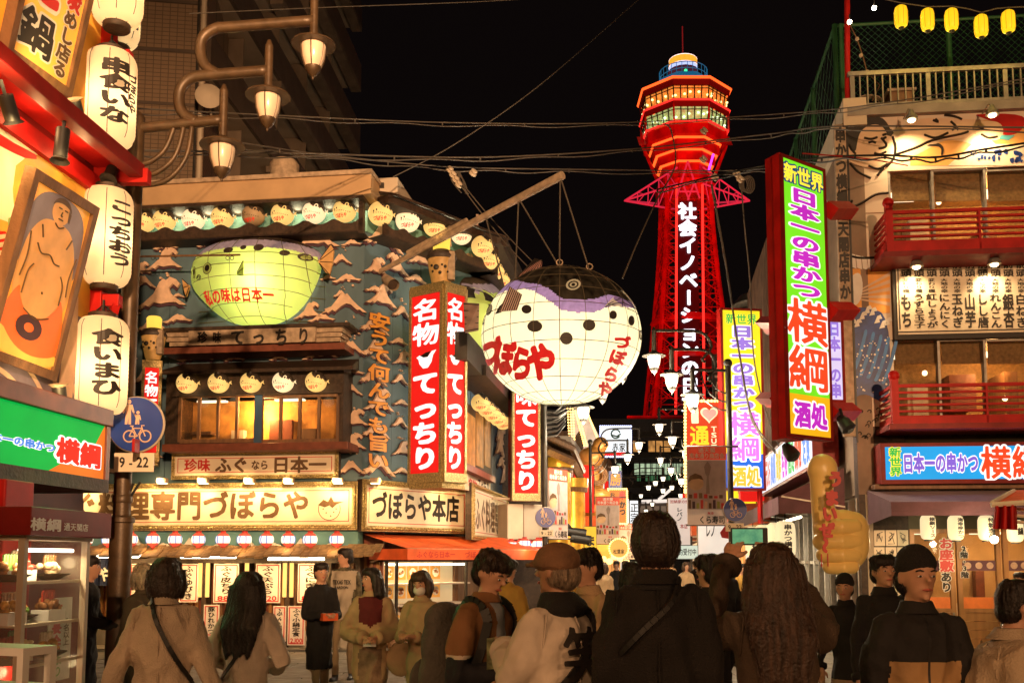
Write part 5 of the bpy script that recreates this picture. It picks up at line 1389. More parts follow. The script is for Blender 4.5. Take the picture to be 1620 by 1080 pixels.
# ==== glass food case in front
n2=1.05
CF=Frame((gx(36,5.9),5.9),(gx(36,5.9)+LD.x,5.9+LD.y))
cl=CF.uv(132,960)[0];ch=CF.uv(36,853)[1]
cs=thing('food_display_case','tall glass case of plastic food with a dark red header at lower left','display case',CF.w(cl/2,0,-.25))
fm=mat('cream painted case frame',(.55,.45,.34),.4,var=.05)
dd=-.50
for u in(0,cl):
 for n in(0,dd):
  mb=MB();mb.box(CF,u-.02,u+.02,.1,ch,n-.02,n+.02);obj('case_post',mb,fm,cs)
mb=MB();mb.box(CF,-.02,cl+.02,.0,.12,dd-.02,.02);obj('case_base',mb,M['dkred'],cs)
mb=MB();mb.box(CF,-.03,cl+.03,ch,ch+.03,dd-.03,.03);obj('case_lid',mb,fm,cs)
zh0,zh1=CF.uv(36,846,.06)[1],CF.uv(36,800,.06)[1]
mb=MB();mb.box(CF,-.10,cl+.14,zh0,zh1,dd-.02,.10);obj('header',mb,M['dkred'],cs,bevel=.005)
text(CF,'横綱',(48,819,98,840),.105,M['white'],cs,off=.03);text(CF,'通天閣店',(101,827,140,840),.105,M['white'],cs,off=.02)
mb=MB();mb.box(CF,-.02,cl+.02,.12,ch,dd-.025,dd-.015);obj('back_panel',mb,mat('warm case back',(.6,.4,.2),.6,var=.25,scale=4),cs)
cg=mat('case glass',(.6,.5,.4),.03,var=0,alpha=.10,spec=.8)
for nm,a in(('glass_front',(0.02,cl-.02,.12,ch,.004,.010)),):
 mb=MB();mb.box(CF,*a);obj(nm,mb,cg,cs)
mb=MB();mb.box(CF,-.012,-.006,.12,ch,dd+.02,-.02);obj('glass_side',mb,cg,cs);mb=MB();mb.box(CF,cl+.006,cl+.012,.12,ch,dd+.02,-.02);obj('glass_side',mb,cg,cs)
foodm=[mat('food brown',(.22,.09,.03),.35,var=.4,scale=30,bump=.3),mat('food gold',(.62,.32,.06),.4,var=.35,scale=30,bump=.3),mat('food red',(.45,.05,.03),.3,var=.3,scale=30),mat('food green',(.12,.26,.04),.4,var=.3,scale=30),mat('food cream',(.7,.55,.35),.4,var=.2,scale=30)]
shz=[CF.uv(80,y,-.2)[1]for y in(917,979,1038)]+[.55,.2]
for k,z in enumerate(shz):
 mb=MB();mb.box(CF,.01,cl-.01,z-.012,z,dd,-.03);obj('glass_shelf',mb,fm if k%2 else cg,cs)
 mb=MB();mb.box(CF,.01,cl-.01,z-.014,z+.004,-.03,-.018);obj('shelf_edge',mb,fm,cs)
 for j in range(3):
  u=.14+j*(cl-.28)/2;n=-.16-.08*(j%2)
  dish=tag(thing('food_plate','',''),kind=None);del dish['category'];del dish['label']
  dish.parent=cs;dish.location=root_matrix(cs).inverted()@CF.w(u,z,n)
  mb=MB()
  if(j+k)%2:mb.box(CF,u-.10,u+.10,z,z+.07,n-.06,n+.06)
  else:mb.lathe(CF.w(u,z,n),[(.05,0),(.06,.01),(.12,.04),(.125,.045),(.0,.03)],16)
  obj('dish',mb,M['white']if(j+k)%2 else M['dkwood'],dish)
  mb=MB();t0=.075 if(j+k)%2 else .05
  for q in range(9):mb.ball(CF.w(u+random.uniform(-.08,.08),z+t0+random.uniform(0,.05),n+random.uniform(-.05,.05)),random.uniform(.018,.04),random.uniform(.018,.03),random.uniform(.014,.035),8,5)
  obj('food',mb,foodm[(j*2+k)%5],dish,smooth=True)
  mb=MB()
  for q in range(5):mb.prism(CF,[(u-.06+.03*q,z+t0+.02),(u-.035+.03*q,z+t0+.02),(u-.03+.03*q,z+t0+.12),(u-.055+.03*q,z+t0+.11)],n-.02,n-.01)
  obj('garnish',mb,foodm[(j+k*2+3)%5],dish)
t_=mat('white card print',(.8,.72,.6),.5)
mb=MB();mb.pbox(CF,76,945,112,1075,dd+.02,dd+.03);obj('price_card',mb,t_,cs)
text(CF,'大宴会',(82,948,98,1030),dd+.035,M['redink'],cs,off=.04,vertical=True)
text(CF,'0名以上',(100,975,110,1020),dd+.035,M['brownink'],cs,off=.03,vertical=True)
text(CF,'より',(84,1034,98,1070),dd+.035,mat('green letter print',(.15,.4,.08),.5),cs,off=.03,vertical=True)
mb=MB();mb.tube([CF.w(.06,ch-.06,-.06),CF.w(cl-.06,ch-.06,-.06)],.012,8);obj('case_tube',mb,lit('case strip tube',(1,.85,.6),7),cs)
lamp('case_glow','AREA',CF.w(cl/2,ch-.08,-.10),7,(1,.78,.42),cl*.9,target=CF.w(cl/2,0,-.25),sy=.06)
lamp('case_glow_low','POINT',CF.w(cl/2,.9,-.28),4.5,(1,.74,.36),.05)
mb=MB();mb.box(CF,-.75,-.22,0,CF.uv(20,853,0)[1],dd-.1,-.1);obj('neighbour_panel',mb,M['dkred'],lb_)
lc=thing('small_glass_case','low white framed glass case at the bottom left corner','display case',W(0,1080,3.6))
KF=Frame((gx(-90,3.9),3.9),(gx(40,3.75),3.75));kz=KF.uv(10,1024)[1];ku=KF.uv(36,1050)[0]
mb=MB()
mb.box(KF,0,ku,kz-.03,kz,-.16,0);mb.box(KF,ku-.03,ku,0,kz-.03,-.03,0);mb.box(KF,0,.03,0,kz-.03,-.03,0);mb.box(KF,ku-.03,ku,0,kz-.03,-.16,-.13);mb.box(KF,0,ku,0,.06,-.16,0)
obj('case_frame',mb,M['white'],lc)
mb=MB();mb.box(KF,.03,ku-.03,.06,kz-.03,-.012,-.008);obj('glass_front',mb,cg,lc)
mb=MB();mb.box(KF,.03,ku-.03,kz-.15,kz-.14,-.13,-.03);obj('case_shelf',mb,M['white'],lc)
# ==== the red tower, 200 m away
TD=200.0
TX=gx(1094,TD)
tw=thing('lattice_tower','red lit lattice tower with octagonal observation decks and a white lettered panel','tower',(TX,TD,0))
def tz(y):return W(1086,y,TD-7.5).z
def tr(w):return w/2/FOC*TD*1.0
tred=mat('red floodlit steel',(.42,.012,.008),.5,var=.3,scale=.4,emit=(1,.012,.01),es=.02)  # faint red emission in the steel stands in for floodlight on it
tdark=mat('dark tower panel',(.03,.008,.012),.5)
neon=lit('orange red neon',(1,.10,.015),2.2,evar=0);neonr=lit('red neon',(1,.03,.02),1.6,evar=0);neonp=lit('pink lit steel',(1,.05,.12),.40,evar=0)
ZT=[(660,128),(560,108),(487,95),(430,84),(350,73),(300,70),(262,68)]
def width(y):return float(np.interp(y,[a for a,_ in ZT][::-1],[b for _,b in ZT][::-1]))
corner=[(-1,-1),(1,-1),(1,1),(-1,1)]
ys=[700,672,640,610,582,556,530,505,482,460,438,417,397,378,360,342,324,306,288,268]
def cp(k,y):
 w=tr(width(y)if y<=660 else 128+(y-660)*.5);return Vector((TX+corner[k][0]*w,TD+corner[k][1]*w,tz(y)))
for k in range(4):
 mb=MB();mb.tube([cp(k,y)for y in ys],.45,4);obj('corner_leg',mb,tred,tw)
 mb=MB()
 for q in(-1,1):
  mb.tube([cp(k,y)+(Vector((TX,TD,tz(y)))-cp(k,y))*.13*1.0+Vector((0,0,0))for y in ys],.25,4);break
 obj('inner_chord',mb,tred,tw)
for k in range(4):
 a,b=k,(k+1)%4
 for i in range(len(ys)-1):
  mb=MB()
  A0,A1,B0,B1=cp(a,ys[i]),cp(a,ys[i+1]),cp(b,ys[i]),cp(b,ys[i+1])
  for(P_,Q_,s_,e_)in((A0,B0,0,.30),(B0,A0,0,.30)):
   pass
  ml0,ml1=A0.lerp(B0,.30),A1.lerp(B1,.30);mr0,mr1=A0.lerp(B0,.70),A1.lerp(B1,.70)
  for p_,q_ in((A0,ml1),(ml0,A1),(B0,mr1),(mr0,B1)):mb.tube([p_,q_],.12,3)
  mb.tube([A0,B0],.14,3)
  obj('cross_brace',mb,tred,tw)
for s_ in(-1,1):
 mb=MB()
 for i in range(44):
  y=300+i*8.2;w=tr(width(y));w2=tr(width(y+8.2))
  if y>655:break
  mb.tube([(TX+s_*w,TD-w,tz(y)),(TX+s_*(w*.80),TD-w*1.0,tz(y+4)),(TX+s_*w2,TD-w2,tz(y+8.2))],.10,3)
 obj('leg_lacing',mb,tred,tw)
mb=MB();mb.tube([(TX-tr(18),TD-3,tz(655)),(TX-tr(18),TD-3,tz(300))],.3,4);mb.tube([(TX+tr(18),TD-3,tz(655)),(TX+tr(18),TD-3,tz(300))],.3,4);obj('shaft_rails',mb,tred,tw)
for y,w in((497,112),(556,124)):
 mb=MB();mb.lathe((TX,TD,tz(y)-.8),[(tr(w)*1.02,0),(tr(w)*1.08,.4),(tr(w)*1.02,1.4)],8,sx=1,sy=1);obj('ring_platform',mb,tdark if y>700 else tred,tw)
TF=Frame((TX-20,TD-tr(100)),(TX+20,TD-tr(100)))
pan=TF.rect(1073,318,1106,650,.3)
mb=MB();mb.box(TF,*pan,-.6,.3);obj('letter_panel',mb,tdark,tw)
tl=lit('white panel letter',(.86,.92,1),2.2,evar=0)
text(TF,'社会イノベーションの日立',(1075,320,1105,652),.5,tl,tw,off=.045,vertical=True)
for x,x2 in((1070.5,1069),(1111,1114)):
 mb=MB();mb.tube([TF.hit(x,292,.8),TF.hit(x2,655,.8)],.26,5);obj('neon_line',mb,neonr,tw)
def octa(r0,z0,r1,z1,m,name,seg=8,rot=math.pi/8):
 mb=MB();vs=[]
 for r,z in((r0,z0),(r1,z1)):
  for j in range(seg):
   a=2*math.pi*j/seg+rot;vs.append((TX+r*1.07*math.cos(a),TD+r*1.07*math.sin(a),z))
 fs=[(j,(j+1)%seg,(j+1)%seg+seg,j+seg)for j in range(seg)]
 if abs(z1-z0)<.02:fs=[(j,(j+1)%seg,(j+1)%seg+seg,j+seg)for j in range(seg)]
 mb.add(vs,fs);return obj(name,mb,m,tw)
def oring(w,y,rad,m,name,dz=0):
 r=tr(w);mb=MB();A_=[2*math.pi*j/8+math.pi/8 for j in range(9)]
 mb.tube([(TX+r*1.07*math.cos(a),TD+r*1.07*math.sin(a),tz(y)+dz)for a in A_],rad,5,caps=False);return obj(name,mb,m,tw)
lev=[(300,74),(262,78),(248,80),(246,92),(232,94),(230,106),(214,108),(212,128),(196,130)]
for i in range(len(lev)-1):
 octa(tr(lev[i][1]),tz(lev[i][0]),tr(lev[i+1][1]),tz(lev[i+1][0]),tred,'deck_base')
for w,y in((83,247),(96,231),(108,214)):oring(w,y,.36,neon,'neon_ring')
def windows(w0,y0,w1,y1,m,n=5,name='deck_window'):
 octa(tr(w0)*.96,tz(y0),tr(w1)*.96,tz(y1),mat('deck interior '+name,m,.5,emit=m,es=.55,evar=.5),'deck_glow')
 for j in range(8):
  a0,a1=2*math.pi*j/8+math.pi/8,2*math.pi*(j+1)/8+math.pi/8
  if math.sin((a0+a1)/2)>.3:continue
  def pt(t,q,k=1.0):
   r=tr(w0)+(tr(w1)-tr(w0))*q;z=tz(y0)+(tz(y1)-tz(y0))*q
   return Vector((TX+r*k*1.07*math.cos(a0),TD+r*k*1.07*math.sin(a0),z)).lerp(Vector((TX+r*k*1.07*math.cos(a1),TD+r*k*1.07*math.sin(a1),z)),t)
  for i in range(n+1):
   mb=MB();mb.tube([pt(i/n,0),pt(i/n,1)],.13,4);obj('window_bar',mb,tdark,tw)
  mb=MB();mb.tube([pt(0,.78),pt(1,.78)],.11,4);obj('window_bar',mb,tdark,tw)
  mb=MB()
  for i in range(n):
   c=pt((i+random.random())/n,random.uniform(.25,.6),.98);mb.ball(c,.28,.28,.22,6,4)
  obj('deck_lights',mb,lit('deck lamp '+name,tuple(min(1,q*1.5+.25)for q in m),2.4,evar=0),tw)
windows(127,193,135,171,(.38,.75,.25),5,'green')
octa(tr(131),tz(196),tr(134),tz(193),tred,'rail_band');octa(tr(136),tz(172),tr(140),tz(160),mat('tower fascia',(.16,.04,.02),.6,var=.1),'fascia')
windows(132,160,138,139,(1,.42,.06),5,'amber')
octa(tr(137),tz(163),tr(139),tz(160),tred,'rail_band');octa(tr(138),tz(139),tr(144),tz(128),mat('tower fascia',(.16,.04,.02),.6),'fascia')
octa(tr(144),tz(128),tr(60),tz(124),tdark,'deck_roof')
oring(144,128,.30,neon,'neon_ring');oring(140,162,.22,neonr,'neon_ring');oring(134,194,.22,neonr,'neon_ring')
for w,y0,y1 in((141,186,172),):
 mb=MB()
 for j in range(8):
  a=2*math.pi*(j+.5)/8;mb.tube([(TX+tr(145)*math.cos(a),TD+tr(145)*math.sin(a),tz(192)),(TX+tr(145)*math.cos(a),TD+tr(145)*math.sin(a),tz(158))],.2,4)
 obj('outer_frames',mb,tred,tw)
for s_ in(-1,1):
 mb=MB()
 x=TX+s_*tr(136)
 mb.add([(x-1,TD-2,tz(212)),(x+1,TD-2,tz(212)),(x+1.2,TD+2,tz(185)),(x-1,TD+2,tz(185))],[(0,1,2,3)])
 mb.tube([(TX+s_*tr(138),TD,tz(186)),(TX+s_*tr(136),TD,tz(208)),(TX+s_*tr(116),TD,tz(232)),(TX+s_*tr(92),TD,tz(262))],.35,4)
 obj('outer_bracket',mb,tred,tw)
def tz2(y):return tz(y-19)
teal=mat('blue lit railing',(.05,.2,.3),.5,emit=(.01,.20,.38),es=.5)
octa(tr(72),tz2(128),tr(74),tz2(121),teal,'upper_deck');octa(tr(46),tz2(124),tr(46),tz2(104),mat('dark upper cabin',(.05,.03,.05),.5,emit=(.1,.02,.04),es=.5),'upper_cabin',16,0)
mb=MB()
for j in range(28):
 a=2*math.pi*j/28;mb.tube([(TX+tr(78)*math.cos(a),TD+tr(78)*math.sin(a),tz2(126)),(TX+tr(78)*math.cos(a),TD+tr(78)*math.sin(a),tz2(106))],.07,3)
obj('upper_railing',mb,teal,tw)
mb=MB()
for y in(106,116):mb.tube([(TX+tr(78)*math.cos(a),TD+tr(78)*math.sin(a),tz2(y))for a in np.linspace(0,6.283,25)],.10,4,caps=False)
obj('upper_railing',mb,teal,tw)
octa(tr(43),tz2(105),tr(44),tz2(97),lit('pale blue weather lamp',(.45,.55,.95),1.3),'weather_lamp_lower',20,0)
octa(tr(44),tz2(97),tr(43),tz2(86),lit('orange weather lamp',(1,.38,.03),1.3),'weather_lamp_upper',20,0)
for w,y in((45,97),(44,86),(46,104.5)):
 mb=MB();mb.tube([(TX+tr(w)*math.cos(a),TD+tr(w)*math.sin(a),tz2(y))for a in np.linspace(0,6.283,25)],.16,4,caps=False);obj('lamp_ring',mb,lit('pale ring neon',(1,.72,.7),2,evar=0),tw)
mb=MB();mb.ball((TX,TD-tr(46),tz2(114)),.4,seg=8,rings=6);obj('green_beacon',mb,lit('green lamp',(.05,1,.3),2,evar=0),tw)
mb=MB();mb.tube([(TX,TD,tz2(86)),(TX,TD,tz2(30))],.14,5);obj('mast',mb,mat('dark red mast',(.25,.03,.03),.5,emit=(.3,.02,.02),es=.3),tw)
mb=MB();mb.tube([(TX+tr(78),TD-5,tz(236)),(TX+tr(62),TD-5,tz(262))],.22,4);obj('violet_neon',mb,lit('violet neon',(.5,.05,1),2,evar=0),tw)
for s_,dep in((-1,0),(1,0)):
 mb=MB();tip=Vector((TX+s_*tr(202),TD-2,tz(302)))
 r_=tr(40)
 base=[Vector((TX+s_*r_,TD-6,tz(260))),Vector((TX+s_*r_,TD-6,tz(286))),Vector((TX+s_*r_,TD-4,tz(322))),Vector((TX+s_*r_,TD+8,tz(280)))]
 near=tip.lerp(base[1],.18)
 for b in base:mb.tube([tip,b],.20,4)
 for q in(.25,.45,.65,.82):
  pts=[tip.lerp(b,q)for b in base[:3]]
  mb.tube(pts,.13,3);mb.tube([tip.lerp(base[0],q),tip.lerp(base[1],q+.13),tip.lerp(base[2],q)],.12,3)
 obj('star_arm',mb,neonp,tw)
mb=MB();ap=TF.hit(1088,255,3);l_,r2=TF.hit(1070,314,1),TF.hit(1107,314,1)
for a,b in((ap,l_),(ap,r2),(TF.hit(1080,290,2),TF.hit(1098,290,2)),(TF.hit(1080,290,2),TF.hit(1090,316,2)),(TF.hit(1098,290,2),TF.hit(1088,316,2)),(TF.hit(1075,303,2),TF.hit(1102,303,2))):mb.tube([a,b],.17,4)
obj('front_star_arm',mb,neonp,tw)
octa(tr(88),tz(300),tr(94),tz(276),tred,'collar_ring');
for x,y,ty,e in((-30,640,600,3.4e4),(30,640,560,3.4e4),(-22,560,480,2.2e4),(22,520,400,2.2e4),(-16,430,330,2.2e4),(16,420,250,2.2e4),(0,330,210,2.2e4),(-30,300,190,2.2e4),(30,300,190,2.2e4)):
 lamp('tower_flood','SPOT',(TX+x,TD-36,tz(y)),e,(1,.03,.02),1.0,target=(TX,TD,tz(ty)),spot=70)
fo=thing('tower_foot','red steel base storey under the tower legs above the far dark building','building',(TX,TD-22,0))
mb=MB();a=W(1000,660,TD-20);b=W(1090,668,TD-20)
mb.cube(gx(995,TD-24),gx(1180,TD-24),TD-24,TD+18,0,a.z-2);obj('base_block',mb,tdark,fo)
mb=MB()
for y in(660,668):mb.tube([W(992,y,TD-25),W(1180,y,TD-25)],.3,4)
for i in range(24):mb.tube([W(994+i*8,660,TD-25),W(994+i*8,676,TD-25)],.12,3)
obj('railing',mb,tred,fo)
# ==== right hand restaurant
RQ0=Vector((gx(1362,15.5),15.5));RQ1=Vector((gx(1672,15.2),15.2))
RF=Frame(RQ0,RQ1);RL=(RQ1-RQ0).length+1.5
RD=Vector((.14,1.0)).normalized();RFAR=RQ0+RD*13
RS=Frame(RFAR,RQ0)
rb_=thing('skewer_restaurant','pale restaurant front on the right with a painted sumo mural and two red balconies','building',(RQ0.x+3,RQ0.y+2,0))
zr=RF.uv(1480,182)[1]
def R(x0,y0,x1,y1,n0,n1,m,name,par=None,bevel=0):mb=MB();mb.pbox(RF,x0,y0,x1,y1,n0,n1);return obj(name,mb,m,par or rb_,bevel=bevel)
mural=mat('pale mural board',(.66,.54,.43),.5,var=.05,scale=1.5)
w1=RF.rect(1406,265,1700,398,0);w2=RF.rect(1411,534,1700,672,0)
zs=[0,w2[2],w2[3],w1[2],w1[3],zr]
for i,(a,b)in enumerate(zip(zs[:-1],zs[1:])):
 mb=MB();e=RL if i in(2,4)else(w1[0]if i==3 else w2[0])
 if i==0:continue
 mb.box(RF,0,e,a,b,-.25,0);obj('wall',mb,mural,rb_)
mb=MB();mb.box(RS,0,13,2.6,zr-.2,-.25,.0);obj('side_wall',mb,mat('brown side wall',(.25,.17,.12),.7,var=.2,scale=2),rb_)
mb=MB();mb.box(RF,0,RL,zr,zr+.14,-.4,.12);obj('parapet',mb,M['concrete'],rb_);mb=MB();mb.box(RS,0,13.1,zr-.15,zr+.3,-.3,.06);obj('side_parapet',mb,M['tanwall'],rb_)
for py in(338,460):
 z=RF.uv(1370,py)[1];mb=MB();mb.box(RF,0,.55,z,z+.012,0,.004);obj('board_joint',mb,M['wood'],rb_)
def mp(P_,m,name,n=.006):
 P_=chaikin(P_)if len(P_)>6 else P_;mb=MB();mb.prism(RF,[RF.uv(x,y,n)for x,y in P_],n-.003,n);return obj(name,mb,m,rb_)
def ml(P_,w=.020,n=.014,name='mural_line',m='ink'):
 Q=curve([RF.hit(x,y,n)for x,y in P_],4);mb=MB();mb.tube(Q,w,4);return obj(name,mb,M[m],rb_)
fleshp=mat('flesh mural print',(.66,.46,.31),.5,var=.04);orp=mat('orange mural print',(.72,.36,.10),.5,var=.2,scale=1.2)
mp([(1440,190),(1560,190),(1622,190),(1622,262),(1440,262)],orp,'sky_print',.004)
mp([(1420,186),(1545,188),(1572,196),(1572,215),(1546,232),(1520,222),(1490,222),(1468,236),(1440,250),(1420,262)],fleshp,'arm_print',.008)
mp([(1534,196),(1566,190),(1586,196),(1588,214),(1576,224),(1552,220),(1540,208)],fleshp,'fist_print',.012)
mp([(1535,180),(1622,180),(1622,200),(1606,214),(1584,214),(1586,200),(1560,188)],M['red'],'red_print',.010)
mp([(1584,214),(1606,214),(1596,222),(1580,220)],mat('turquoise print',(.1,.4,.45),.5),'turquoise_print',.013)
mp([(1500,262),(1540,226),(1560,214),(1575,228),(1622,228),(1622,262)],mat('snow print',(.74,.62,.48),.5),'mountain_print',.007)
deep=mat('deep blue print',(.008,.04,.22),.45,var=.3,scale=8)
for i in range(26):
 x=random.uniform(1532,1618);y=random.uniform(238,254)+(x-1575)**2*.0012
 r=random.uniform(2,4.5);mp([(x+r*math.cos(a)*random.uniform(.6,1.3),y+r*math.sin(a)*random.uniform(.6,1.6))for a in np.linspace(0,6.28,8)[:-1]],deep,'ridge_print',.016)
mp([(1330,196),(1400,186),(1412,206),(1412,240),(1408,262),(1395,272),(1355,262),(1328,246)],fleshp,'face_print',.010)
mp([(1329,192),(1350,187),(1392,184),(1402,192),(1409,205),(1412,214),(1406,216),(1397,200),(1385,196),(1370,200),(1360,210),(1356,226),(1354,240),(1346,240),(1340,226),(1329,240)],M['ink'],'hair_print',.014)
mp([(1402,206),(1410,204),(1414,210),(1410,216),(1403,214)],M['ink'],'topknot_print',.015)
mp([(1336,192),(1344,190),(1350,194),(1344,199),(1336,198)],fleshp,'hair_ribbon_print',.018)
for P_ in([(1367,218),(1378,220),(1388,217)],[(1396,214),(1402,212)],[(1374,226),(1380,224),(1386,226)],[(1396,220),(1402,217)],[(1394,218),(1402,228),(1400,233),(1390,235)],[(1383,242),(1392,244),(1402,240)],[(1412,216),(1417,232),(1414,250),(1402,264)],[(1345,258),(1358,272),(1378,282)],[(1374,262),(1390,267),(1404,259)],[(1388,278),(1394,270),(1398,266)],[(1343,228),(1347,236),(1354,244)],[(1340,318),(1345,322),(1348,317)],[(1342,330),(1362,322),(1385,308),(1406,305)],[(1418,244),(1450,233),(1475,222),(1520,212),(1532,208)],[(1462,213),(1480,218),(1500,210)],[(1476,190),(1484,193),(1480,188)],[(1504,192),(1512,200),(1506,206)],[(1494,182),(1510,184),(1522,189)],[(1546,200),(1556,204)],[(1552,212),(1564,218),(1578,216)],[(1334,398),(1350,406),(1370,408),(1408,406)]):
 ml(P_)
mp([(1480,228),(1486,226),(1494,234),(1492,246),(1488,246),(1490,236),(1484,231),(1466,231),(1468,229)],M['ink'],'crane_print',.016)
for i in range(9):
 x=1336+i*9;mp([(x,398+8*math.sin(i*.35)),(x+8,400+8*math.sin(i*.35)),(x+10,424+4*math.sin(i*.3)),(x+2,420+6*math.sin(i*.3))],M['white'],'rope_print',.014)
mp([(1336,425),(1408,425),(1408,495),(1336,495)],M['orangeink'],'sunburst_ground',.005)
for a in range(5):
 y=436+a*12;mp([(1340,470),(1408,y-6),(1408,y)],fleshp,'sun_ray_print',.009)
mp([(1342,440),(1360,428),(1366,450),(1362,476),(1350,486),(1336,484),(1352,466),(1348,452)],M['white'],'paper_streamer_print',.013)
mp([(1336,490),(1372,484),(1408,500),(1408,640),(1390,634),(1366,620),(1336,640)],deep,'wave_print',.010)
mblue=mat('mid blue print',(.02,.18,.55),.45,var=.2)
for k in range(5):
 c=1350+k*12;P_=[(c+18-22*t,520+28*k*0+100*t*(1-.3*t)+10*k*.4)for t in np.linspace(0,1,8)]
 mp(P_+[(x+5,y+2)for x,y in P_[::-1]],mblue,'wave_stripe_print',.013)
dots=[]
for i in range(70):
 x,y=random.uniform(1338,1406),random.uniform(530,620);r=random.uniform(.7,1.9)
 mb=MB()if i==0 else mb
 mb.prism(RF,[RF.uv(x+r*math.cos(a),y+r*math.sin(a),.016)for a in np.linspace(0,6.28,7)[:-1]],.014,.017)
tag(obj('foam_dots_print',mb,M['white'],rb_),kind='stuff')
for i in range(9):
 x,y=1340+i*8,500+12*math.sin(i*1.1);mp([(x-5,y+8),(x,y-4),(x+5,y-6),(x+8,y),(x+3,y+1),(x+4,y+6)],M['white'],'foam_print',.018)
for i in range(30):
 x,y=random.uniform(1340,1408),random.uniform(645,695);ml([(x,y),(x+3,y-3),(x+6,y-1),(x+5,y+2)],.007,.01)
for i in range(22):
 x,y=random.uniform(1412,1615),random.uniform(678,694);ml([(x,y),(x+5,y-4),(x+10,y-1)],.006,.01)
blind=mat('bamboo blind',(.42,.24,.08),.6,var=.2,scale=20)
nt=blind.node_tree;wv_=nt.nodes.new('ShaderNodeTexWave');wv_.bands_direction='Z';wv_.inputs['Scale'].default_value=26
tc_=nt.nodes.new('ShaderNodeTexCoord');bp_=nt.nodes.new('ShaderNodeBump');bp_.inputs['Strength'].default_value=.5
nt.links.new(tc_.outputs['Object'],wv_.inputs['Vector']);nt.links.new(wv_.outputs['Fac'],bp_.inputs['Height']);nt.links.new(bp_.outputs['Normal'],nt.nodes['Principled BSDF'].inputs['Normal'])
def band(x0,y0,x1,y1,xs,py_blind):
 r=RF.rect(x0,y0,x1,y1,-.1)
 room(RF,(r[0],RL,r[2],r[3]),1.6,blind,55,rb_,n=-.26)
 for a,b in zip(xs[:-1],xs[1:]):
  wf=None
  mb=MB();mb.pbox(RF,a-2,y0,a+2,y1,-.15,-.02);mb.pbox(RF,a,y0,b,y0+3,-.15,-.021);mb.pbox(RF,a,y1-3,b,y1,-.15,-.021);wf=obj('window',mb,M['steel'],rb_)
  mb=MB();mb.pbox(RF,a+2,y0+3,b-2,y1-3,-.11,-.10);obj('pane',mb,M['glass'],wf)
  mb=MB();mb.pbox(RF,a+3,y0+3,b-3,py_blind,-.20,-.18);obj('bamboo_blind',mb,blind,wf)
band(1408,267,1700,396,(1408,1477,1560,1640,1700),318)
band(1413,536,1700,668,(1413,1487,1560,1640,1700),575)
lampm=lit('small ceiling lamp',(1,.72,.35),6,evar=0)
for x,y in((1504,294),(1516,303),(1570,299),(1610,296),(1485,320),(1553,569),(1603,568),(1612,300),(1463,590),(1590,630)):
 mb=MB();mb.ball(RF.hit(x,y,-.9),.045,seg=8,rings=6);obj('ceiling_bulb',mb,lampm,rb_)
def balcony(y0,y1,x0,ym,label,nn=.75):
 t=thing('red_balcony',label,'balcony',RF.hit(x0,y1,nn),group='red balconies')
 r=RF.rect(x0,y0,1700,y1,nn);u0,z0,z1=r[0],r[2],r[3];zm=RF.uv(1500,ym,nn)[1]
 mb=MB();mb.box(RF,u0,RL,z0,zm,.0,nn-.0);obj('balcony_floor',mb,M['red'],t,bevel=.01)
 mb=MB();mb.box(RF,u0-.06,RL,z0-.05,z0+.03,.0,nn+.06);obj('lower_moulding',mb,M['dkred'],t)
 k=5
 for i in range(k):
  z=zm+.05+(z1-zm-.08)*i/(k-1)
  mb=MB();h=.035 if i<k-1 else .05
  mb.box(RF,u0+.05,RL,z,z+h,nn-.06,nn-.01);obj('rail',mb,M['red'],t,bevel=.004)
  mb=MB();mb.box(RF,u0+.01,u0+.05,z,z+h,.0,nn-.06);obj('side_rail',mb,M['red'],t)
 for j in range(4):
  u=u0+.0+j*1.35;mb=MB();mb.box(RF,u-.0,u+(.10 if j==0 else .03),z0+.03,z1+(.1 if j==0 else 0),nn-.08,nn+(.02 if j==0 else 0));obj('newel_post' if j==0 else 'rail_post',mb,M['red'],t)
 mb=MB();p=RF.w(u0+.05,z1+.15,nn-.03);mb.ball(p,.085,seg=14,rings=10);obj('ball_finial',mb,M['red'],t,smooth=True)
balcony(330,398,1402,378,'upper red balcony above the black lettered menu board')
balcony(607,672,1411,656,'lower red balcony above the blue sign')
mbd=thing('menu_board','wide white board of black brush letter columns between the red balconies','sign',RF.hit(1520,530,.2))
R(1413,402,1700,534,.0,.10,M['ink'],'frame',mbd);R(1419,408,1700,526,.10,.12,M['cream'],'panel',mbd)
R(1421,411,1700,413,.12,.124,M['ink'],'border_line',mbd);R(1421,521,1700,523,.12,.124,M['ink'],'border_line',mbd);R(1421,413,1423,521,.12,.124,M['ink'],'border_line',mbd)
cols=['もち','うずら玉子','紅しょうが','にんにく','玉ねぎ','山芋','しし唐','れんこん','銀杏','白ねぎ','茄子']
for i,c_ in enumerate(cols):
 x=1425+i*20.2
 text(RF,'前頭',(x,412,x+17,438),.126,M['ink'],mbd,off=.03,vertical=True)
 text(RF,'変わり種' if i<3 else '大地の幸',(x+2.5,440,x+14,463),.126,M['ink'],mbd,off=.03,vertical=True)
 text(RF,c_,(x,464,x+18,519),.126,M['ink'],mbd,off=.035,vertical=True)
bell=None
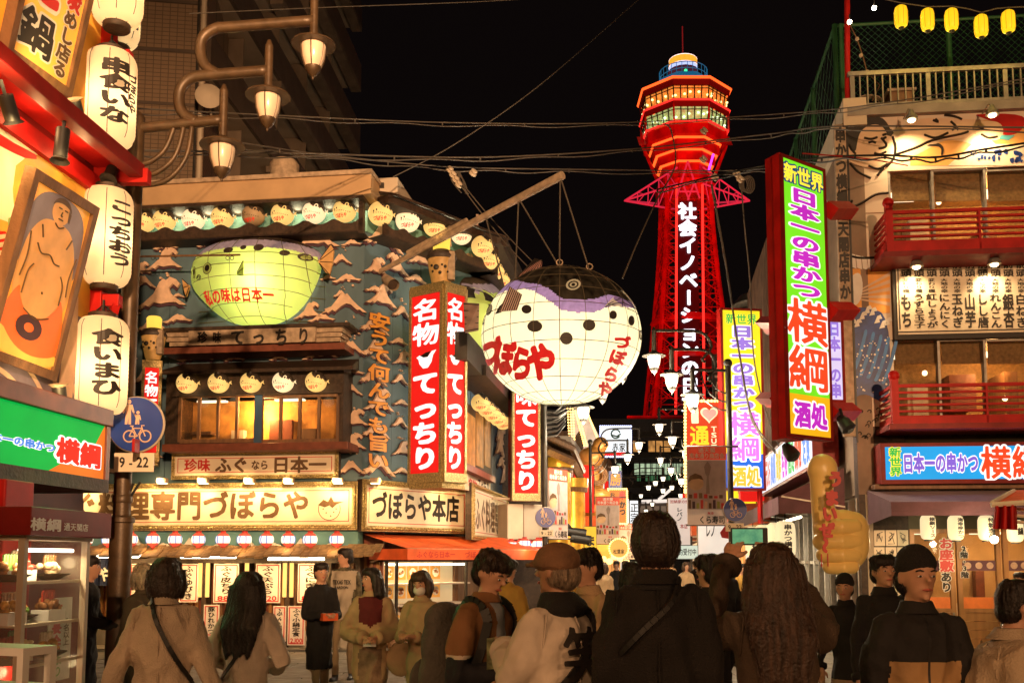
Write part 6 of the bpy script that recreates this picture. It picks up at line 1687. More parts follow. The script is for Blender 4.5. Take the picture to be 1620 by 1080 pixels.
for i,(x,y,n)in enumerate(((1442,182,.55),(1570,174,.55),(1450,414,.55),(1573,410,.55))):
 p=RF.hit(x,y+8,n)
 if bell is None:
  bell=thing('bell_lamp','x','lamp',p,group='bell lamps on the right restaurant')
  mb=MB();mb.lathe(p,[(.10,0),(.09,.05),(.05,.10),(.03,.16),(0,.17)],14);obj('lamp_shade',mb,M['steel'],bell,smooth=True)
  mb=MB();mb.ball(p-Vector((0,0,.005)),.06,.06,.035,12,8);obj('bulb',mb,lit('warm bulb',(1,.72,.36),14,evar=0),bell)
  mb=MB();mb.tube([p+Vector((0,0,.15)),p+Vector((0,.1,.22)),p+RF.N*-.4+Vector((0,0,.2))],.012,6);obj('arm',mb,M['steel'],bell)
  b_=bell
 else:b_=dup(bell,loc=p)
 b_['label']='bell lamp shining on the '+['mural beside the sumo face','mural above the raised fist','left part of the menu board','right part of the menu board'][i]
 lamp('bell_light','SPOT',p-Vector((0,0,.03))-RF.N*0.22,85 if i<2 else 48,(1,.70,.34),.05,target=RF.hit(x,y+90,0),spot=130,blend=.9)
fs=thing('blue_sign','blue back lit fascia sign with purple and red letters above the purple awning','sign',RF.hit(1500,764,.5))
R(1394,699,1720,764,.0,.42,M['dkred'],'cabinet',fs);R(1401,705,1720,757,.42,.43,lit('blue acrylic',(.02,.42,.95),.85),'panel',fs)
wo=lit('white acrylic outline',(1,.95,.9),1.1);pur=lit('purple acrylic letter',(.28,.16,.85),.8);rdl=lit('red orange acrylic letter',(1,.08,.02),.85)
text(RF,'新世界',(1407,707,1426,753),.44,lit('green acrylic letter',(.05,.6,.1),.8),fs,off=.03,vertical=True,outline=lit('yellow acrylic',(1,.85,.05),1),ooff=.1)
text(RF,'日本一の串かつ',(1428,716,1548,748),.44,pur,fs,off=.045,outline=wo,ooff=.11);text(RF,'横綱',(1551,704,1650,758),.44,rdl,fs,off=.025,outline=wo,ooff=.08)
pa=thing('plum_awning','plum canvas awning over the right restaurant doors','awning',RF.hit(1500,815,.9))
r=RF.rect(1400,778,1720,815,1.0);zt=RF.uv(1500,775,.1)[1];zf=RF.uv(1500,793,1.0)[1];zb=RF.uv(1500,815,1.0)[1]
mb=MB();u0=RF.uv(1384,790,.5)[0]
mb.add([RF.w(u0,zt,.06),RF.w(RL,zt,.06),RF.w(RL,zf,1.0),RF.w(u0+.1,zf,1.0)],[(0,3,2,1)]);obj('canvas',mb,mat('pale lilac canvas',(.34,.25,.30),.8,var=.08),pa)
mb=MB();mb.box(RF,u0+.1,RL,zb+.07,zf,.99,1.0);mb.box(RF,u0+.1,RL,zb,zb+.068,.985,.993);obj('front_valance',mb,M['purplec'],pa)
mb=MB();mb.add([RF.w(u0,zt,.06),RF.w(u0+.1,zf,1.0),RF.w(u0+.1,zb,1.0),RF.w(u0,zb-.1,.06)],[(0,1,2,3)]);obj('side_valance',mb,M['purplec'],pa)
R(1384,764,1720,772,0,.3,M['wood'],'ledge')
zd=RF.uv(1500,836,0)[1];ua=RF.uv(1440,900,0)[0]
mb=MB();mb.box(RF,ua,RL,zd,w2[2],-.3,-.1);obj('lintel_wall',mb,mat('dark olive board',(.10,.085,.05),.7),rb_)
mb=MB();mb.box(RF,.0,ua,0,w2[2],-.25,0);obj('wall',mb,M['dkwood'],rb_)
inside=RF.rect(1442,842,1700,1044,-.2)
room(RF,(ua,RL,.12,zd),1.8,mat('warm shop wall',(.62,.42,.2),.7,var=.2,scale=2),40,rb_,n=-.3)
mb=MB();mb.box(RF,ua,RL,0,.12,-.6,.1);obj('threshold',mb,M['concrete'],rb_)
zk=RF.uv(1500,1000-30,0)[1]
for i,(a,b)in enumerate(((1442,1512),(1516,1586),(1590,1656))):
 d=thing('x','','');del d['label'];del d['category'];d.name='sliding_door';d.parent=rb_;d.location=root_matrix(rb_).inverted()@RF.w(RF.uv(a,900)[0],0,-.1)
 ra=RF.rect(a,846,b,1044,-.1);zk=RF.uv(1500,968,-.1)[1]
 for(x0,x1)in((ra[0],ra[0]+.07),(ra[1]-.07,ra[1])):mb=MB();mb.box(RF,x0,x1,.12,zd,-.16,-.08);obj('stile',mb,M['oak'],d)
 mb=MB();mb.box(RF,ra[0]+.07,ra[1]-.07,zd-.07,zd,-.15,-.09);obj('cross_rail',mb,M['oak'],d);mb=MB();mb.box(RF,ra[0]+.07,ra[1]-.07,zk,zk+.06,-.15,-.09);obj('cross_rail',mb,M['oak'],d)
 for k in range(5):
  z0_=.12+(zk-.12)*k/5;mb=MB();mb.box(RF,ra[0]+.07,ra[1]-.07,z0_+.004,z0_+(zk-.12)/5-.004,-.14,-.105);obj('door_board',mb,M['oak'],d)
 mb=MB();mb.box(RF,ra[0]+.07,ra[1]-.07,zk+.06,zd-.07,-.122,-.118);obj('door_glass',mb,M['glass'],d)
 mb=MB();mb.box(RF,ra[1]-.06,ra[1]-.03,zk-.25,zk+.0,-.08,-.06);obj('handle',mb,M['steel'],d)
 x0,x1=ra[0]+.08,ra[1]-.08;zc_=RF.uv(1500,886,-.2)[1];zc1=RF.uv(1500,902,-.2)[1]
 mb=MB();mb.box(RF,x0,x1,zc1,zc_,-.118+.012,-.10);obj('crest_curtain',mb,M['purplec'],d)
 for q in range(3):
  cu=x0+(x1-x0)*(q+.5)/3;cv=(zc1+zc_)/2
  mb=MB();mb.lathe(RF.w(cu,cv,-.099),[(.052,0),(.052,.002),(.04,.002),(.04,.0)],16,ax=RF.N)
  for k in range(3):
   a=math.pi*k/3;mb.tube([RF.w(cu-.045*math.cos(a),cv-.045*math.sin(a),-.096),RF.w(cu+.045*math.cos(a),cv+.045*math.sin(a),-.096)],.005,4)
  obj('crest_print',mb,M['peach'],d)
 mb=MB();mb.box(RF,x0,x1,zk+.06,RF.uv(1500,944,-.1)[1],-.115,-.105);obj('orange_strip',mb,mat('orange red print',(.75,.20,.04),.5),d)
 text(RF,'入口',((a+b)/2-6+12,953,(a+b)/2+24,965),-.10,M['ink'],d,off=.03)
for s_,x0,y0,x1,y1,m_,nm in(('お座敷',1486,850,1508,904,'redink','banner'),('あり',1488,904,1506,936,'ink','banner'),('2階・3階',1519,862,1532,914,'ink','banner')):
 t=thing('window_lettering','column of %s letters with white outlines on the restaurant doors%s'%('red' if m_=='redink' else 'black',{'お座敷':'','あり':', just under the red ones','2階・3階':', right of the red ones'}[s_]),'lettering',RF.hit((x0+x1)/2,y1,-.04))
 text(RF,s_,(x0,y0,x1,y1),-.04,M[m_],t,off=.045,vertical=True,outline=M['white'],ooff=.11)
for j in range(6):
 for i in range(3):
  x,y=1383+i*18.5,838+j*27
  mb=MB();mb.pbox(RF,x,y,x+17,y+25,.002,.014);c_=obj('autograph_card',mb,M['cream'],rb_)
  mb=MB()
  for q in range(4):
   a=[(x+3+random.random()*11,y+3+random.random()*19)for _ in range(3)];mb.tube([RF.hit(*p,.017)for p in a],.006,3)
  obj('scribble',mb,M['ink'],c_)
wlan=None;wp=lit('white shop lantern paper',(1,.80,.44),.95,evar=.15)
for i,(x,y0,y1,s_,w_)in enumerate(((1468,814,853,'横綱ソース',23),(1512,815,854,'海幸串かつ',24),(1560,815,854,'特製逸品',24),(1606,822,857,'鍋',24))):
 c=RF.hit(x,(y0+y1)/2,.9);H=RF.uv(x,y0,.9)[1]-RF.uv(x,y1,.9)[1];R_=w_/2/FOC*(15.4-.9)
 t=thing('shop_lantern','white paper lantern under the plum awning, %s'%['leftmost','second from the left','third, half behind the red canopy','rightmost with one large letter'][i],'lantern',(c.x,c.y,c.z-H/2),group='white lanterns under the plum awning')
 z0=c.z-H/2
 mb=MB();mb.lathe((c.x,c.y,z0),[(R_*.55,0),(R_*.85,H*.06),(R_,H*.18),(R_*1.03,H*.5),(R_,H*.82),(R_*.85,H*.94),(R_*.6,H)],24);obj('paper_shell',mb,wp,t,smooth=True)
 mb=MB();mb.lathe((c.x,c.y,z0-.02),[(R_*.55,0),(R_*.58,.02)],16);mb.lathe((c.x,c.y,z0+H-.005),[(R_*.62,0),(R_*.6,.03)],16);obj('rings',mb,M['black'],t)
 mb=MB();mb.tube([(c.x,c.y,z0+H),(c.x,c.y,z0+H+.12)],.006,4);obj('hanging_wire',mb,M['black'],t)
 mb=MB()
 def mf(x_,y_,c=c,R_=R_,z0=z0,H=H):
  a=-math.pi/2+.25+(x_-.5)*.9;return(c.x+R_*1.04*math.cos(a),c.y+R_*1.04*math.sin(a),z0+H*(.08+.82*y_ if len(s_)>1 else .3+.35*y_))
 letters(mb,s_,mf,.045,vertical=True);obj('lettering',mb,M['ink'],t)
 lamp('shop_lantern_glow','POINT',(c.x,c.y-.3,z0-.1),7,(1,.72,.36),.08)
fl=thing('bare_bulb','bare glaring bulb hanging under the red canopy at right','lamp',RF.hit(1573,853,1.1))
mb=MB();mb.ball(RF.hit(1573,853,1.1),.055,seg=12,rings=8);obj('bulb',mb,lit('glaring bulb',(1,.85,.55),40,evar=0),fl)
mb=MB();mb.tube([RF.hit(1573,853,1.1)+Vector((0,0,.05)),RF.hit(1573,820,1.0)],.01,5);obj('cord',mb,M['black'],fl)
lamp('bulb_light','POINT',RF.hit(1573,856,1.25),30,(1,.75,.4),.05)
rc=thing('red_canopy','red canvas market canopy with a white rail at the right edge','canopy',W(1610,840,12.5))
def C(x,y,d):return W(x,y,d)
mb=MB();mb.add([C(1571,800,12),C(1640,796,12),C(1700,770,13.5),C(1604,775,13.5)],[(0,1,2,3)]);obj('canvas',mb,M['orangec'],rc)
mb=MB();mb.tube([C(1568,798,12),C(1660,792,11.9)],.035,6);mb.tube([C(1570,795,12),C(1604,776,13.4)],.03,6);obj('frame_rail',mb,M['tanwall'],rc)
mb=MB();k=10;vs=[]
for j,(ya,yb)in enumerate(((800,798),(836,838))):
 for i in range(k+1):t=i/k;vs.append(C(1574+34*t-(6 if j else 0)*(1-t)+(2 if j else 0),ya+(yb-ya)*t,12-.12*math.sin(i*1.7)))
mb.add(vs,[(i,i+1,i+k+2,i+k+1)for i in range(k)]);obj('hanging_flap',mb,M['red'],rc,smooth='all')
mb=MB()
for y in(808,818,828):mb.tube([C(1606,y-3,12.3),C(1640,y,12.2)],.02,5)
obj('wire_basket',mb,M['tanwall'],rc)
bal=thing('roof_balustrade','grey steel balustrade with thin bars along the roof of the right restaurant','railing',RF.w(2,zr+.14,.05))
zt0,zt1=RF.uv(1345,118,.05)[1],zr+.16
zb_t=zt0
mb=MB();mb.box(RF,0.03,RL,zb_t-.04,zb_t+.03,.02,.09);obj('top_rail',mb,M['steel'],bal);mb=MB();mb.box(RF,0.03,RL,zt1,zt1+.05,.03,.08);obj('bottom_rail',mb,M['steel'],bal)
bar=None
for i in range(38):
 u=.1+i*.118
 big=i%10==0
 mb=MB();h_=.035 if big else .011;mb.box(RF,u-h_,u+h_,zt1+.05,zb_t-.04,.04,.07)
 if bar is None or big:o_=obj('post' if big else 'bar',mb,M['steel'],bal);bar=o_ if not big else bar
 else:c_=bar.copy();COL.objects.link(c_);c_.location=Vector(bar.location)+RF.U*(u-bu)
 if bar is not None and not big and 'bu' not in globals():bu=u
cf=thing('mesh_fence','green chain link fence on posts behind the roof balustrade','fence',RF.w(2,zr,-.9))
zf0,zf1=zr+.2,RF.uv(1345,40,-.6)[1]
for F_,a,b,n in((RF,.02,RL,-.6),(RS,4.0,13.0-.6,.02)):
 mb=MB();Hh=zf1-zf0;s_=.115 if F_ is RF else .42;L_=b-a
 for sgn in(1,-1):
  for i in range(int((L_+Hh)/s_)):
   q=a-Hh+i*s_ if sgn>0 else a+i*s_
   u0,u1=(q,q+Hh)if sgn>0 else(q,q-Hh);v0,v1=zf0,zf1
   def clip(u0,v0,u1,v1):
    for _ in range(2):
     if u0>u1:u0,v0,u1,v1=u1,v1,u0,v0
     if u1<=a or u0>=b:return None
     if u0<a:v0+=(v1-v0)*(a-u0)/(u1-u0);u0=a
     if u1>b:v1=v0+(v1-v0)*(b-u0)/(u1-u0);u1=b
    return u0,v0,u1,v1
   c_=clip(u0,v0,u1,v1)
   if c_:mb.tube([F_.w(c_[0],c_[1],n),F_.w(c_[2],c_[3],n)],.005,3,caps=False)
 o_=obj('wire_mesh',mb,M['green'],cf);o_['kind']='stuff'
 mb=MB();mb.tube([F_.w(a,zf1,n),F_.w(b,zf1,n)],.028,6);obj('top_rail',mb,M['green'],cf)
 for k in range(4):
  u=a+.08+k*1.75 if F_ is RF else b-.0-k*2.3
  mb=MB();mb.tube([F_.w(u,zf0-.1,n),F_.w(u,zf1+.02,n)],.045,8);obj('fence_post',mb,M['green'],cf)
mb=MB();mb.tube([RF.hit(1340,-60,-.02),RF.hit(1341,175,-.02)],.045,8);tag(obj('flag_pole',mb,M['red']),'thin red pole at the left corner of the roof terrace','pole')
for i,(x0,y0,x1,y1,l)in enumerate(((1405,150,1440,178,'round wire bundle'),(1462,152,1500,176,'covered table'),(1405,140,1445,172,'crate'))):
 pass
t=thing('roof_crate','old wooden crate stored behind the roof balustrade','crate',RF.hit(1425,176,-.4));mb=MB();mb.pbox(RF,1408,143,1446,174,-.7,-.3);obj('box',mb,M['wood'],t,bevel=.02);mb=MB();mb.pbox(RF,1404,139,1450,143,-.75,-.26);obj('lid',mb,M['plank'],t)
t=thing('rolled_net','pale rolled net lying behind the roof balustrade','net',RF.hit(1480,172,-.4));mb=MB();mb.ball(RF.hit(1480,166,-.4),.19,.1,.1,14,8);mb.ball(RF.hit(1467,168,-.4),.1,.08,.07,10,6);obj('roll',mb,M['plank'],t,smooth=True)
t=thing('wire_reel','round wire reel lying behind the roof balustrade','reel',RF.hit(1375,176,-.4));mb=MB();p=RF.hit(1375,170,-.4)
for q in(-.1,0,.1):mb.tube([p+Vector((.2*math.cos(a),q*.5,.1+.09*math.sin(a)))for a in np.linspace(0,3.14,9)],.012,4)
obj('hoops',mb,M['plank'],t)
ylan=None;yp=mat('yellow lantern plastic',(.7,.45,.03),.5,var=.04,emit=(1,.62,.01),es=.95,evar=.12)
for i,(x,y)in enumerate(((1426,25),(1468,30),(1506,30),(1553,40),(1596,33),(1645,28))):
 p=RF.hit(x,y+19,.9)
 if ylan is None:
  ylan=thing('yellow_lantern','x','lantern',p,group='yellow lanterns strung over the roof terrace');R_=.10;H=.345
  mb=MB();mb.lathe(p,[(R_*.5,0),(R_*.85,H*.08),(R_,H*.25),(R_,H*.75),(R_*.85,H*.92),(R_*.5,H)],16);obj('shell',mb,yp,ylan,smooth=True)
  mb=MB()
  for j in range(8):
   a=j*math.pi/4;mb.tube([p+Vector((r_*1.01*math.cos(a),r_*1.01*math.sin(a),z_))for r_,z_ in((R_*.85,H*.08),(R_,H*.25),(R_,H*.75),(R_*.85,H*.92))],.003,3)
  obj('ribs',mb,M['orangeink'],ylan)
  mb=MB();mb.lathe(p-Vector((0,0,.03)),[(.03,0),(.045,.03)],10);mb.lathe(p+Vector((0,0,H-.01)),[(.05,0),(.03,.03)],10);obj('end_caps',mb,M['black'],ylan)
  l=ylan
 else:l=dup(ylan,loc=p)
 l['label']='yellow lantern on the string over the roof terrace, '+['leftmost','second from the left','third from the left','fourth, hanging lowest','fifth, near the right edge','beyond the right edge'][i]
 lamp('yellow_glow','POINT',p+RF.N*-.2,3,(1,.7,.15),.08)
st_=thing('lantern_string','sagging cord that carries the yellow lanterns over the roof','cord',RF.hit(1400,0,.9))
mb=MB();mb.tube([RF.hit(x,y,.9)for x,y in((1340,-6),(1395,-2),(1426,5),(1468,11),(1506,10),(1530,14),(1553,20),(1575,14),(1596,12),(1650,10))],.010,4);obj('cord',mb,M['cable'],st_)
for(x,y,l)in((1344,35,'on the red roof pole'),(1383,13,'between the roof pole and the first yellow lantern')):
 t=thing('string_bulb','small glaring bulb '+l,'bulb',RF.hit(x,y,.5),group='small bulbs over the roof terrace')
 mb=MB();mb.ball(RF.hit(x,y,.5),.035,seg=10,rings=8);obj('bulb',mb,lit('glaring bulb',(1,.85,.55),40,evar=0),t)
 mb=MB();mb.tube([RF.hit(x,y,.5)+Vector((0,0,.03)),RF.hit(x,y-12,.5)],.012,5);obj('socket',mb,M['black'],t)
t=thing('cord_of_dead_bulbs','dark cord with small unlit bulbs dangling inside the chain link fence','cord',RF.hit(1370,110,-.2));mb=MB();mb.tube([RF.hit(x,y,-.2)for x,y in((1344,38),(1356,62),(1366,92),(1372,115),(1392,135),(1380,160))],.010,4);obj('cord',mb,M['wood'],t)
for x,y in((1356,62),(1362,88),(1372,114)):mb=MB();mb.ball(RF.hit(x,y,-.2),.035,seg=8,rings=6);obj('unlit_bulb',mb,M['plank'],t)
def proj_sign(label,P0,P1,depth,z0,z1,panels_,texts,edge='dkred',side='red',bw=.04):
 """P0 -> P1: foot line of the lit face; depth runs back along the other face"""
 F=Frame(P0,P1);w=(Vector(P1)-Vector(P0)).length
 t=thing('tall_sign',label,'sign',F.w(w/2,z0,-depth/2))
 mb=MB();mb.box(F,0,w,z0,z1,-depth,-.01);obj('cabinet',mb,M[side],t)
 for(a,b,c,d)in((0,bw,z0,z1),(w-bw,w,z0,z1),(bw,w-bw,z0,z0+bw),(bw,w-bw,z1-bw,z1)):
  mb=MB();mb.box(F,a,b,c,d,-.009,.03);obj('edge_strip',mb,M[edge],t)
 for(v0,v1,m_)in panels_:
  mb=MB();mb.box(F,bw,w-bw,z0+bw+(z1-z0-2*bw)*v0,z0+bw+(z1-z0-2*bw)*v1,-.009,.012);obj('panel',mb,m_,t)
 for(s_,x0,x1,v0,v1,m_,ol,vert,of,oo)in texts:
  text(F,s_,(w*x0,w*x1,z0+(z1-z0)*v0,z0+(z1-z0)*v1),.018,m_,t,off=of,vertical=vert,outline=ol,ooff=oo,px=False)
 return t,F,w
gl_=lit('lime acrylic',(.22,.90,.02),.85);ogl=lit('amber acrylic',(1,.50,.01),.9);mag=lit('magenta acrylic letter',(.62,.03,.62),.85);yl=lit('yellow acrylic',(1,.85,.05),1)
blk=lit('navy acrylic letter',(.02,.08,.25),.6)
D0=12.5;A_=Vector((gx(1250,D0),D0));B_=Vector((gx(1322,13.05),13.05))
z1=W(1245,243,D0).z;z0=W(1238,690,D0).z
BK=Vector((gx(1226,12.75),12.75))
t,F_,w_=proj_sign('tall lime green back lit sign with magenta and red letters in a red box',A_,B_,.12,z0,z1,[(0,.145,ogl),(.145,1,gl_)],[('新世界',.05,.95,.905,.975,yl,blk,False,.035,.12),('日本一の串かつ',.17,.83,.50,.895,mag,wo,True,.05,.11),('横綱',.03,.97,.165,.495,lit('red orange acrylic letter',(1,.08,.02),.85),wo,True,.022,.07),('酒処',.14,.88,.035,.13,mag,wo,False,.045,.12)])
mb=MB();off_=(B_-A_).normalized()*.0;nb=BK
mb.hexa([(BK.x,BK.y,z0-.02),(A_.x,A_.y,z0-.02),(A_.x+.30,A_.y+.3,z0-.02),(BK.x+.25,BK.y+.25,z0-.02),(BK.x,BK.y,z1+.02),(A_.x,A_.y,z1+.02),(A_.x+.30,A_.y+.3,z1+.02),(BK.x+.25,BK.y+.25,z1+.02)]);obj('red_side',mb,M['red'],t)
for y,x1 in((333,1345),(492,1348),(651,1350)):
 a=W(1312,y,13.2);b=W(x1,y,13.9);mb=MB();mb.tube([a,b],.13,4);obj('support_beam',mb,M['red'],t)
for y in(510,630):
 mb=MB();mb.tube([W(1204,y,14.5),W(1228,y,13.0)],.09,4);obj('support_beam',mb,M['red'],t)
lamp('lime_spill','AREA',F_.w(w_/2,(z0+z1)/2,.25),34,(.5,1,.2),.6,target=F_.w(w_/2,(z0+z1)/2-1,4),sy=3)
D1=18.0;z1=W(1180,487,D1).z;z0=W(1180,775,D1).z
prp=lit('violet acrylic letter',(.36,.22,.85),.8);pk=lit('pink acrylic letter',(.85,.20,.90),.9)
t,F1,w1_=proj_sign('yellow back lit sign with violet and pink letters left of the lime one',(gx(1147,D1),D1),(gx(1214,D1+.1),D1+.1),.2,z0,z1,[(0,.19,lit('blue lower acrylic',(.02,.16,.85),.8)),(.19,1,lit('warm yellow acrylic',(1,.78,.02),1.0))],[('新世界',.12,.88,.91,.97,lit('green acrylic letter',(.05,.6,.1),.8),yl,False,.02,.10),('日本一の串かつ',.25,.78,.43,.905,prp,wo,True,.055,.14),('横綱',.12,.9,.155,.43,pk,wo,True,.02,.08),('酒処',.2,.88,.02,.13,lit('amber letter',(1,.55,.05),.9),wo,False,.04,.13)])
for y in(520,636):
 mb=MB();mb.tube([W(1212,y,18.2),W(1236,y,17.2)],.10,4);obj('support_beam',mb,M['red'],t)
mb=MB();mb.tube([F1.w(w1_*.9,z0,-.1),F1.w(w1_*.9,z0-.6,-.1)],.05,5);obj('lower_stay',mb,M['red'],t)
D2=14.8;z1=W(1324,505,D2).z;z0=W(1324,636,D2).z
proj_sign('short white back lit sign with faint violet letters behind the lime sign',(gx(1318,D2),D2),(gx(1345,D2+.05),D2+.05),.15,z0,z1,[(0,1,lit('lilac acrylic',(.75,.68,1),.9))],[('日本一の串',.1,.8,.05,.98,prp,None,True,.045,.1)])
t=thing('corner_banner','narrow vertical board with black letters on the corner of the right restaurant','banner',RF.hit(1336,470,.03))
mb=MB();mb.box(RF,-.20,-.02,RF.uv(1350,690)[1],zr-.1,-.05,.03);obj('board',mb,M['plank'],t);mb=MB();mb.box(RF,-.02,.01,RF.uv(1350,700)[1],zr-.05,-.05,.05);obj('edge',mb,M['black'],t)
text(RF,'串かつ横綱通天閣店串かつ',(-.195,-.025,RF.uv(1350,500)[1],zr-.15),.036,M['ink'],t,off=.05,vertical=True,px=False)
zz=RS.uv(1250,815,1.0)[1]
pa2=thing('side_awning','plum canvas awning running down the side street under the colourful strip sign','awning',RS.w(10,zz,1))
for(ua_,ub_,nn)in((3.0,12.4,1.15),):
 z_t=RS.uv(1260,772,.2)[1];z_f=z_t-.45;z_b=z_f-.28
 mb=MB();mb.add([RS.w(ua_,z_t,.1),RS.w(ub_,z_t,.1),RS.w(ub_,z_f,nn),RS.w(ua_,z_f,nn)],[(0,3,2,1)]);obj('canvas',mb,M['purplec'],pa2)
 mb=MB();mb.box(RS,ua_,ub_,z_b,z_f,nn-.012,nn);obj('front_valance',mb,M['purplec'],pa2)
 mb=MB();mb.add([RS.w(ub_,z_t,.1),RS.w(ub_,z_f,nn),RS.w(ub_,z_b,nn),RS.w(ub_,z_b,.1)],[(0,1,2,3)]);obj('side_valance',mb,M['purplec'],pa2)
 mb=MB()
 for u in np.linspace(ua_,ub_,6):mb.tube([RS.w(u,z_b+.1,.1),RS.w(u,z_f,nn-.05)],.02,5)
 obj('awning_arms',mb,M['steel'],pa2)
ss=thing('strip_sign','long back lit strip sign of many coloured letters above the side street awning','sign',RS.w(9,z_t+.1,.6))
mb=MB();mb.box(RS,4,12.0,z_t+.06,z_t+.95,.1,.52);obj('cabinet',mb,M['dkred'],ss);mb=MB();mb.box(RS,4.05,11.95,z_t+.12,z_t+.88,.52,.53);obj('panel',mb,lit('pale lilac acrylic',(.85,.88,1),.95),ss)
cc=[lit('green acrylic letter',(.05,.6,.1),.8),rdl,lit('light blue acrylic',(.10,.30,.95),.8),ogl,mag]
for i,s_ in enumerate(['串かつ','天ぷら','横綱','海鮮','名物','酒処','鍋物','定食']):
 text(RS,s_,(4.3+i*.95,5.15+i*.95,z_t+.16,z_t+.84),.536,cc[i%5],ss,off=.05,px=False)
for i,(x,d)in enumerate(((1192,21),(1208,19.5),(1228,18),(1243,17))):
 c=W(x,872,d);H=.62;R_=.17
 t=thing('street_lantern','tall pale paper lantern under the side street awning, %s'%['farthest, above the phone','second, above the phone','third, right of the phone','nearest, beside the thumb statue'][i],'lantern',(c.x,c.y,c.z-.1),group='paper lanterns under the side street awning')
 mb=MB();mb.lathe((c.x,c.y,c.z-.1),[(R_*.55,0),(R_*.9,H*.08),(R_,H*.25),(R_,H*.75),(R_*.9,H*.92),(R_*.55,H)],20);obj('paper_shell',mb,wp,t,smooth=True)
 mb=MB();F_=Frame((c.x-.1,c.y-R_*1.02),(c.x+.1,c.y-R_*1.02));letters(mb,'串かつ横綱',frame_map(F_,.03,.17,c.z-.02,c.z+.46,.0),.04,vertical=True);obj('lettering',mb,M['ink'],t)
 mb=MB();mb.lathe((c.x,c.y,c.z-.12),[(R_*.5,0),(R_*.55,.02)],14);mb.tube([(c.x,c.y,c.z+H-.1),(c.x,c.y,c.z+H+.1)],.01,5);obj('rings',mb,M['black'],t)
 lamp('side_lantern_glow','POINT',(c.x-.4,c.y-.1,c.z-.2),5,(1,.78,.45),.1)
mb=MB();mb.box(RS,0,13,0,2.6,-.2,-.1);obj('side_shop_wall',mb,mat('lit shop wall',(.55,.45,.33),.7,var=.15,scale=2),rb_)
for i in range(12):
 u=12.9-i*.62
 mb=MB();mb.box(RS,u-.08,u,0,2.55,-.1,.02);mb.box(RS,u-.62,u-.08,1.5,1.56,-.08,.0);obj('side_door_post',mb,M['white']if i%2 else M['steel'],rb_)
 mb=MB();mb.box(RS,u-.60,u-.10,.3,2.3,-.09,-.06);obj('side_pane',mb,M['black'],rb_)
lamp('side_awning_tube','AREA',RS.w(8.5,z_b-.05,.6),40,(1,.80,.5),5,target=RS.w(8.5,0,.9),sy=.15)
mb=MB();mb.tube([RS.w(6,z_b-.0,.6),RS.w(11,z_b-.0,.6)],.025,6);tag(obj('awning_tube',mb,lit('fluorescent tube',(1,.86,.6),7)),'long fluorescent tube under the side street awning','tube light')
for x,y in((1248,712),(1335,668)):
 t=thing('flood_lamp','black flood lamp '+('under the tall lime sign' if x<1300 else 'on the wall right of the tall lime sign'),'flood lamp',W(x,y+8,13.2))
 mb=MB();mb.lathe(W(x,y,13.2),[(.05,-.1),(.09,0),(.10,.12),(.05,.16)],12,ax=(.4,-.5,-.8));obj('housing',mb,M['black'],t,smooth=True)
 mb=MB();mb.tube([W(x,y,13.2),W(x-6,y-22,13.1)],.02,6);obj('arm',mb,M['black'],t)
TH=thing('thumb_statue','big pale yellow thumbs-up hand with red raised letters beside the right restaurant','statue',W(1325,905,11.5))
def remeshed(name,mb,m,parent,voxel,smooth=6,vs=True):
 o=obj(name,mb,m,parent,smooth=False)
 r_=o.modifiers.new('remesh','REMESH');r_.mode='VOXEL';r_.voxel_size=voxel;r_.use_smooth_shade=True
 s_=o.modifiers.new('smooth','SMOOTH');s_.iterations=smooth;s_.factor=.6
 dg=bpy.context.evaluated_depsgraph_get();me=bpy.data.meshes.new_from_object(o.evaluated_get(dg));old=o.data
 o.modifiers.clear();o.data=me;bpy.data.meshes.remove(old)
 if not me.materials:me.materials.append(m)
 return o
TD_=11.5;q_=TD_/FOC
def tp(x,y,d=0):return W(x,y,TD_)+Vector((0,d,0))
mb=MB()
mb.ball(tp(1334,855),42*q_,.19,50*q_,24,16);mb.ball(tp(1350,838,.02),26*q_,.16,30*q_,20,14);mb.ball(tp(1312,835),26*q_,.16,34*q_,20,14)
mb.tube([tp(1310,850),tp(1303,810),tp(1300,775),tp(1302,745),tp(1301,738)],[.16,.135,.13,.155,.13],18);mb.ball(tp(1301,742),24*q_,.15,25*q_,20,14)
obj_t=remeshed('palm_and_thumb',mb,mat('pale yellow fibreglass',(.85,.60,.20),.35,var=.06,scale=3),TH,.014,8)
for i,(y,x0,x1,r)in enumerate(((834,1300,1346,.105),(856,1298,1348,.11),(877,1302,1346,.10),(896,1310,1344,.085))):
 mb=MB();mb.tube([tp(x0,y,-.06),tp((x0+x1)/2,y+1,-.15),tp(x1,y,-.08)],r,14);mb.ball(tp(x0,y,-.06),r,seg=14,rings=10);mb.ball(tp(x1,y,-.08),r,seg=14,rings=10)
 remeshed('finger',mb,MATS['pale yellow fibreglass'],TH,.014,6)
for s_,x,y,h in(('う',1322,757,22),('ま',1316,787,22),('い',1313,812,22),('ぜ',1309,838,22),('〜',1306,862,20),('!',1300,885,22),('!',1310,884,22)):
 F_=Frame((tp(x-11,y).x,TD_-.34),(tp(x+11,y).x,TD_-.36));r=F_.rect(x-(12 if s_!='!' else 3),y-h/2-2,x+(12 if s_!='!' else 3),y+h/2+2)
 for k in range(4):
  mb=MB();letters(mb,s_,frame_map(F_,*r,-.012*k),.07,asc=False,vertical=s_=='〜');obj('raised_letter',mb,M['redink']if k==0 else M['peach']if k==3 else M['redink'],TH)
mb=MB();mb.tube([tp(1340,900,.1),(tp(1340,900).x,TD_+.1,0)],.04,8);mb.lathe((tp(1340,900).x,TD_+.1,0),[(.25,0),(.24,.03),(.05,.05)],20);obj('stand',mb,M['dksteel'],TH)
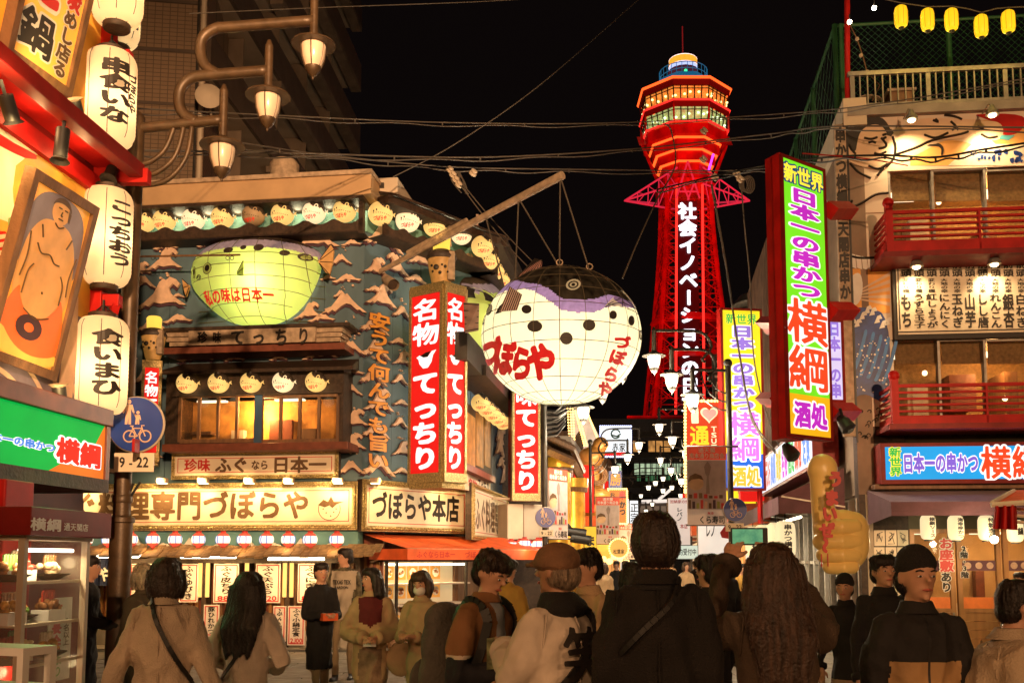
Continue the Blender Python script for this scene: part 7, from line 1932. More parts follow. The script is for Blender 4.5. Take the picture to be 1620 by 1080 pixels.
# ==== lit street lamps down the street
heads={}
def street_post(label,px,D,tops,y_top,lit_e=0.0,seg=10,group='lit triple street lamps',r=.05):
 """post with curled arms; tops = pixel centres of the lantern glass"""
 x0=gx(px,D);t=thing('street_lamp',label,'street lamp',(x0,D,0),group=group)
 zt=W(px,y_top,D).z
 mb=MB();mb.tube([(x0,D,0),(x0,D,zt)],r,seg);obj('post',mb,M['dksteel'],t,smooth=True)
 mb=MB();mb.ball((x0,D,zt+.03),r*1.6,seg=8,rings=6);obj('post_cap',mb,M['dksteel'],t)
 for i,(hx,hy)in enumerate(tops):
  p=W(hx,hy,D);p.z+=.12;z_arm=p.z+.45;dx=p.x-x0;sg=1 if dx>0 else-1
  lantern_head(t,p,.21,lg_lit,.52,m=M['dksteel'],seg=12)
  k=abs(dx)
  mb=MB()
  if i==len(tops)-1:pts=[(x0,D,z_arm-.02),(p.x,D,z_arm)]
  else:
   b=.30;mx=x0+dx*.45
   pts=[(x0+dx*.30,D,z_arm-.55),(x0+dx*.34-sg*0,D,z_arm-.5),(x0+dx*.22,D,z_arm-.28),(x0+dx*.34,D,z_arm-.04),(mx+dx*.2,D,z_arm),(p.x,D,z_arm)]
  mb.tube(curve(pts,4),.028,6);obj('curled_arm',mb,M['dksteel'],t)
  if lit_e>0:lamp('street_light','POINT',(p.x,D,p.z-.45),lit_e,(1,.82,.56),.12)
 pb_=W(px,y_top,D).z
 zs_=min(W(hx,hy,D).z for hx,hy in tops)+.5;sg=1 if tops[0][0]>px else-1
 mb=MB()
 for q in(.35,.5,.65):mb.tube([(x0+sg*q*.9*math.sin(a),D,zs_-q*1.0*math.cos(a))for a in np.linspace(0,1.5,7)],.014,4)
 obj('brace_rods',mb,M['dksteel'],t)
 return t
street_post('lit triple street lamp beside the yellow sign with the nearest right hand blue road sign',1158,17.0,[(1035,574),(1063,604),(1096,636)],577,150)
street_post('lit triple street lamp behind the great fish, carrying the middle blue road sign',862,18.6,[(985,590),(953,622),(923,655)],560,120)
street_post('lit triple street lamp behind the small square poster left of the street centre',935,31,[(1011,706),(993,725),(973,744)],700,110)
street_post('lit triple street lamp half hidden by the big heart sign',1114,28,[(1043,678),(1064,698),(1086,720)],660,90)
street_post('lit triple street lamp in the distance right of the street centre',1094,40,[(1045,729),(1062,745),(1078,762)],722,120)
street_post('small lit triple street lamp far down the left of the street',985,50,[(1049,758),(1037,765),(1026,772)],760,0,6)
street_post('small lit triple street lamp far down the right of the street',1094,52,[(1049,777),(1063,772),(1077,785)],768,0,6)
street_post('tiny lit street lamp pair at the far end on the left',1000,62,[(1032,798),(1022,809),(1014,785)],780,0,6)
for i,(x,y)in enumerate(((-6.5,-5.0),(5.5,-6.5),(-1.0,-11))):  # lamps added out of view as warm front fill
 t=thing('street_lamp','added lit triple street lamp %s'%['at the left behind the viewer','at the right behind the viewer','farther back in the square behind the viewer'][i],'street lamp',(x,y,0),group='lit triple street lamps')
 mb=MB();mb.tube([(x,y,0),(x,y,5.6)],.06,8);obj('post',mb,M['dksteel'],t)
 for k,(dx,z)in enumerate(((.55,5.3),(-.55,5.0),(0,5.9))):
  lantern_head(t,(x+dx,y,z),.21,lg_lit,.45,m=M['dksteel'],seg=10)
  mb=MB();mb.tube([(x,y,z+.4 if k<2 else z),(x+dx,y,z+.4)],.03,6);obj('arm',mb,M['dksteel'],t)
 lamp('added_square_light','POINT',(x,y+.3,5.0),(1150,1100,1600)[i],(1,.52,.24),.35)
fm_=thing('added_floodlight_mast','added tall mast with four floodlights behind the viewer that lights both restaurant fronts','floodlight',(5,-13,0))  # mast added out of view; its beams fill the facades above the crowd
mb=MB();mb.tube([(5,-13,0),(5,-13,8.2)],.11,10);mb.cube(3.8,6.2,-13.08,-12.92,7.4,7.52);obj('mast',mb,M['steel'],fm_)
for i,(dx,tg,e,sp_)in enumerate(((-1.0,(-5.2,18,6.4),31000,31),(-.4,(-11,30,14),20000,30),(.3,(8.4,15.5,6.8),14500,26),(.9,(4.0,12,3.0),8500,15))):
 p=Vector((5+dx,-12.85,7.65));q=(Vector(tg)-p).normalized()
 mb=MB();mb.lathe(p,[(.08,-.12),(.16,0),(.20,.12),(.0,.10)],16,ax=q);obj('added_flood_head',mb,M['black'],fm_,smooth=True)
 lamp('added_flood_beam','SPOT',p+q*.15,e,(1,.56,.27),.12,target=tg,spot=sp_,blend=.55)
for(F0,cx,cy,r_,plate,lab,D)in((None,863,818,16.5,(853,838,876,848),'small round blue pedestrian sign on the post left of the street centre',18.4),(None,1163,806,19,(1148,827,1177,840),'round blue pedestrian sign on the post right of the street centre',16.8)):
 F_=Frame((gx(cx-60,D),D),(gx(cx+60,D),D));t=thing('path_sign',lab,'road sign',F_.hit(cx,plate[3],0));path_sign(t,F_,cx,cy,r_,0,plate,0,None)
 mb=MB();mb.tube([F_.hit(cx,cy,-.02),F_.hit(cx,cy,-.15)],.02,5);obj('clamp',mb,M['steel'],t)
# ==== far end of the street
FE=Frame((gx(930,88),88),(gx(1120,88),88))
fb=thing('far_building','dark five storey building with lit window bands closing the far end of the street','building',FE.w(5,0,-4))
top_=FE.uv(1030,662)[1]
mb=MB();mb.box(FE,0,12,0,top_,-12,0);obj('wall',mb,mat('dark far wall',(.10,.08,.07),.8,var=.2,emit=(.5,.35,.25),es=.012),fb)
for(y0,y1,m_,n_,x0,x1)in((697,720,lit('amber far window',(1,.45,.12),.50,evar=.5),9,965,1075),(733,750,lit('green white far window',(.75,.95,.6),.55,evar=.5),12,975,1090),(752,766,mat('dim green window',(.03,.07,.04),.4,emit=(.1,.3,.12),es=.4,var=0),10,1008,1075)):
 for i in range(n_):
  a=x0+(x1-x0)*i/n_;b=a+(x1-x0)/n_*.82
  mb=MB();mb.pbox(FE,a,y0,b,y1,.0,.05);w_=obj('window',mb,m_ if random.random()>.25 else M['black'],fb)
for y in(691,724,770,790):mb=MB();mb.box(FE,0,12,FE.uv(1030,y)[1],FE.uv(1030,y)[1]+.5,0,.4);obj('floor_band',mb,M['concrete'],fb)
for i in range(12):
 x=975+i*9;mb=MB();mb.pbox(FE,x,726,x+1,770,.05,.2);obj('mullion',mb,M['dksteel'],fb)
FE2=Frame((gx(960,70),70),(gx(1100,70),70));
hs=thing('white_hall','low glass fronted hall at the far end of the street','building',FE2.w(3,0,0))
mb=MB();mb.pbox(FE2,1000,795,1090,884,-3,0);obj('wall',mb,mat('dim hall wall',(.2,.15,.12),.7),hs)
for i in range(8):mb=MB();mb.pbox(FE2,1002+i*11,800,1010+i*11,812,0,.05);obj('window',mb,lit('dim far pane',(.9,.6,.4),.15),hs)
mb=MB();mb.tube([FE2.hit(1015,793,.3),FE2.hit(1055,792,.3)],.12,4);mb.tube([FE2.hit(1042,790,.3),FE2.hit(1062,773,.3)],.10,4);obj('roof_truss',mb,lit('white far tube',(1,.85,.75),1.0),hs)
# ==== shops down the left of the street
def shop_block(label,x_px,D0,D1,side,z,m,name='shop_building',inner=None):
 """box whose street face runs from depth D0 to D1 along the street line through pixel column x_px"""
 x=gx(x_px,D0);dx=.146*(D1-D0)
 t=thing(name,label,'building',(x+side*2+dx/2,(D0+D1)/2,0));w=side*5
 P_=[(x,D0),(x+dx,D1),(x+dx+w,D1),(x+w,D0)]
 if side<0:P_=P_[::-1]
 mb=MB();mb.add([(a,b,0)for a,b in P_]+[(a,b,z)for a,b in P_],[(3,2,1,0),(4,5,6,7)]+[(i,(i+1)%4,(i+1)%4+4,i+4)for i in range(4)][::1]);obj('wall',mb,m,t)
 return t
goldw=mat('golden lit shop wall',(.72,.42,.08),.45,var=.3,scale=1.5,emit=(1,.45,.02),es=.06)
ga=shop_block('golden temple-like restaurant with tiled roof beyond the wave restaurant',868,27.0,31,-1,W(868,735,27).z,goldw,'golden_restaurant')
for i,(x,y0,y1)in enumerate(((882,725,880),(906,757,880))):
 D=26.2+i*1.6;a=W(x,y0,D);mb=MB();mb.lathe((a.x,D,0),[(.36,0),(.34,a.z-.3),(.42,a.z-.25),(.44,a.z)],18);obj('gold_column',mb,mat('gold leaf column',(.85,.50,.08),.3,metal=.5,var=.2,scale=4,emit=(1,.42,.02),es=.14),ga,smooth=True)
 mb=MB();mb.lathe((a.x,D,a.z-.38),[(.40,0),(.42,.2),(.40,.38)],18);obj('capital',mb,M['wood'],ga)
rs=[W(862,688,24.5),W(905,708,26),W(922,745,29),W(925,762,30),W(866,735,26),W(862,712,24.6)]
mb=MB()
for k in range(9):
 t0,t1=k/9,(k+1)/9
 A0=rs[0].lerp(rs[1],t0*2)if t0<.5 else rs[1].lerp(rs[2],t0*2-1);
 Bk=A0+Vector((-1.4,1.2,.55));mb=MB();mb.tube([A0,Bk],.13,6);obj('roof_tile',mb,M['dkwood'],ga)
mb=MB();mb.tube([rs[0],rs[1],rs[2]],.10,6);mb.tube([r_-Vector((0,0,.35))for r_ in rs[:3]],.12,4);obj('eave_beam',mb,M['wood'],ga)
mb=MB();mb.add([rs[0],rs[1],rs[2],rs[2]+Vector((-2,1.5,.5)),rs[1]+Vector((-2.2,1.5,.8)),rs[0]+Vector((-2,1.5,.8))],[(0,1,4,5),(1,2,3,4)]);obj('roof',mb,M['dkwood'],ga)
for x,y,d,e in((890,800,25,22),(905,830,27,20),(895,745,24.8,14)):lamp('gold_shop_light','POINT',W(x,y,d),e,(1,.62,.15),.15)
t=shop_block('dark roofed house between the red sign and the golden restaurant',858,24.5,26.8,-1,W(870,640,24.5).z,M['dkwood'],'dark_house')
for k in range(6):
 mb=MB();mb.tube([W(862,650+k*8,23.6),W(880,652+k*7,24.2),W(893,645+k*5,25)],.05,5);obj('curved_tile',mb,M['dksteel'],t)
st=thing('seated_statue','orange brown seated statue high up on the left of the street','statue',W(930,800,33))
sg_=mat('orange bronze',(.50,.22,.05),.4,metal=.2,var=.25,scale=3,emit=(1,.35,.04),es=.05)
mb=MB();D=33;q_=D/FOC
mb.ball(W(950,703,D),13*q_,.3,13*q_);mb.ball(W(936,722,D),22*q_,.45,16*q_);mb.ball(W(930,760,D),26*q_,.5,38*q_);mb.ball(W(945,785,D)-Vector((0,.4,0)),20*q_,.4,13*q_);mb.ball(W(922,800,D),28*q_,.5,16*q_)
remeshed('body',mb,sg_,st,.05,6)
mb=MB()
for rr in(10,14):mb.tube([W(946+rr*math.cos(a),752+rr*math.sin(a),D-.55)for a in np.linspace(0,6.28,17)],.05,5)
obj('belly_ring',mb,M['wood'],st);lamp('statue_light','POINT',W(935,770,31),25,(1,.6,.2),.2)
mb=MB();mb.pbox(Frame((gx(900,33.5),33.5),(gx(960,33.5),33.5)),905,800,965,884,-2,0);tag(obj('statue_plinth',mb,goldw),'golden shopfront block carrying the seated statue','plinth')
bulb=None
ar=thing('bulb_arch','white arched facade edged with rows of glowing amber bulbs','facade',W(915,700,36))
AFm=Frame((gx(880,36),36),(gx(960,36),36))
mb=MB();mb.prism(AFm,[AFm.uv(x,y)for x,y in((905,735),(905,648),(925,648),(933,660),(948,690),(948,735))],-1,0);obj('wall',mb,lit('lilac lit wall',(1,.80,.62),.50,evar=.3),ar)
mb=MB();mb.prism(AFm,[AFm.uv(x,y,.05)for x,y in((910,712),(910,690),(917,680),(923,690),(923,712))],.0,.05);obj('arched_window',mb,M['dkwood'],ar)
mbb=MB()
for r_ in range(5):
 for k in range(17):
  x=898+r_*4+k*(.25 if r_<3 else .9);y=646+k*4.4
  if r_>=3:y=650+k*3.4
  mbb.ball(AFm.hit(x,y,.15),.035,seg=6,rings=4)
for k in range(18):mbb.ball(AFm.hit(928+k*1.05,650+k*2.6,.15),.04,seg=6,rings=4)
o=obj('glowing_bulbs',mbb,lit('amber bulb',(1,.58,.16),4,evar=0),ar);o['kind']='stuff'
def board(label,F,x0,y0,x1,y1,m,n=.0,d=.15,name='street_sign',bulbs=None,cat='sign',poles=None):
 t=thing(name,label,cat,F.hit((x0+x1)/2,y1,n));mb=MB();mb.pbox(F,x0,y0,x1,y1,n-d,n-.01);obj('cabinet',mb,M['dksteel'],t);mb=MB();mb.pbox(F,x0+.6,y0+.6,x1-.6,y1-.6,n-.01,n);obj('panel',mb,m,t)
 if bulbs:
  mb=MB();st_=bulbs[1];r_=bulbs[2]
  for x in np.arange(x0,x1+.1,st_):
   for y in(y0,y1):mb.ball(F.hit(x,y,n+.05),r_,seg=6,rings=4)
  for y in np.arange(y0+st_,y1,st_):
   for x in(x0,x1):mb.ball(F.hit(x,y,n+.05),r_,seg=6,rings=4)
  tag(obj('edge_bulbs',mb,bulbs[0],t),kind='stuff')
 return t
ab=lit('amber bulb',(1,.58,.16),4,evar=0);bbk=lit('blue white bulb',(.55,.6,1),3,evar=0)
G38=Frame((gx(940,38),38),(gx(1010,38),38))
t=board('white back lit sign with two letters and a fish ring, edged with blue bulbs',G38,950,674,998,722,lit('cool white acrylic',(.88,.95,1),1.1),bulbs=(bbk,3.2,.04))
text(G38,'赤家',(968,700,990,715),.02,M['ink'],t,off=.02);mb=MB();mb.tube([G38.hit(974+7*math.cos(a),686+7*math.sin(a),.02)for a in np.linspace(.5,6.0,13)],.03,4);mb.tube([G38.hit(968,688,.02),G38.hit(976,690,.02),G38.hit(982,686,.02)],.03,4);obj('ring_mark',mb,mat('green grey ink',(.05,.12,.08),.5),t)
mb=MB();mb.pbox(G38,953,715,996,721,.0,.02);obj('red_band',mb,redlit,t)
G34=Frame((gx(940,34),34),(gx(1010,34),34))
t=board('dark blue sign with orange letters under a far street lamp',G34,963,744,984,772,mat('navy print',(.03,.04,.14),.4,emit=(.1,.12,.5),es=.3));text(G34,'勝',(965,748,983,768),.02,M['orangeink'],t,off=.03)
t=board('amber sign with red and black letters edged with bulbs',G34,962,773,992,828,lit('orange paper sign',(.85,.30,.08),.55),.4,bulbs=(ab,3.2,.035))
text(G34,'串',(979,776,990,790),.42,M['redink'],t,off=.05);text(G34,'かつ',(980,792,990,815),.42,M['ink'],t,off=.05,vertical=True);text(G34,'おいで',(965,778,973,805),.42,M['ink'],t,off=.03,vertical=True)
t=board('white back lit sign with black letters right of the amber sign',G38,996,791,1010,829,lit('cool white acrylic',(.88,.95,1),1.1));text(G38,'正宗',(997,795,1010,826),.02,M['ink'],t,off=.02,vertical=True)
t=thing('round_bulb_sign','round amber sign ringed with bulbs left of the dark haired man','sign',W(979,884,30));G30=Frame((gx(950,30),30),(gx(1010,30),30));R_=.27
mb=MB();mb.lathe(G30.hit(979,867,0),[(R_,0),(R_,.04),(0,.04)],28,ax=G30.N);obj('disc',mb,lit('amber disc',(1,.50,.12),.8),t);text(G30,'松葉家',(970,868,988,876),.05,M['ink'],t,off=.02)
mb=MB()
for k in range(26):a=k*6.283/26;mb.ball(G30.hit(979,867,.05)+Vector((R_*1.08*math.cos(a),0,R_*1.08*math.sin(a))),.028,seg=6,rings=4)
tag(obj('edge_bulbs',mb,ab,t),kind='stuff')
def street_poster(label,F,x0,y0,x1,y1,n=0,big=True):
 t=thing('hanging_poster',label,'poster',F.hit((x0+x1)/2,y1,n));h=y1-y0;w=x1-x0
 mb=MB();mb.pbox(F,x0,y0,x1,y1,n-.03,n);obj('cloth',mb,mat('poster paper',(.55,.46,.40),.6,var=.05,emit=(1,.7,.5),es=.10),t)  # weak emission in cloth and heading stands in for lamp light on them
 e=n+.006
 def q(a,b,c,d,m,nm,ee=e):mb=MB();mb.pbox(F,x0+a*w,y0+b*h,x0+c*w,y0+d*h,ee-.003,ee);obj(nm,mb,m,t)
 q(0,0,1,.17,mat('red poster heading',(.62,.07,.04),.5,emit=(1,.1,.04),es=.2),'heading')
 text(F,'通天閣',(x0+.28*w,y0+.01*h,x0+.72*w,y0+.08*h),e+.005,M['white'],t,off=.02);text(F,'南本通り商店会',(x0+.05*w,y0+.08*h,x0+.95*w,y0+.155*h),e+.005,M['white'],t,off=.02)
 q(.02,.18,.98,.80,mat('sky print',(.50,.42,.42),.5),'picture_ground')
 mb=MB();
 for P_ in([(.48,.60),(.50,.38),(.46,.34),(.43,.26),(.47,.22),(.52,.19),(.57,.22),(.61,.26),(.58,.34),(.55,.38),(.58,.60)],):mb.prism(F,[F.uv(x0+a*w,y0+b*h,e)for a,b in P_],e,e+.004)
 obj('tower_picture',mb,mat('grey print',(.28,.22,.2),.5),t)
 mb=MB();mb.prism(F,[F.uv(x0+(.22+.2*math.cos(a))*w,y0+(.47+.09*math.sin(a))*h,e)for a in np.linspace(0,6.28,15)[:-1]],e+.004,e+.007);obj('face_picture',mb,mat('tan print',(.66,.45,.28),.5),t)
 mb=MB();mb.prism(F,[F.uv(x0+a*w,y0+b*h,e)for a,b in((.02,.46),(.06,.38),(.2,.34),(.36,.37),(.42,.43),(.3,.41),(.12,.42))],e+.007,e+.009);obj('hair_picture',mb,M['brownink'],t)
 for k in range(7):q(.04+k*.13,.61-.02*math.sin(k),.13+k*.13,.66,M['redink']if k%2 else M['brownink'],'stall_picture',e+.006)
 for k in range(9):q(.03+k*.105,.68+.02*(k%3),.10+k*.105,.79,[M['brownink'],M['plum'],mat('olive print',(.3,.35,.08),.5),M['redink'],M['peach']][k%5],'crowd_picture',e+.008)
 text(F,'くら寿司',(x0+.30*w,y0+.88*h,x0+.97*w,y0+.985*h),e+.004,M['ink'],t,off=.03);text(F,'無添',(x0+.52*w,y0+.83*h,x0+.68*w,y0+.87*h),e+.004,M['redink'],t,off=.02)
 for yy in(y0,y1):mb=MB();mb.tube([F.hit(x0-w*.02,yy,n-.03),F.hit(x1+w*.3,yy,n-.03)],.018,5);obj('poster_rod',mb,M['dksteel'],t)
 return t
P16=Frame((gx(1080,16.9),16.9),(gx(1160,16.9),16.9))
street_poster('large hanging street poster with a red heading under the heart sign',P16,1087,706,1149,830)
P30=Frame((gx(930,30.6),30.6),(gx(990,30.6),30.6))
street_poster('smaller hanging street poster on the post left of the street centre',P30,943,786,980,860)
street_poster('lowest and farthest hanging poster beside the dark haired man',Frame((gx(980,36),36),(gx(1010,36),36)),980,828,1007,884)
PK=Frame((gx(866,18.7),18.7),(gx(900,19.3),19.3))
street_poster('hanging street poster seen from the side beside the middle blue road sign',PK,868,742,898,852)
G19=Frame((gx(1080,20),20),(gx(1150,20),20))
hsn=board('red bulb edged sign with a pink heart and a yellow letter',G19,1084,634,1146,778,lit('red orange lit panel',(.80,.07,.02),.50),bulbs=(ab,5.2,.032),name='heart_sign')
cre=mat('cream letter',(.8,.6,.45),.5,emit=(1,.7,.5),es=.35)
text(G19,'I',(1091,642,1108,669),.01,cre,hsn,off=.02)
def heart(sc,n,m,nm):
 mb=MB();P_=[]
 for a in np.linspace(0,2*math.pi,33)[:-1]:P_.append((1122+sc*16*math.sin(a)**3/16,655-sc*(13*math.cos(a)-5*math.cos(2*a)-2*math.cos(3*a)-math.cos(4*a))/16))
 mb.prism(G19,[G19.uv(x,y,n)for x,y in P_],n-.004,n);obj(nm,mb,m,hsn)
heart(14,.012,cre,'heart_outline');heart(11,.02,mat('pink heart',(.75,.25,.25),.5,emit=(1,.3,.3),es=.35),'heart')
text(G19,'通',(1091,672,1122,705),.012,lit('yellow letter',(1,.65,.03),.8),hsn,off=.03);
for i,ch in enumerate('TSUT'):text(G19,ch,(1125,674+i*9.5,1134,682+i*9.5),.012,cre,hsn,off=.03)
G24=Frame((gx(1050,25),25),(gx(1150,25),25))
t=board('cream hanging banner with boxed black letters behind the dark haired man',G24,1057,787,1092,862,lit('cream paper sign',(1,.80,.68),.62));text(G24,'レバノ',(1070,802,1080,824),.02,M['ink'],t,off=.03,vertical=True);text(G24,'本店',(1076,828,1088,836),.02,M['redink'],t,off=.02);text(G24,'加納家の炒',(1060,790,1090,796),.02,M['redink'],t,off=.02)
t=board('large cream sign with a red emblem right of the dark haired man',G24,1104,826,1166,884,lit('pale cream acrylic',(1,.86,.72),.80),.1);text(G24,'レノ',(1116,828,1132,850),.12,M['ink'],t,off=.03)
mb=MB();mb.prism(G24,[G24.uv(x,y,.13)for x,y in((1139,842),(1148,830),(1156,836),(1154,852),(1142,850))],.12,.13);obj('emblem',mb,M['redink'],t);text(G24,'予約受付中',(1066,866,1100,876),.02,M['ink'],t,off=.02)
t=board('pale strip sign of booking letters low behind the dark haired man',G24,1062,862,1106,884,lit('pale green acrylic',(.8,.9,.75),.7),.05)
text(G24,'予約受付中',(1066,867,1102,878),.07,M['ink'],t,off=.02)
t=shop_block('dark brown house behind the yellow sign on the right of the street',1225,24,36,1,9.5,mat('brown brick house',(.22,.12,.08),.8,var=.25,scale=3),'brown_house')
t=shop_block('dim shop house far down the right of the street',1128,37,60,1,7.5,M['wood'],'shop_house')
t=shop_block('dim shop house far down the left of the street',945,38,62,-1,6.5,M['wood'],'shop_house')
t=shop_block('grey office house behind the great fish on the left of the street',905,31.5,37,-1,5.5,M['concrete'],'grey_house')
for(nm,xp,Da,Db,side)in(('left',905,31.6,36.5,1),('left',945,38.2,61,1),('right',1225,24.2,35.5,-1),('right',1128,37.2,59,-1)):
 x=gx(xp,Da);dx=.146;L_=Db-Da;n_=int(L_/2.2)
 Pn,Pf=(x+side*.06,Da),(x+side*.06+dx*L_,Db);F_=Frame(Pn,Pf)if side>0 else Frame(Pf,Pn)
 t=thing('lit_shop_row','row of lit shop windows on the %s of the street, %s'%(nm,'nearer part' if Da<37 and xp!=945 else 'far part'),'shopfront',F_.w(L_/2,0,0));LL2=(Vector(Pf)-Vector(Pn)).length
 for i in range(n_):
  u=LL2*i/n_;c_=random.choice([(1,.55,.2),(1,.72,.4),(1,.4,.1),(1,.85,.65)])
  mb=MB();mb.box(F_,u+.15,u+LL2/n_-.15,.5,2.4,0,.05);obj('shop_window',mb,lit('shop window %.2f'%c_[1],c_,.8,evar=.6),t)
  mb=MB();mb.box(F_,u+.05,u+LL2/n_-.05,2.5,2.95,.0,.7);obj('shop_awning',mb,[M['orangec'],M['purplec'],M['dkred'],M['cream']][i%4],t)
  mb=MB();mb.box(F_,u+.3,u+.9,3.1,4.6,.0,.6+.2*(i%2));obj('shop_sign',mb,[lit('warm yellow acrylic',(1,.78,.02),1.0),redlit,lit('cool white acrylic',(.88,.95,1),1.1),lit('orange paper sign',(.85,.30,.08),.55)][(i+xp)%4],t)
  text(F_,['酒','串','寿司','焼'][i%4],(u+.32,u+.88,3.3,4.4),.62+.2*(i%2),M['ink'],t,off=.05,vertical=True,px=False)
 for u in(LL2*.3,LL2*.75):lamp('shop_row_glow','POINT',F_.w(u,2.3,1.6),60,(1,.65,.32),.3)
oct_=thing('round_tank','dark round roof tank seen between the lime and yellow signs','tank',W(1215,540,30))
mb=MB();c=W(1222,520,30);mb.lathe((c.x,30,c.z-2),[(1.2,0),(1.2,2.6),(1.25,2.7),(1.0,3.0),(.3,3.2),(0,3.2)],24);obj('shell',mb,M['steel'],oct_,smooth=True)
for k in(2.0,2.4):mb=MB();mb.lathe((c.x,30,c.z-2+k),[(1.22,0),(1.26,.05),(1.22,.1)],24);obj('hoop',mb,M['dksteel'],oct_)
mb=MB();mb.cube(W(1190,600,30).x,W(1260,600,30).x,29,31,0,c.z-2);obj('stand',mb,M['dkwood'],oct_)
hb=board('dark board with white letters between the tower and the yellow sign',Frame((gx(1125,26),26),(gx(1160,26),26)),1128,560,1147,640,M['dkwood']);text(Frame((gx(1125,26),26),(gx(1160,26),26)),'三品',(1130,566,1145,636),.01,M['peach'],hb,off=.02,vertical=True)
t=thing('white_shutter_box','cream metal box front under the red side street sign','wall unit',W(830,850,21));FW=Frame((gx(806,21.4),21.4),(gx(860,21.7),21.7))
mb=MB();mb.pbox(FW,803,797,862,853,-.6,0);obj('box',mb,M['tanwall'],t,bevel=.02);mb=MB();mb.pbox(FW,828,797,829,853,0,.01);obj('seam',mb,M['wood'],t)
lamp('box_light','SPOT',FW.hit(830,790,1.2),16,(1,.75,.5),.1,target=FW.hit(832,830,0),spot=110)
for i in range(8):
 x,y=809+i*7,862+3*math.sin(i*1.7);p=W(x,y,20.6+.25*(i%3))
 c_=dup(lan,loc=p,rz=random.uniform(-.8,.8),label='round lantern in the bunch under the red side sign, '+['leftmost','second from the left','third from the left','fourth from the left','fourth from the right','third from the right','second from the right','rightmost'][i]);c_['group']='bunch of round lanterns beside the awning';c_.scale=(.9,)*3
lamp('bunch_glow','POINT',W(835,865,19.8),20,(1,.7,.4),.3)
for i,(x,y,l)in enumerate(((912,842,'first'),(918,852,'second'))):
 t=thing('black_spotlight','black barrel spotlight over the crowd, '+('upper' if i==0 else 'lower'),'spot lamp',W(x,y,21));p=W(x,y,21)
 mb=MB();mb.tube([p-Vector((.2,0,-.03)),p+Vector((.2,0,-.03))],.10,12);obj('barrel',mb,M['black'],t,smooth=True);mb=MB();mb.tube([p,p+Vector((-.3,0,.3))],.02,5);obj('arm',mb,M['black'],t)
t=board('yellow lit vertical sign with black brush letters beside the far poster',Frame((gx(920,25),25),(gx(950,25),25)),924,832,944,884,lit('yellow lamp sign',(1,.58,.05),.95));text(Frame((gx(920,25),25),(gx(950,25),25)),'また',(926,846,942,882),.01,M['ink'],t,off=.05,vertical=True)
for i in range(7):
 x,y,d=955+i*9,884+4*math.sin(i*2.1),30+i*2
 t=thing('stall_light','warm lit stall lamp at head height down the street, number %d'%(i+1),'lamp',W(x,y,d),group='warm stall lamps down the street');t['label']='warm stall lamp among the heads down the street, '+['leftmost and nearest','second from the left','third from the left','in the middle','third from the right','second from the right','rightmost and farthest'][i]
 mb=MB();mb.ball(W(x,y,d),.09+.03*(i%3),.09,.10,10,8);obj('glass',mb,lit('amber stall lamp',(1,.66,.22),2.2),t)
 lamp('stall_glow','POINT',W(x,y,d)+Vector((0,-.5,.2)),14,(1,.62,.25),.15)
# ==== overhead wires
def wire(label,pts,r=.012,n=10,m='cable',twist=0.0):
 r*=.72;Q=curve([W(x,y,d)for x,y,d in pts],n);t=thing('overhead_wire',label,'wire',Q[0])
 mb=MB();mb.tube(Q,r,5);obj('strand',mb,M[m],t)
 if twist>0:
  for i in range(0,len(Q),6):
   pass
  mb=MB();mb.tube([q+Vector((0,0,-twist*(1+.4*math.sin(i))))for i,q in enumerate(Q)],r*.8,4);obj('strand',mb,M['green']if m=='cable' and twist>.07 else M[m],t)
  mb=MB()
  for i in range(0,len(Q),5):mb.tube([Q[i],Q[i]-Vector((0,0,twist))],r,4)
  obj('ties',mb,M[m],t)['kind']='stuff'
 return t
wire('highest twin wire from the lamp pole past the tower deck to the right roof',[(218,172,10),(420,182,13),(700,194,16),(960,195,17),(1240,180,16),(1420,160,14),(1700,110,13)],.013,twist=.05)
wire('second twisted wire crossing in front of the tower shaft',[(218,238,10),(480,243,14),(760,249,17),(1000,236,18),(1220,212,17),(1330,200,14.6),(1700,203,13)],.018,twist=.055)
wire('thin wire rising to the junction left of the boom',[(380,226,12),(520,246,15),(712,264,17),(900,268,18),(1165,270,19),(1230,262,18)],.016,twist=.06)
wire('long single wire slanting up to the top of the picture',[(622,280,17),(720,228,18),(850,138,19),(1010,0,20),(1080,-60,20)],.014)
wire('thick black cable sagging across the sumo mural',[(1040,300,17),(1180,268,15.5),(1300,250,14),(1400,246,13.2),(1480,249,13),(1560,236,12.8),(1700,215,12.5)],.022,m='black',twist=.05)
wire('thin red stay from the tall sign to the mural window',[(1270,243,13),(1360,250,14),(1436,262,15)],.014,m='red')
wire('bundle of drop wires curving down behind the yellow sign',[(1126,292,17),(1140,370,17.1),(1152,440,17.2),(1170,560,17.2),(1190,660,17.3),(1226,712,17)],.022,twist=.06)
wire('single drop wire right of the tower ending behind the yellow sign',[(1172,285,17),(1178,360,17),(1186,440,17.1),(1192,560,17.2),(1208,640,17.2),(1232,706,17)],.018)
wire('pale wire from the great fish up to the tower arm',[(985,440,16.2),(1010,380,17),(1040,315,18),(1068,262,18.5),(1062,208,18.5),(1052,196,18)],.02)
wire('thin wire across the top left corner',[(300,22,11),(520,12,14),(760,3,17),(900,-6,18)],.009)
for i,(x,y)in enumerate(((730,295),(716,300))):
 wire('guy wire from the junction down to the great fish, '+['right hand one','left hand one'][i],[(715+i*4,275,17),(760+i*8,335,16.9),(800+i*14,385,16.8),(838+i*16,425,16.5)],.013)
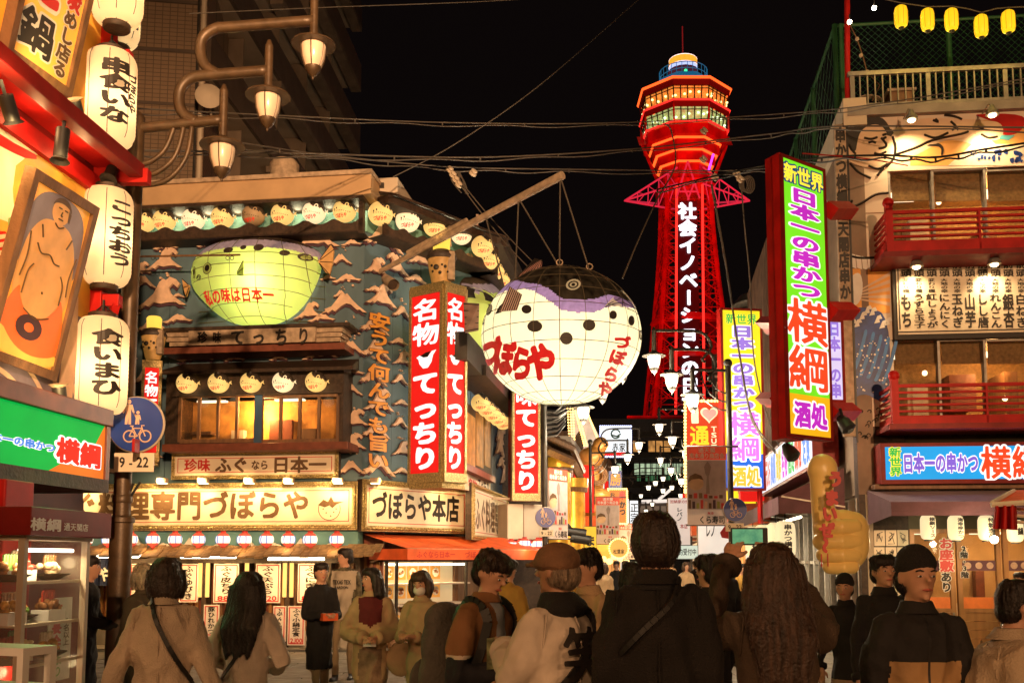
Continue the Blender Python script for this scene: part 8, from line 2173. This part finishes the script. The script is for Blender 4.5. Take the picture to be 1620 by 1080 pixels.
def insulator(label,x,y,D,n=1,sc=1.0):
 t=thing('insulator',label,'insulator',W(x,y,D));p=W(x,y,D)
 for k in range(n):
  mb=MB();q=p+Vector((.06*k,0,-.10*k))*sc;mb.lathe(q,[(.03*sc,-.05*sc),(.07*sc,-.04*sc),(.07*sc,-.01*sc),(.03*sc,0),(.06*sc,.02*sc),(.06*sc,.04*sc),(.02*sc,.05*sc)],12,ax=(.5,-.6,.5));obj('porcelain_disc',mb,M['tanwall'],t,smooth=True)
 return t
insulator('stacked pale insulator at the wire junction above the boom',712,268,17,4,.9);insulator('single round insulator right of the stacked one',749,273,17)
insulator('upper insulator in front of the tower deck',1114,207,17.5);insulator('insulator just above the tower arms',1113,252,17.3);insulator('lower left insulator right of the tower shaft',1131,280,17,1);insulator('lower right insulator at the head of the drop wires',1166,275,17,2)
t=thing('wire_tangle','tangle of cut wire ends hanging at the junction above the boom','wires',W(725,290,17))
for k in range(9):
 mb=MB();x=715+k*1.6;mb.tube(curve([W(x,272,17),W(x+random.uniform(-4,12),285,17),W(x+random.uniform(-4,20),300+random.uniform(-10,8),17)],4),.010,4);obj('loose_end',mb,M['cable'],t)
t=thing('wire_coil','coiled slack cable hanging beside the tower arms','wires',W(1180,290,17))
for k in range(5):
 mb=MB();r_=.09+.008*k;mb.tube([W(1176+k*2.2,292,17)+Vector((r_*.8*math.cos(a),0,r_*1.3*math.sin(a)))for a in np.linspace(0,6.28,15)],.012,4);obj('coil',mb,M['cable'],t)
# ==== people
from mathutils import noise
PV=Vector
skinm=mat('warm skin',(.56,.30,.19),.5,var=.06,scale=8);skin2=mat('tanned skin',(.44,.22,.13),.5,var=.06,scale=8)
def cloth(name,c,b=.35,s=90,var=.14):return mat(name,c,.85,var=var,scale=5,bump=b,bscale=s)
def hairm(name,c):return mat(name,c,.45,var=.5,scale=60,streak=.93,bump=.5,bscale=80)
hb_=hairm('black hair',(.018,.012,.010));hbr=hairm('brown hair',(.06,.03,.018));hg_=hairm('grey hair',(.30,.22,.15));hd=hairm('dark brown hair',(.030,.017,.012))
dkp=cloth('black trousers',(.015,.014,.018));shoe=mat('dark shoe',(.03,.025,.02),.5);jean=cloth('dark denim',(.02,.025,.05));khaki=cloth('khaki trousers',(.28,.2,.11))
def chest(x,z,w,back=True,off=.02):
 """a point on the clothes at half width x and height z"""
 r=float(np.interp(z,[.5,1.04,1.22,1.36,1.42,1.472,1.53],[.178*w,.172*w,.19*w,.205*(w*.5+.5),.185,.10,.062]));q=max(.05,1-(x/r)**2)if abs(x)<r else .05
 return PV((x,(-1 if back else 1)*(r*.60*math.sqrt(q)+off),z))
class Loc:
 def __init__(s,root):s.M=root_matrix(root)
 def put(s,mb):mb.v=[tuple(s.M@PV(v))for v in mb.v];return mb
def hand(parent,L_,w,d,side,curl=.6,m=None,name='hand'):
 """palm with four unequal bent fingers and an opposed thumb; w wrist, d forearm direction"""
 w,d=PV(w),PV(d).normalized();up=PV((0,0,1))if abs(d.z)<.8 else PV((0,1,0))
 sd=d.cross(up).normalized()*side;nrm=sd.cross(d).normalized()*side
 mb=MB();mb.tube([w-d*.03,w+d*.01,w+d*.05],[.024,.026,.024],10)
 mb.tube([w+d*.02-sd*.018,w+d*.085-sd*.022],[.018,.016],8);mb.tube([w+d*.02+sd*.018,w+d*.085+sd*.022],[.018,.016],8);mb.tube([w+d*.03,w+d*.088],[.02,.017],8)
 for i,(o,l)in enumerate(((-.032,.060),(-.011,.075),(.011,.080),(.032,.072))):
  a=w+d*.085+sd*o;b=a+(d*math.cos(curl*.5)-nrm*math.sin(curl*.5))*l*.45;c=b+(d*math.cos(curl*1.3)-nrm*math.sin(curl*1.3))*l*.32;e=c+(d*math.cos(curl*2)-nrm*math.sin(curl*2))*l*.26
  mb.tube([a-d*.02,a,b,c,e],[.011,.0105,.0095,.0085,.006],7)
 a=w+d*.03+sd*.026;mb.tube([a-sd*.01,a+(sd*.7+d*.6)*.032-nrm*.01,a+(sd*.5+d*.9)*.060-nrm*.03],[.014,.012,.008],7)
 return remeshed(name,L_.put(mb),m or skinm,parent,.0045,2)
def person(label,px,D,top,yaw,tm,pm_,hem=.86,w=1.0,arms=None,hair='short',hm=None,skirt=None,zone=None,extra=None,lean=0.0,turn=0.0,nod=0.0,face=True,vox=None,sk=None,hands=True,slv=.060,group=None,stride=.0):
 z_=W(px,top,D).z;s=(z_-.0)/(1.735+(.03 if hair in('cap','beanie')else 0));x=W(px,884,D).x;sk=sk or skinm;hm=hm or hb_
 T_=thing('person',label,'person',(x,D,0),math.radians(yaw),group=group);T_.scale=(s,s,s);L_=Loc(T_);vox=vox or(.0105 if D<7 else .018);T_['girth']=w
 arms=arms or[((-.27,.0,1.13),(-.27,.10,.88)),((.27,.0,1.13),(.27,.10,.88))]
 def sh(p):p=PV(p);k=max(0,p.z-.92);return PV((p.x*.80,p.y+lean*k,p.z-abs(lean)*k*.25))
 Hc=sh((0,.015,1.615));Rh=Matrix.Rotation(math.radians(turn),3,'Z')@Matrix.Rotation(-math.radians(nod),3,'X')
 def hp(a,b,c):return Hc+Rh@PV((a,b,c))
 mb=MB()
 q=len(mb.v)
 mb.lathe((0,0,0),[(.175*w,hem),(.18*w,hem+.05),(.172*w,1.04),(.19*w,1.22),(.205*(w*.5+.5),1.36),(.185,1.42),(.10,1.472),(.062,1.53)],22,sy=.60)
 for sg in(-1,1):
  if skirt is None:mb.tube([(sg*.09,0,.95),(sg*.095,.03+sg*stride*.5,.50),(sg*.10,sg*stride,.07)],[.098,.070,.055],12)
  mb.tube([(sg*.10,-.06+sg*stride,.045),(sg*.11,.16+sg*stride,.035)],[.048,.04],10)
 if skirt is not None:mb.lathe((0,0,0),[(.23,skirt),(.22,skirt+.3),(.18,.95),(.16,1.0)],22,sy=.75);[mb.tube([(sg*.08,0,skirt+.1),(sg*.1,0,.06)],[.06,.045],10)for sg in(-1,1)]
 for(e,wr),sg in zip(arms,(-1,1)):
  mb.tube([(sg*.13,0,1.415),(sg*.185,0,1.40),PV((sg*.20,0,1.36)).lerp(PV(e),.5),e,PV(e).lerp(PV(wr),.5),wr],[.06,.072,slv*1.12,slv,slv*.95,slv*.78],12)
 mb.v=[tuple(sh(v))for v in mb.v]
 nk=sh((0,0,1.47));mb.tube([nk,Hc+PV((0,-.01,-.06))],[.056,.052],12)
 hv=MB();hv.ball((0,-.005,.02),.077,.092,.098,20,16);hv.ball((0,.018,-.045),.055,.062,.062,16,12)
 hv.tube([(0,.088,.02),(0,.108,-.012),(0,.092,-.02)],[.008,.014,.009],8);hv.ball((0,.078,-.048),.022,.012,.009,10,6);hv.ball((0,.072,-.085),.02,.015,.014,10,6)
 for sg in(-1,1):hv.ball((sg*.078,-.008,0),.010,.020,.030,8,6);hv.ball((sg*.03,.078,.030),.024,.012,.008,8,6)
 o_=len(mb.v);mb.v+=[tuple(Hc+Rh@PV(v))for v in hv.v];mb.f+=[tuple(i+o_ for i in f)for f in hv.f];mb.m+=hv.m
 bd=remeshed('body',L_.put(mb),tm,T_,vox,3);me=bd.data
 ms=[tm,sk,pm_,shoe];
 if zone:ms+=zone[0]
 me.materials.clear();[me.materials.append(m)for m in ms]
 co=np.empty(len(me.vertices)*3);me.vertices.foreach_get('co',co);co=co.reshape(-1,3)
 no=np.array([v.normal[:]for v in me.vertices]);hd_=np.linalg.norm(co-np.array(Hc),axis=1)
 am=np.array([(.008-abs(noise.noise(PV((c[0]*7+px,c[1]*6,c[2]*3.0+c[0]*5))))*.040-abs(noise.noise(PV((c[0]*5-c[2]*6,px,c[2]*5+c[1]*5))))*.022+noise.noise(PV((c[0]*22,c[1]*20+px,c[2]*9)))*.007)for c in co])
 am*=np.clip((hd_-.15)/.08,0,1)*np.clip((co[:,2]-.12)*8,0,1)
 co+=no*am[:,None];me.vertices.foreach_set('co',co.ravel())
 wr_=[sh(a[1])for a in arms];el_=[sh(a[0])for a in arms];mi=[]
 for p in me.polygons:
  c=PV(p.center);k=0;z=c.z
  on_arm=any((c-a.lerp(b,max(0,min(1,(c-a).dot(b-a)/(b-a).length_squared)))).length<slv*1.7 for a,b in zip(el_,wr_))or(abs(c.x)>.19*w and z>.9)
  if(c-Hc).length<.135 and c.z>Hc.z-.125:k=1
  elif z<.10:k=3
  elif z<hem+.008 and not on_arm:k=2
  if zone and k in(0,2):
   zz=zone[1](c,on_arm);k=k if zz is None else zz+4 if zz>=0 else-zz
  mi.append(k)
 me.polygons.foreach_set('material_index',mi);me.polygons.foreach_set('use_smooth',[True]*len(mi));me.update()
 if hands:
  for(e,wr),sg in zip(arms,(-1,1)):hand(T_,L_,sh(wr),sh(wr)-sh(e),-sg,.55,sk)
 if face:
  for sg in(-1,1):
   f=MB();f.ball(hp(sg*.031,.083,.012),.011,.004,.0052,10,6);obj('eye',L_.put(f),M['white'],T_,smooth=True)
   f=MB();f.ball(hp(sg*.031,.0865,.012),.0058,.003,.0052,8,6);obj('pupil',L_.put(f),M['ink'],T_,smooth=True)
   f=MB();f.tube([hp(sg*.016,.090,.033),hp(sg*.032,.090,.039),hp(sg*.050,.080,.034)],[.003,.0045,.003],5);obj('eyebrow',L_.put(f),hm,T_)
  f=MB();f.tube([hp(-.024,.084,-.048),hp(0,.094,-.047),hp(.024,.084,-.048)],[.003,.007,.003],6);obj('lips',L_.put(f),mat('lip',(.45,.12,.09),.4),T_,smooth=True)
 h=MB()
 if hair!='none':
  h.ball(hp(0,-.022,.036),.086,.098,.094,20,14)
  if hair in('short','bob','long','bowl'):
   for k in range(7):a=(k-3)*.36;h.tube([hp(.04*math.sin(a),.02,.108),hp(.078*math.sin(a),.072*math.cos(a)+.012,.080),hp(.083*math.sin(a),.086*math.cos(a)+.004,.046+.006*(k%2))],[.026,.020,.009],7)
   for k in range(22 if hair=='short' else 0):a=k*.7;h.tube([hp(.05*math.sin(a),-.02+.05*math.cos(a),.10),hp(.088*math.sin(a),-.02+.09*math.cos(a),.082+.012*math.sin(k*3.1))],[.03,.010],5)
  if hair=='short':h.ball(hp(0,-.045,-.02),.078,.065,.07,16,10)
  if hair=='bowl':h.ball(hp(0,-.025,.005),.094,.098,.108,22,16)
  if hair=='bob':h.ball(hp(0,-.03,-.03),.108,.085,.125,18,12);[h.tube([hp(sg*.085,.02,.05),hp(sg*.095,.03,-.04),hp(sg*.085,.03,-.12)],[.03,.032,.02],8)for sg in(-1,1)]
  if hair=='long':
   for k in range(9):a=(k-4)*.36;h.tube([hp(.085*math.sin(a),-.05*math.cos(a)-.02,.03),hp(.10*math.sin(a),-.075*math.cos(a)-.02,-.12),sh((.12*math.sin(a),-.13,1.34)),sh((.10*math.sin(a*1.1+.2),-.145,1.14+.02*(k%3)))],[.04,.045,.042,.008],8)
   for sg in(-1,1):h.tube([hp(sg*.08,.01,.06),hp(sg*.093,.02,-.05),hp(sg*.10,.02,-.16)],[.03,.03,.015],8)
  if hair in('cap','beanie'):h=MB();h.ball(hp(0,-.035,-.01),.084,.075,.075,16,10)
  ob=remeshed('hair',L_.put(h),hm,T_,.0085 if D<7 else .014,2)
  me=ob.data;vv=np.array([v.co[:]for v in me.vertices]);nn=np.array([v.normal[:]for v in me.vertices])
  if len(vv):
   a=np.arctan2(vv[:,0]-Hc.x,vv[:,1]-Hc.y);vv+=nn*(np.sin(a*31+np.sin(vv[:,2]*40)*1.2)*.0016+np.sin(a*17+2)*.0012)[:,None];me.vertices.foreach_set('co',vv.ravel())
  if D<7.5 and len(vv):
   from mathutils.bvhtree import BVHTree
   bt=BVHTree.FromPolygons([PV(v)for v in vv],[tuple(p.vertices)for p in me.polygons]);sm=MB();ns=1500 if hair=='long' else 800
   for _ in range(ns):
    p=PV(vv[random.randrange(len(vv))]);Q=[];j=PV((random.uniform(-.4,.4),random.uniform(-.4,.4),0));lift=random.uniform(.001,.0045)
    for k in range(6):
     r_=bt.find_nearest(p)
     if r_[0]is None:break
     Q.append(r_[0]+r_[1]*(lift+.0012*k*(random.random()<.4)));dn_=(PV((0,0,-1))+j*.5+(PV((0,.5,0))if p.z>Hc.z+.06 and hair=='short' else PV()));dn_-=r_[1]*dn_.dot(r_[1])
     if dn_.length<.05:dn_=PV((j.x,j.y,0))+PV((.01,0,0))
     p=r_[0]+dn_.normalized()*(.020 if hair=='long' else .012)
    if len(Q)>2:
     s0=PV((.0011,0,0));vs=[q+s0*(1-i/len(Q))*sg_ for i,q in enumerate(Q)for sg_ in(-1,1)]
     sm.add([L_.M@v for v in vs],[(2*i,2*i+1,2*i+3,2*i+2)for i in range(len(Q)-1)])
   tag(obj('loose_strands',sm,hm,T_,smooth='all'),kind='stuff')
 if hair=='beanie':h=MB();h.ball(hp(0,-.016,.066),.086,.100,.092,20,14);h.lathe(hp(0,-.012,.052),[(.086,-.015),(.092,.0),(.089,.03)],24,ax=Rh@PV((0,-.28,1)),sx=.98,sy=1.1);remeshed('beanie',L_.put(h),cloth('black knit',(.012,.010,.010),.8,140),T_,.007,3)
 if hair=='cap':
  h=MB();h.ball(hp(0,-.005,.055),.098,.112,.082,20,14);h.lathe(hp(0,0,.02),[(.098,0),(.102,.02),(.098,.04)],24,sy=1.12);h.tube([hp(-.05,.10,.035),hp(0,.16,.03),hp(.05,.10,.035)],.014,6);remeshed('cap',L_.put(h),cloth('brown check cap',(.20,.10,.05),.4,60,.4),T_,.008,3)
 if D<9:
  f=MB();f.lathe((0,-.008,1.462),[(.118,0),(.100,.022),(.086,.052),(.078,.056),(.080,.03)],22,sy=.80);f.v=[tuple(sh(v))for v in f.v];obj('collar',L_.put(f),tm,T_,smooth='all')
  if skirt is None and hem>.6:
   f=MB();f.lathe((0,0,hem-.012),[(.176*w,0),(.184*w,.006),(.186*w,.035),(.180*w,.05)],30,sy=.62);f.v=[tuple(sh(v))for v in f.v];obj('hem_band',L_.put(f),tm,T_,smooth='all')
  for e,wr in zip(el_,wr_):d_=(wr-e).normalized();f=MB();f.tube([wr-d_*.045,wr-d_*.02,wr+d_*.004],[slv*.84,slv*.90,slv*.80],14);obj('cuff',L_.put(f),tm,T_,smooth='all')
  if D<7 and zone is None:
   for xx in((0,)if w<1.3 else(0,)):f=MB();f.tube([sh(chest(xx,z,w,True,-.002))for z in np.linspace(1.44,max(hem+.05,.9),12)],.0045,5);obj('back_seam',L_.put(f),tm,T_,smooth='all')
   for sg in(-1,1):f=MB();f.tube([sh(PV((sg*(.185+.02*math.sin(a)),-.074*math.cos(a*.5)*1.0,1.44-.16*math.sin(a))))for a in np.linspace(.0,1.5,7)],.0045,5);obj('shoulder_seam',L_.put(f),tm,T_,smooth='all')
 if extra:extra(T_,L_,sh,hp)
 return T_
def strap(T_,L_,sh,pts,w=.022,m=None,name='strap',th=.012):
 mb=MB();Q=curve([PV(p)for p in pts],5);Q=[(chest(q.x,q.z,T_['girth'],q.y<0,.014)if abs(q.y)>.055 and q.z<1.45 else q)for q in Q]
 for i in range(len(Q)-1):
  d=(Q[i+1]-Q[i]).normalized();o=PV((Q[i].x,Q[i].y,0)).normalized()if PV((Q[i].x,Q[i].y,0)).length>.01 else PV((0,1,0));s_=d.cross(o).normalized()*w
  a,b=sh(Q[i]),sh(Q[i+1]);n=o*th
  mb.hexa([a-s_,a+s_,a+s_+n,a-s_+n,b-s_,b+s_,b+s_+n,b-s_+n])
 return obj(name,L_.put(mb),m or M['black'],T_)
wool=cloth('off white knit',(.52,.40,.29),.6,120);pale=cloth('pale blouse',(.52,.43,.35),.3);blackc=cloth('black wool',(.009,.008,.009),.5,150);brownc=cloth('brown wool coat',(.075,.048,.030),.5,130)
beige=cloth('beige wool coat',(.50,.34,.19),.5,120);checks=cloth('checked skirt',(.30,.20,.13),.5,60,.5);maroon=cloth('maroon knit',(.12,.012,.015),.5);ochre=cloth('ochre nylon',(.50,.29,.06),.2,40)
rust=cloth('rust brown nylon',(.23,.105,.04),.25,40);whitec=cloth('white nylon jacket',(.62,.52,.42),.2,30);tanc=cloth('tan nylon',(.42,.25,.11),.2,40);gran=cloth('grey canvas',(.09,.08,.065),.5,60);jersey=cloth('pale grey jersey',(.42,.36,.28),.3);camo=mat('dark camouflage',(.08,.07,.04),.8,var=.8,scale=14)
def A2(e,w_):return[((-e[0],e[1],e[2]),(-w_[0],w_[1],w_[2])),(e,w_)]
person('person in a baggy off white sweater with a thin black strap, seen from behind',262,5.6,883,8,wool,dkp,hem=.93,w=1.22,arms=A2((.30,-.02,1.14),(.42,.02,.86)),hair='bob',hm=hd,face=False,slv=.075,extra=lambda T_,L_,sh,hp:strap(T_,L_,sh,[(-.07,-.06,1.50),(-.02,-.155,1.38),(.10,-.158,1.18),(.24,-.09,.98)],.013))
person('person in a pale loose blouse with long black hair, seen from behind',393,6.2,905,-8,pale,jean,hem=.88,w=1.15,arms=A2((.33,.0,1.12),(.16,.24,1.06)),hair='long',face=False,slv=.08,extra=lambda T_,L_,sh,hp:strap(T_,L_,sh,[(.10,-.07,1.48),(.12,-.15,1.36),(-.02,-.16,1.15),(-.22,-.09,.96)],.012))
person('person in a long black coat facing right beside the glass food case',140,9.0,879,-82,blackc,dkp,hem=.55,arms=A2((.23,.06,1.12),(.13,.33,1.08)),hair='short')
person('grey haired person in a brown coat partly hidden behind the off white sweater',229,8.4,892,70,brownc,dkp,hem=.6,hair='bob',hm=hg_)
person('person in a knee length black coat and khaki trousers holding an orange packet',508,10.6,890,-150,blackc,khaki,hem=.50,w=1.15,arms=A2((.26,.04,1.12),(.08,.28,1.14)),hair='short',stride=.12,extra=lambda T_,L_,sh,hp:obj('packet',L_.put(MB().cube(-.09,.09,.26,.36,1.08,1.16)),M['orangec'],T_))
def jt(T_,L_,sh,hp):
 mb=MB();letters(mb,'TEXAS TEX',lambda x,y:chest(.12-.24*x,1.27+.055*y,1.0,False,.03),.03,asc=True);obj('jersey_lettering',L_.put(mb),M['ink'],T_)
 mb=MB();letters(mb,'PARDON',lambda x,y:chest(.09-.18*x,1.21+.035*y,1.0,False,.03),.02,asc=True);obj('jersey_lettering',L_.put(mb),M['ink'],T_)
person('person in a pale jersey with dark block letters and camouflage sleeves, looking right',546,13.3,867,172,jersey,khaki,hem=.80,hair='short',turn=-50,zone=([camo],lambda c,a:0 if(a or abs(c.x)>.17 or c.z>1.44)and c.z>.8 else None),extra=jt,stride=.1)
def wc(T_,L_,sh,hp):
 mb=MB();mb.ball((-.30,.05,.86),.15,.07,.17,14,10);obj('shoulder_bag',L_.put(mb),beige,T_,smooth=True)
 mb=MB();mb.cube(-.06,.06,.24,.27,1.0,1.04);obj('paper_cup',L_.put(mb),M['white'],T_)
person('person in an open beige coat over a maroon top and checked skirt, head turned right',588,8.6,898,186,beige,checks,hem=.66,w=1.25,arms=A2((.32,.0,1.10),(.07,.24,1.08)),hair='long',hm=hb_,skirt=.12,turn=-55,slv=.08,zone=([maroon,checks],lambda c,a:None if a else(0 if abs(c.x)<.10+.05*(c.z-1.1)and c.y>.05 and c.z>1.02 else(1 if abs(c.x)<.11 and c.y>.05 else None))),extra=wc)
def mask(T_,L_,sh,hp):
 mb=MB();mb.ball(hp(0,.045,-.045),.058,.062,.052,16,10);obj('face_mask',L_.put(mb),M['white'],T_,smooth=True)
person('person in a white face mask with brown hair and a beige coat looking down',668,8.0,903,160,beige,dkp,hem=.6,arms=A2((.26,.05,1.12),(.08,.28,1.16)),hair='bob',hm=hbr,nod=12,extra=mask)
def pack(T_,L_,sh,hp):
 mb=MB();mb.ball((0,-.23,1.02),.165,.11,.20,20,14);mb.ball((0,-.22,1.20),.16,.105,.20,20,14);mb.ball((0,-.22,1.34),.15,.08,.10,16,10);mb.tube([(-.16,-.3,.86),(0,-.33,.84),(.16,-.3,.86)],.04,8);remeshed('backpack',L_.put(mb),gran,T_,.014,4)
 mb=MB();mb.ball((0,-.37,1.00),.11,.05,.12,14,10);obj('backpack_pocket',L_.put(mb),gran,T_,smooth=True)
 for sg in(-1,1):strap(T_,L_,sh,[(sg*.12,-.15,1.36),(sg*.13,-.02,1.475),(sg*.14,.12,1.36),(sg*.17,.12,1.12),(sg*.18,-.1,.98)],.024)
person('person in a rust brown and black jacket with a grey backpack, bent over a map',752,5.2,865,-128,rust,dkp,hem=.78,w=1.18,arms=[((-.31,.06,1.10),(-.06,.30,1.10)),((.31,.06,1.08),(.10,.33,1.10))],hair='short',hm=hd,nod=28,lean=.14,slv=.078,zone=([cloth('black nylon',(.014,.013,.018),.2,40),mat('pale piping',(.6,.5,.4),.6),cloth('pale blue shirt',(.30,.32,.36),.2)],lambda c,a:(1 if 1.165<c.z<1.178 and abs(c.x)>.16 else(0 if(c.z<1.165 and c.z>.99 and abs(c.x)>.13)else(2 if abs(c.x)<.045 and c.y>.1 and c.z>1.1 else None)))),extra=pack)
def wj(T_,L_,sh,hp):
 strap(T_,L_,sh,[(.13,.0,1.475),(.12,-.13,1.38),(-.02,-.16,1.22),(-.17,-.12,1.06),(-.20,.02,.9)],.026);strap(T_,L_,sh,[(-.22,-.03,1.00),(-.10,-.152,.975),(.10,-.152,.96),(.22,-.03,.97)],.014);strap(T_,L_,sh,[(-.20,-.06,.84),(0,-.155,.90),(.20,-.06,.965)],.012)
 mb=MB();letters(mb,'笑',lambda x,y:chest(-.13+.25*x,1.13+.26*y,1.2,True,.034),.022);obj('back_lettering',L_.put(mb),M['ink'],T_)
 mb=MB();mb.lathe((0,0,1.43),[(.115,0),(.105,.05),(.085,.10),(.07,.10)],20,sy=.85);mb.ball((.0,-.05,1.46),.12,.07,.06,14,10);remeshed('black_scarf',L_.put(mb),blackc,T_,.012,4)
 mb=MB();mb.tube([hp(.075,.0,.02),hp(.08,.07,.015),hp(.05,.105,.01)],.004,5);obj('spectacles',L_.put(mb),M['black'],T_)
person('person in a brown cap and white jacket with a big black back letter',884,4.3,852,42,whitec,dkp,hem=.72,w=1.2,arms=[((-.27,.08,1.13),(-.07,.30,1.26)),((.30,.10,1.10),(.08,.40,1.08))],hair='cap',hm=hg_,face=True,turn=15,slv=.085,extra=wj,sk=skin2)
person('person with tied dark hair looking down to the left behind the white jacket',930,5.9,869,125,beige,dkp,hem=.6,arms=A2((.24,.05,1.14),(.05,.24,1.26)),hair='short',hm=hb_,nod=15)
t=thing('street_map','folded green and white street map held between the two bending people','map',W(815,1035,4.75));mb=MB();k=6;vs=[]
for j in range(5):
 for i in range(k+1):p=W(770+78*i/k,1002+50*j/4-14*(i/k-.5),4.75+.03*j);vs.append(p+PV((0,.0,.012*math.sin(i*2.4)-.02*math.sin(3*i/k))))
mb.add(vs,[(j*(k+1)+i,j*(k+1)+i+1,(j+1)*(k+1)+i+1,(j+1)*(k+1)+i)for j in range(4)for i in range(k)]);obj('paper',mb,mat('printed map paper',(.36,.38,.20),.6,var=.6,scale=14),t)
person('tall person in a long black coat in the centre, seen from behind',1037,4.0,811,-4,cloth('black brown wool',(.011,.008,.007),.6,160),dkp,hem=.45,w=1.12,arms=A2((.245,-.01,1.12),(.25,.08,.84)),hair='bowl',hm=hd,face=False,slv=.078,extra=lambda T_,L_,sh,hp:(strap(T_,L_,sh,[(.10,-.07,1.485),(.06,-.145,1.40),(-.06,-.16,1.30),(-.17,-.12,1.2)],.010),obj('coat_collar',L_.put(MB().lathe((0,-.01,1.44),[(.10,0),(.088,.05),(.075,.075)],20,sy=.8)),blackc,T_,smooth=True)))
person('person with dark hair half hidden left of the central black coat',1004,7.2,889,20,blackc,dkp,hair='bob',hm=hb_,face=False)
person('person with short black hair between the central coat and the long brown hair',1124,6.4,877,38,blackc,dkp,hair='short',face=True)
def phone(T_,L_,sh,hp):
 mb=MB();mb.cube(-.095,.075,.375,.385,1.735,1.815);obj('phone',L_.put(mb),M['black'],T_,bevel=.004);mb=MB();mb.cube(-.088,.05,.372,.3745,1.742,1.808);obj('phone_screen',L_.put(mb),mat('phone screen',(.1,.3,.2),.3,var=.6,scale=25,emit=(.10,.42,.22),es=.6),T_)
t=person('person with very long brown hair and a brown coat holding up a phone',1224,4.0,860,0,brownc,brownc,hem=.50,w=1.12,arms=[((-.33,.12,1.36),(-.15,.32,1.66)),((.33,.12,1.36),(.13,.32,1.66))],hair='long',hm=hbr,face=False,slv=.075,extra=phone)
person('shorter person in a black coat and long patterned skirt with a pale knitted hat',1335,8.0,906,150,blackc,checks,hem=.78,hair='beanie',skirt=.08,vox=.018)
person('person with tousled black hair looking at the camera behind the beanie',1397,6.6,878,176,blackc,dkp,hair='short',turn=8)
person('person in a black beanie and a two tone black and tan jacket facing the camera',1448,4.25,862,180,cloth('black jacket',(.014,.012,.012),.2,60),dkp,hem=.72,w=1.15,arms=[((-.26,-.02,1.12),(-.26,.08,.84)),((.26,-.02,1.12),(.27,.08,.84))],hair='beanie',hm=hb_,slv=.080,turn=6,zone=([tanc,M['black']],lambda c,a:1 if abs(c.x)<.007 and c.y>0 and c.z<1.48 else(0 if c.z<1.25 and abs(c.x)<.158 else None)))
person('person in a cream jacket leaning forward and hurrying right at the edge of the picture',1536,4.2,903,-100,cloth('cream fleece',(.52,.40,.27),.5,90),dkp,hem=.62,w=1.3,arms=[((-.26,-.20,1.14),(-.22,-.36,.98)),((.26,.10,1.12),(.2,.3,1.0))],hair='short',hm=hb_,lean=.28,nod=10,slv=.08,stride=.2)
person('person in an ochre jacket with a black bag beside the food counter',803,9.6,884,-40,ochre,khaki,hem=.80,w=1.12,arms=A2((.28,.05,1.12),(.12,.30,1.08)),hair='short',hm=hd,nod=10,extra=lambda T_,L_,sh,hp:(obj('black_bag',L_.put(MB().cube(-.14,.10,-.30,-.16,.98,1.34)),M['black'],T_,bevel=.03),strap(T_,L_,sh,[(-.1,-.15,1.34),(.02,-.07,1.5),(.10,.1,1.38)],.014)))
person('person in a white apron shirt just outside the right hand doors',1612,13.4,905,120,M['white'],dkp,hair='short')
crowd=[]
for i,(x,d,y,c_,hk,hmm)in enumerate(((895,15,893,ochre,'short',hd),(955,19,889,beige,'bob',hbr),(975,24,887,blackc,'short',hb_))):
 crowd.append(person('distant walker %s'%['in an ochre coat behind the brown cap','in a beige coat left of the central black coat','in black beyond the beige walker'][i],x,d,y,[200,20,180][i],c_,dkp,hem=.7,hair=hk,hm=hmm,vox=.03,hands=False,group='distant walkers down the street'))
for i,(x,d,k,rz)in enumerate(((990,30,2,0),(1008,36,0,2.8),(1085,22,1,3.0),(1100,27,2,.2),(1150,15,2,3.1),(940,28,2,.4),(1062,34,1,.1),(1172,19,0,3.3),(920,22,1,3.2))):
 c_=dup(crowd[k],loc=(gx(x,d),d,0),rz=rz+.3,label='distant walker '+['beyond the beige walker, in black','farthest down the street centre','just right of the central black coat','behind the one right of the black coat','beside the short haired person with the ear','small in black left of the centre','far away between the lamps','under the side street awning','near the golden columns'][i])
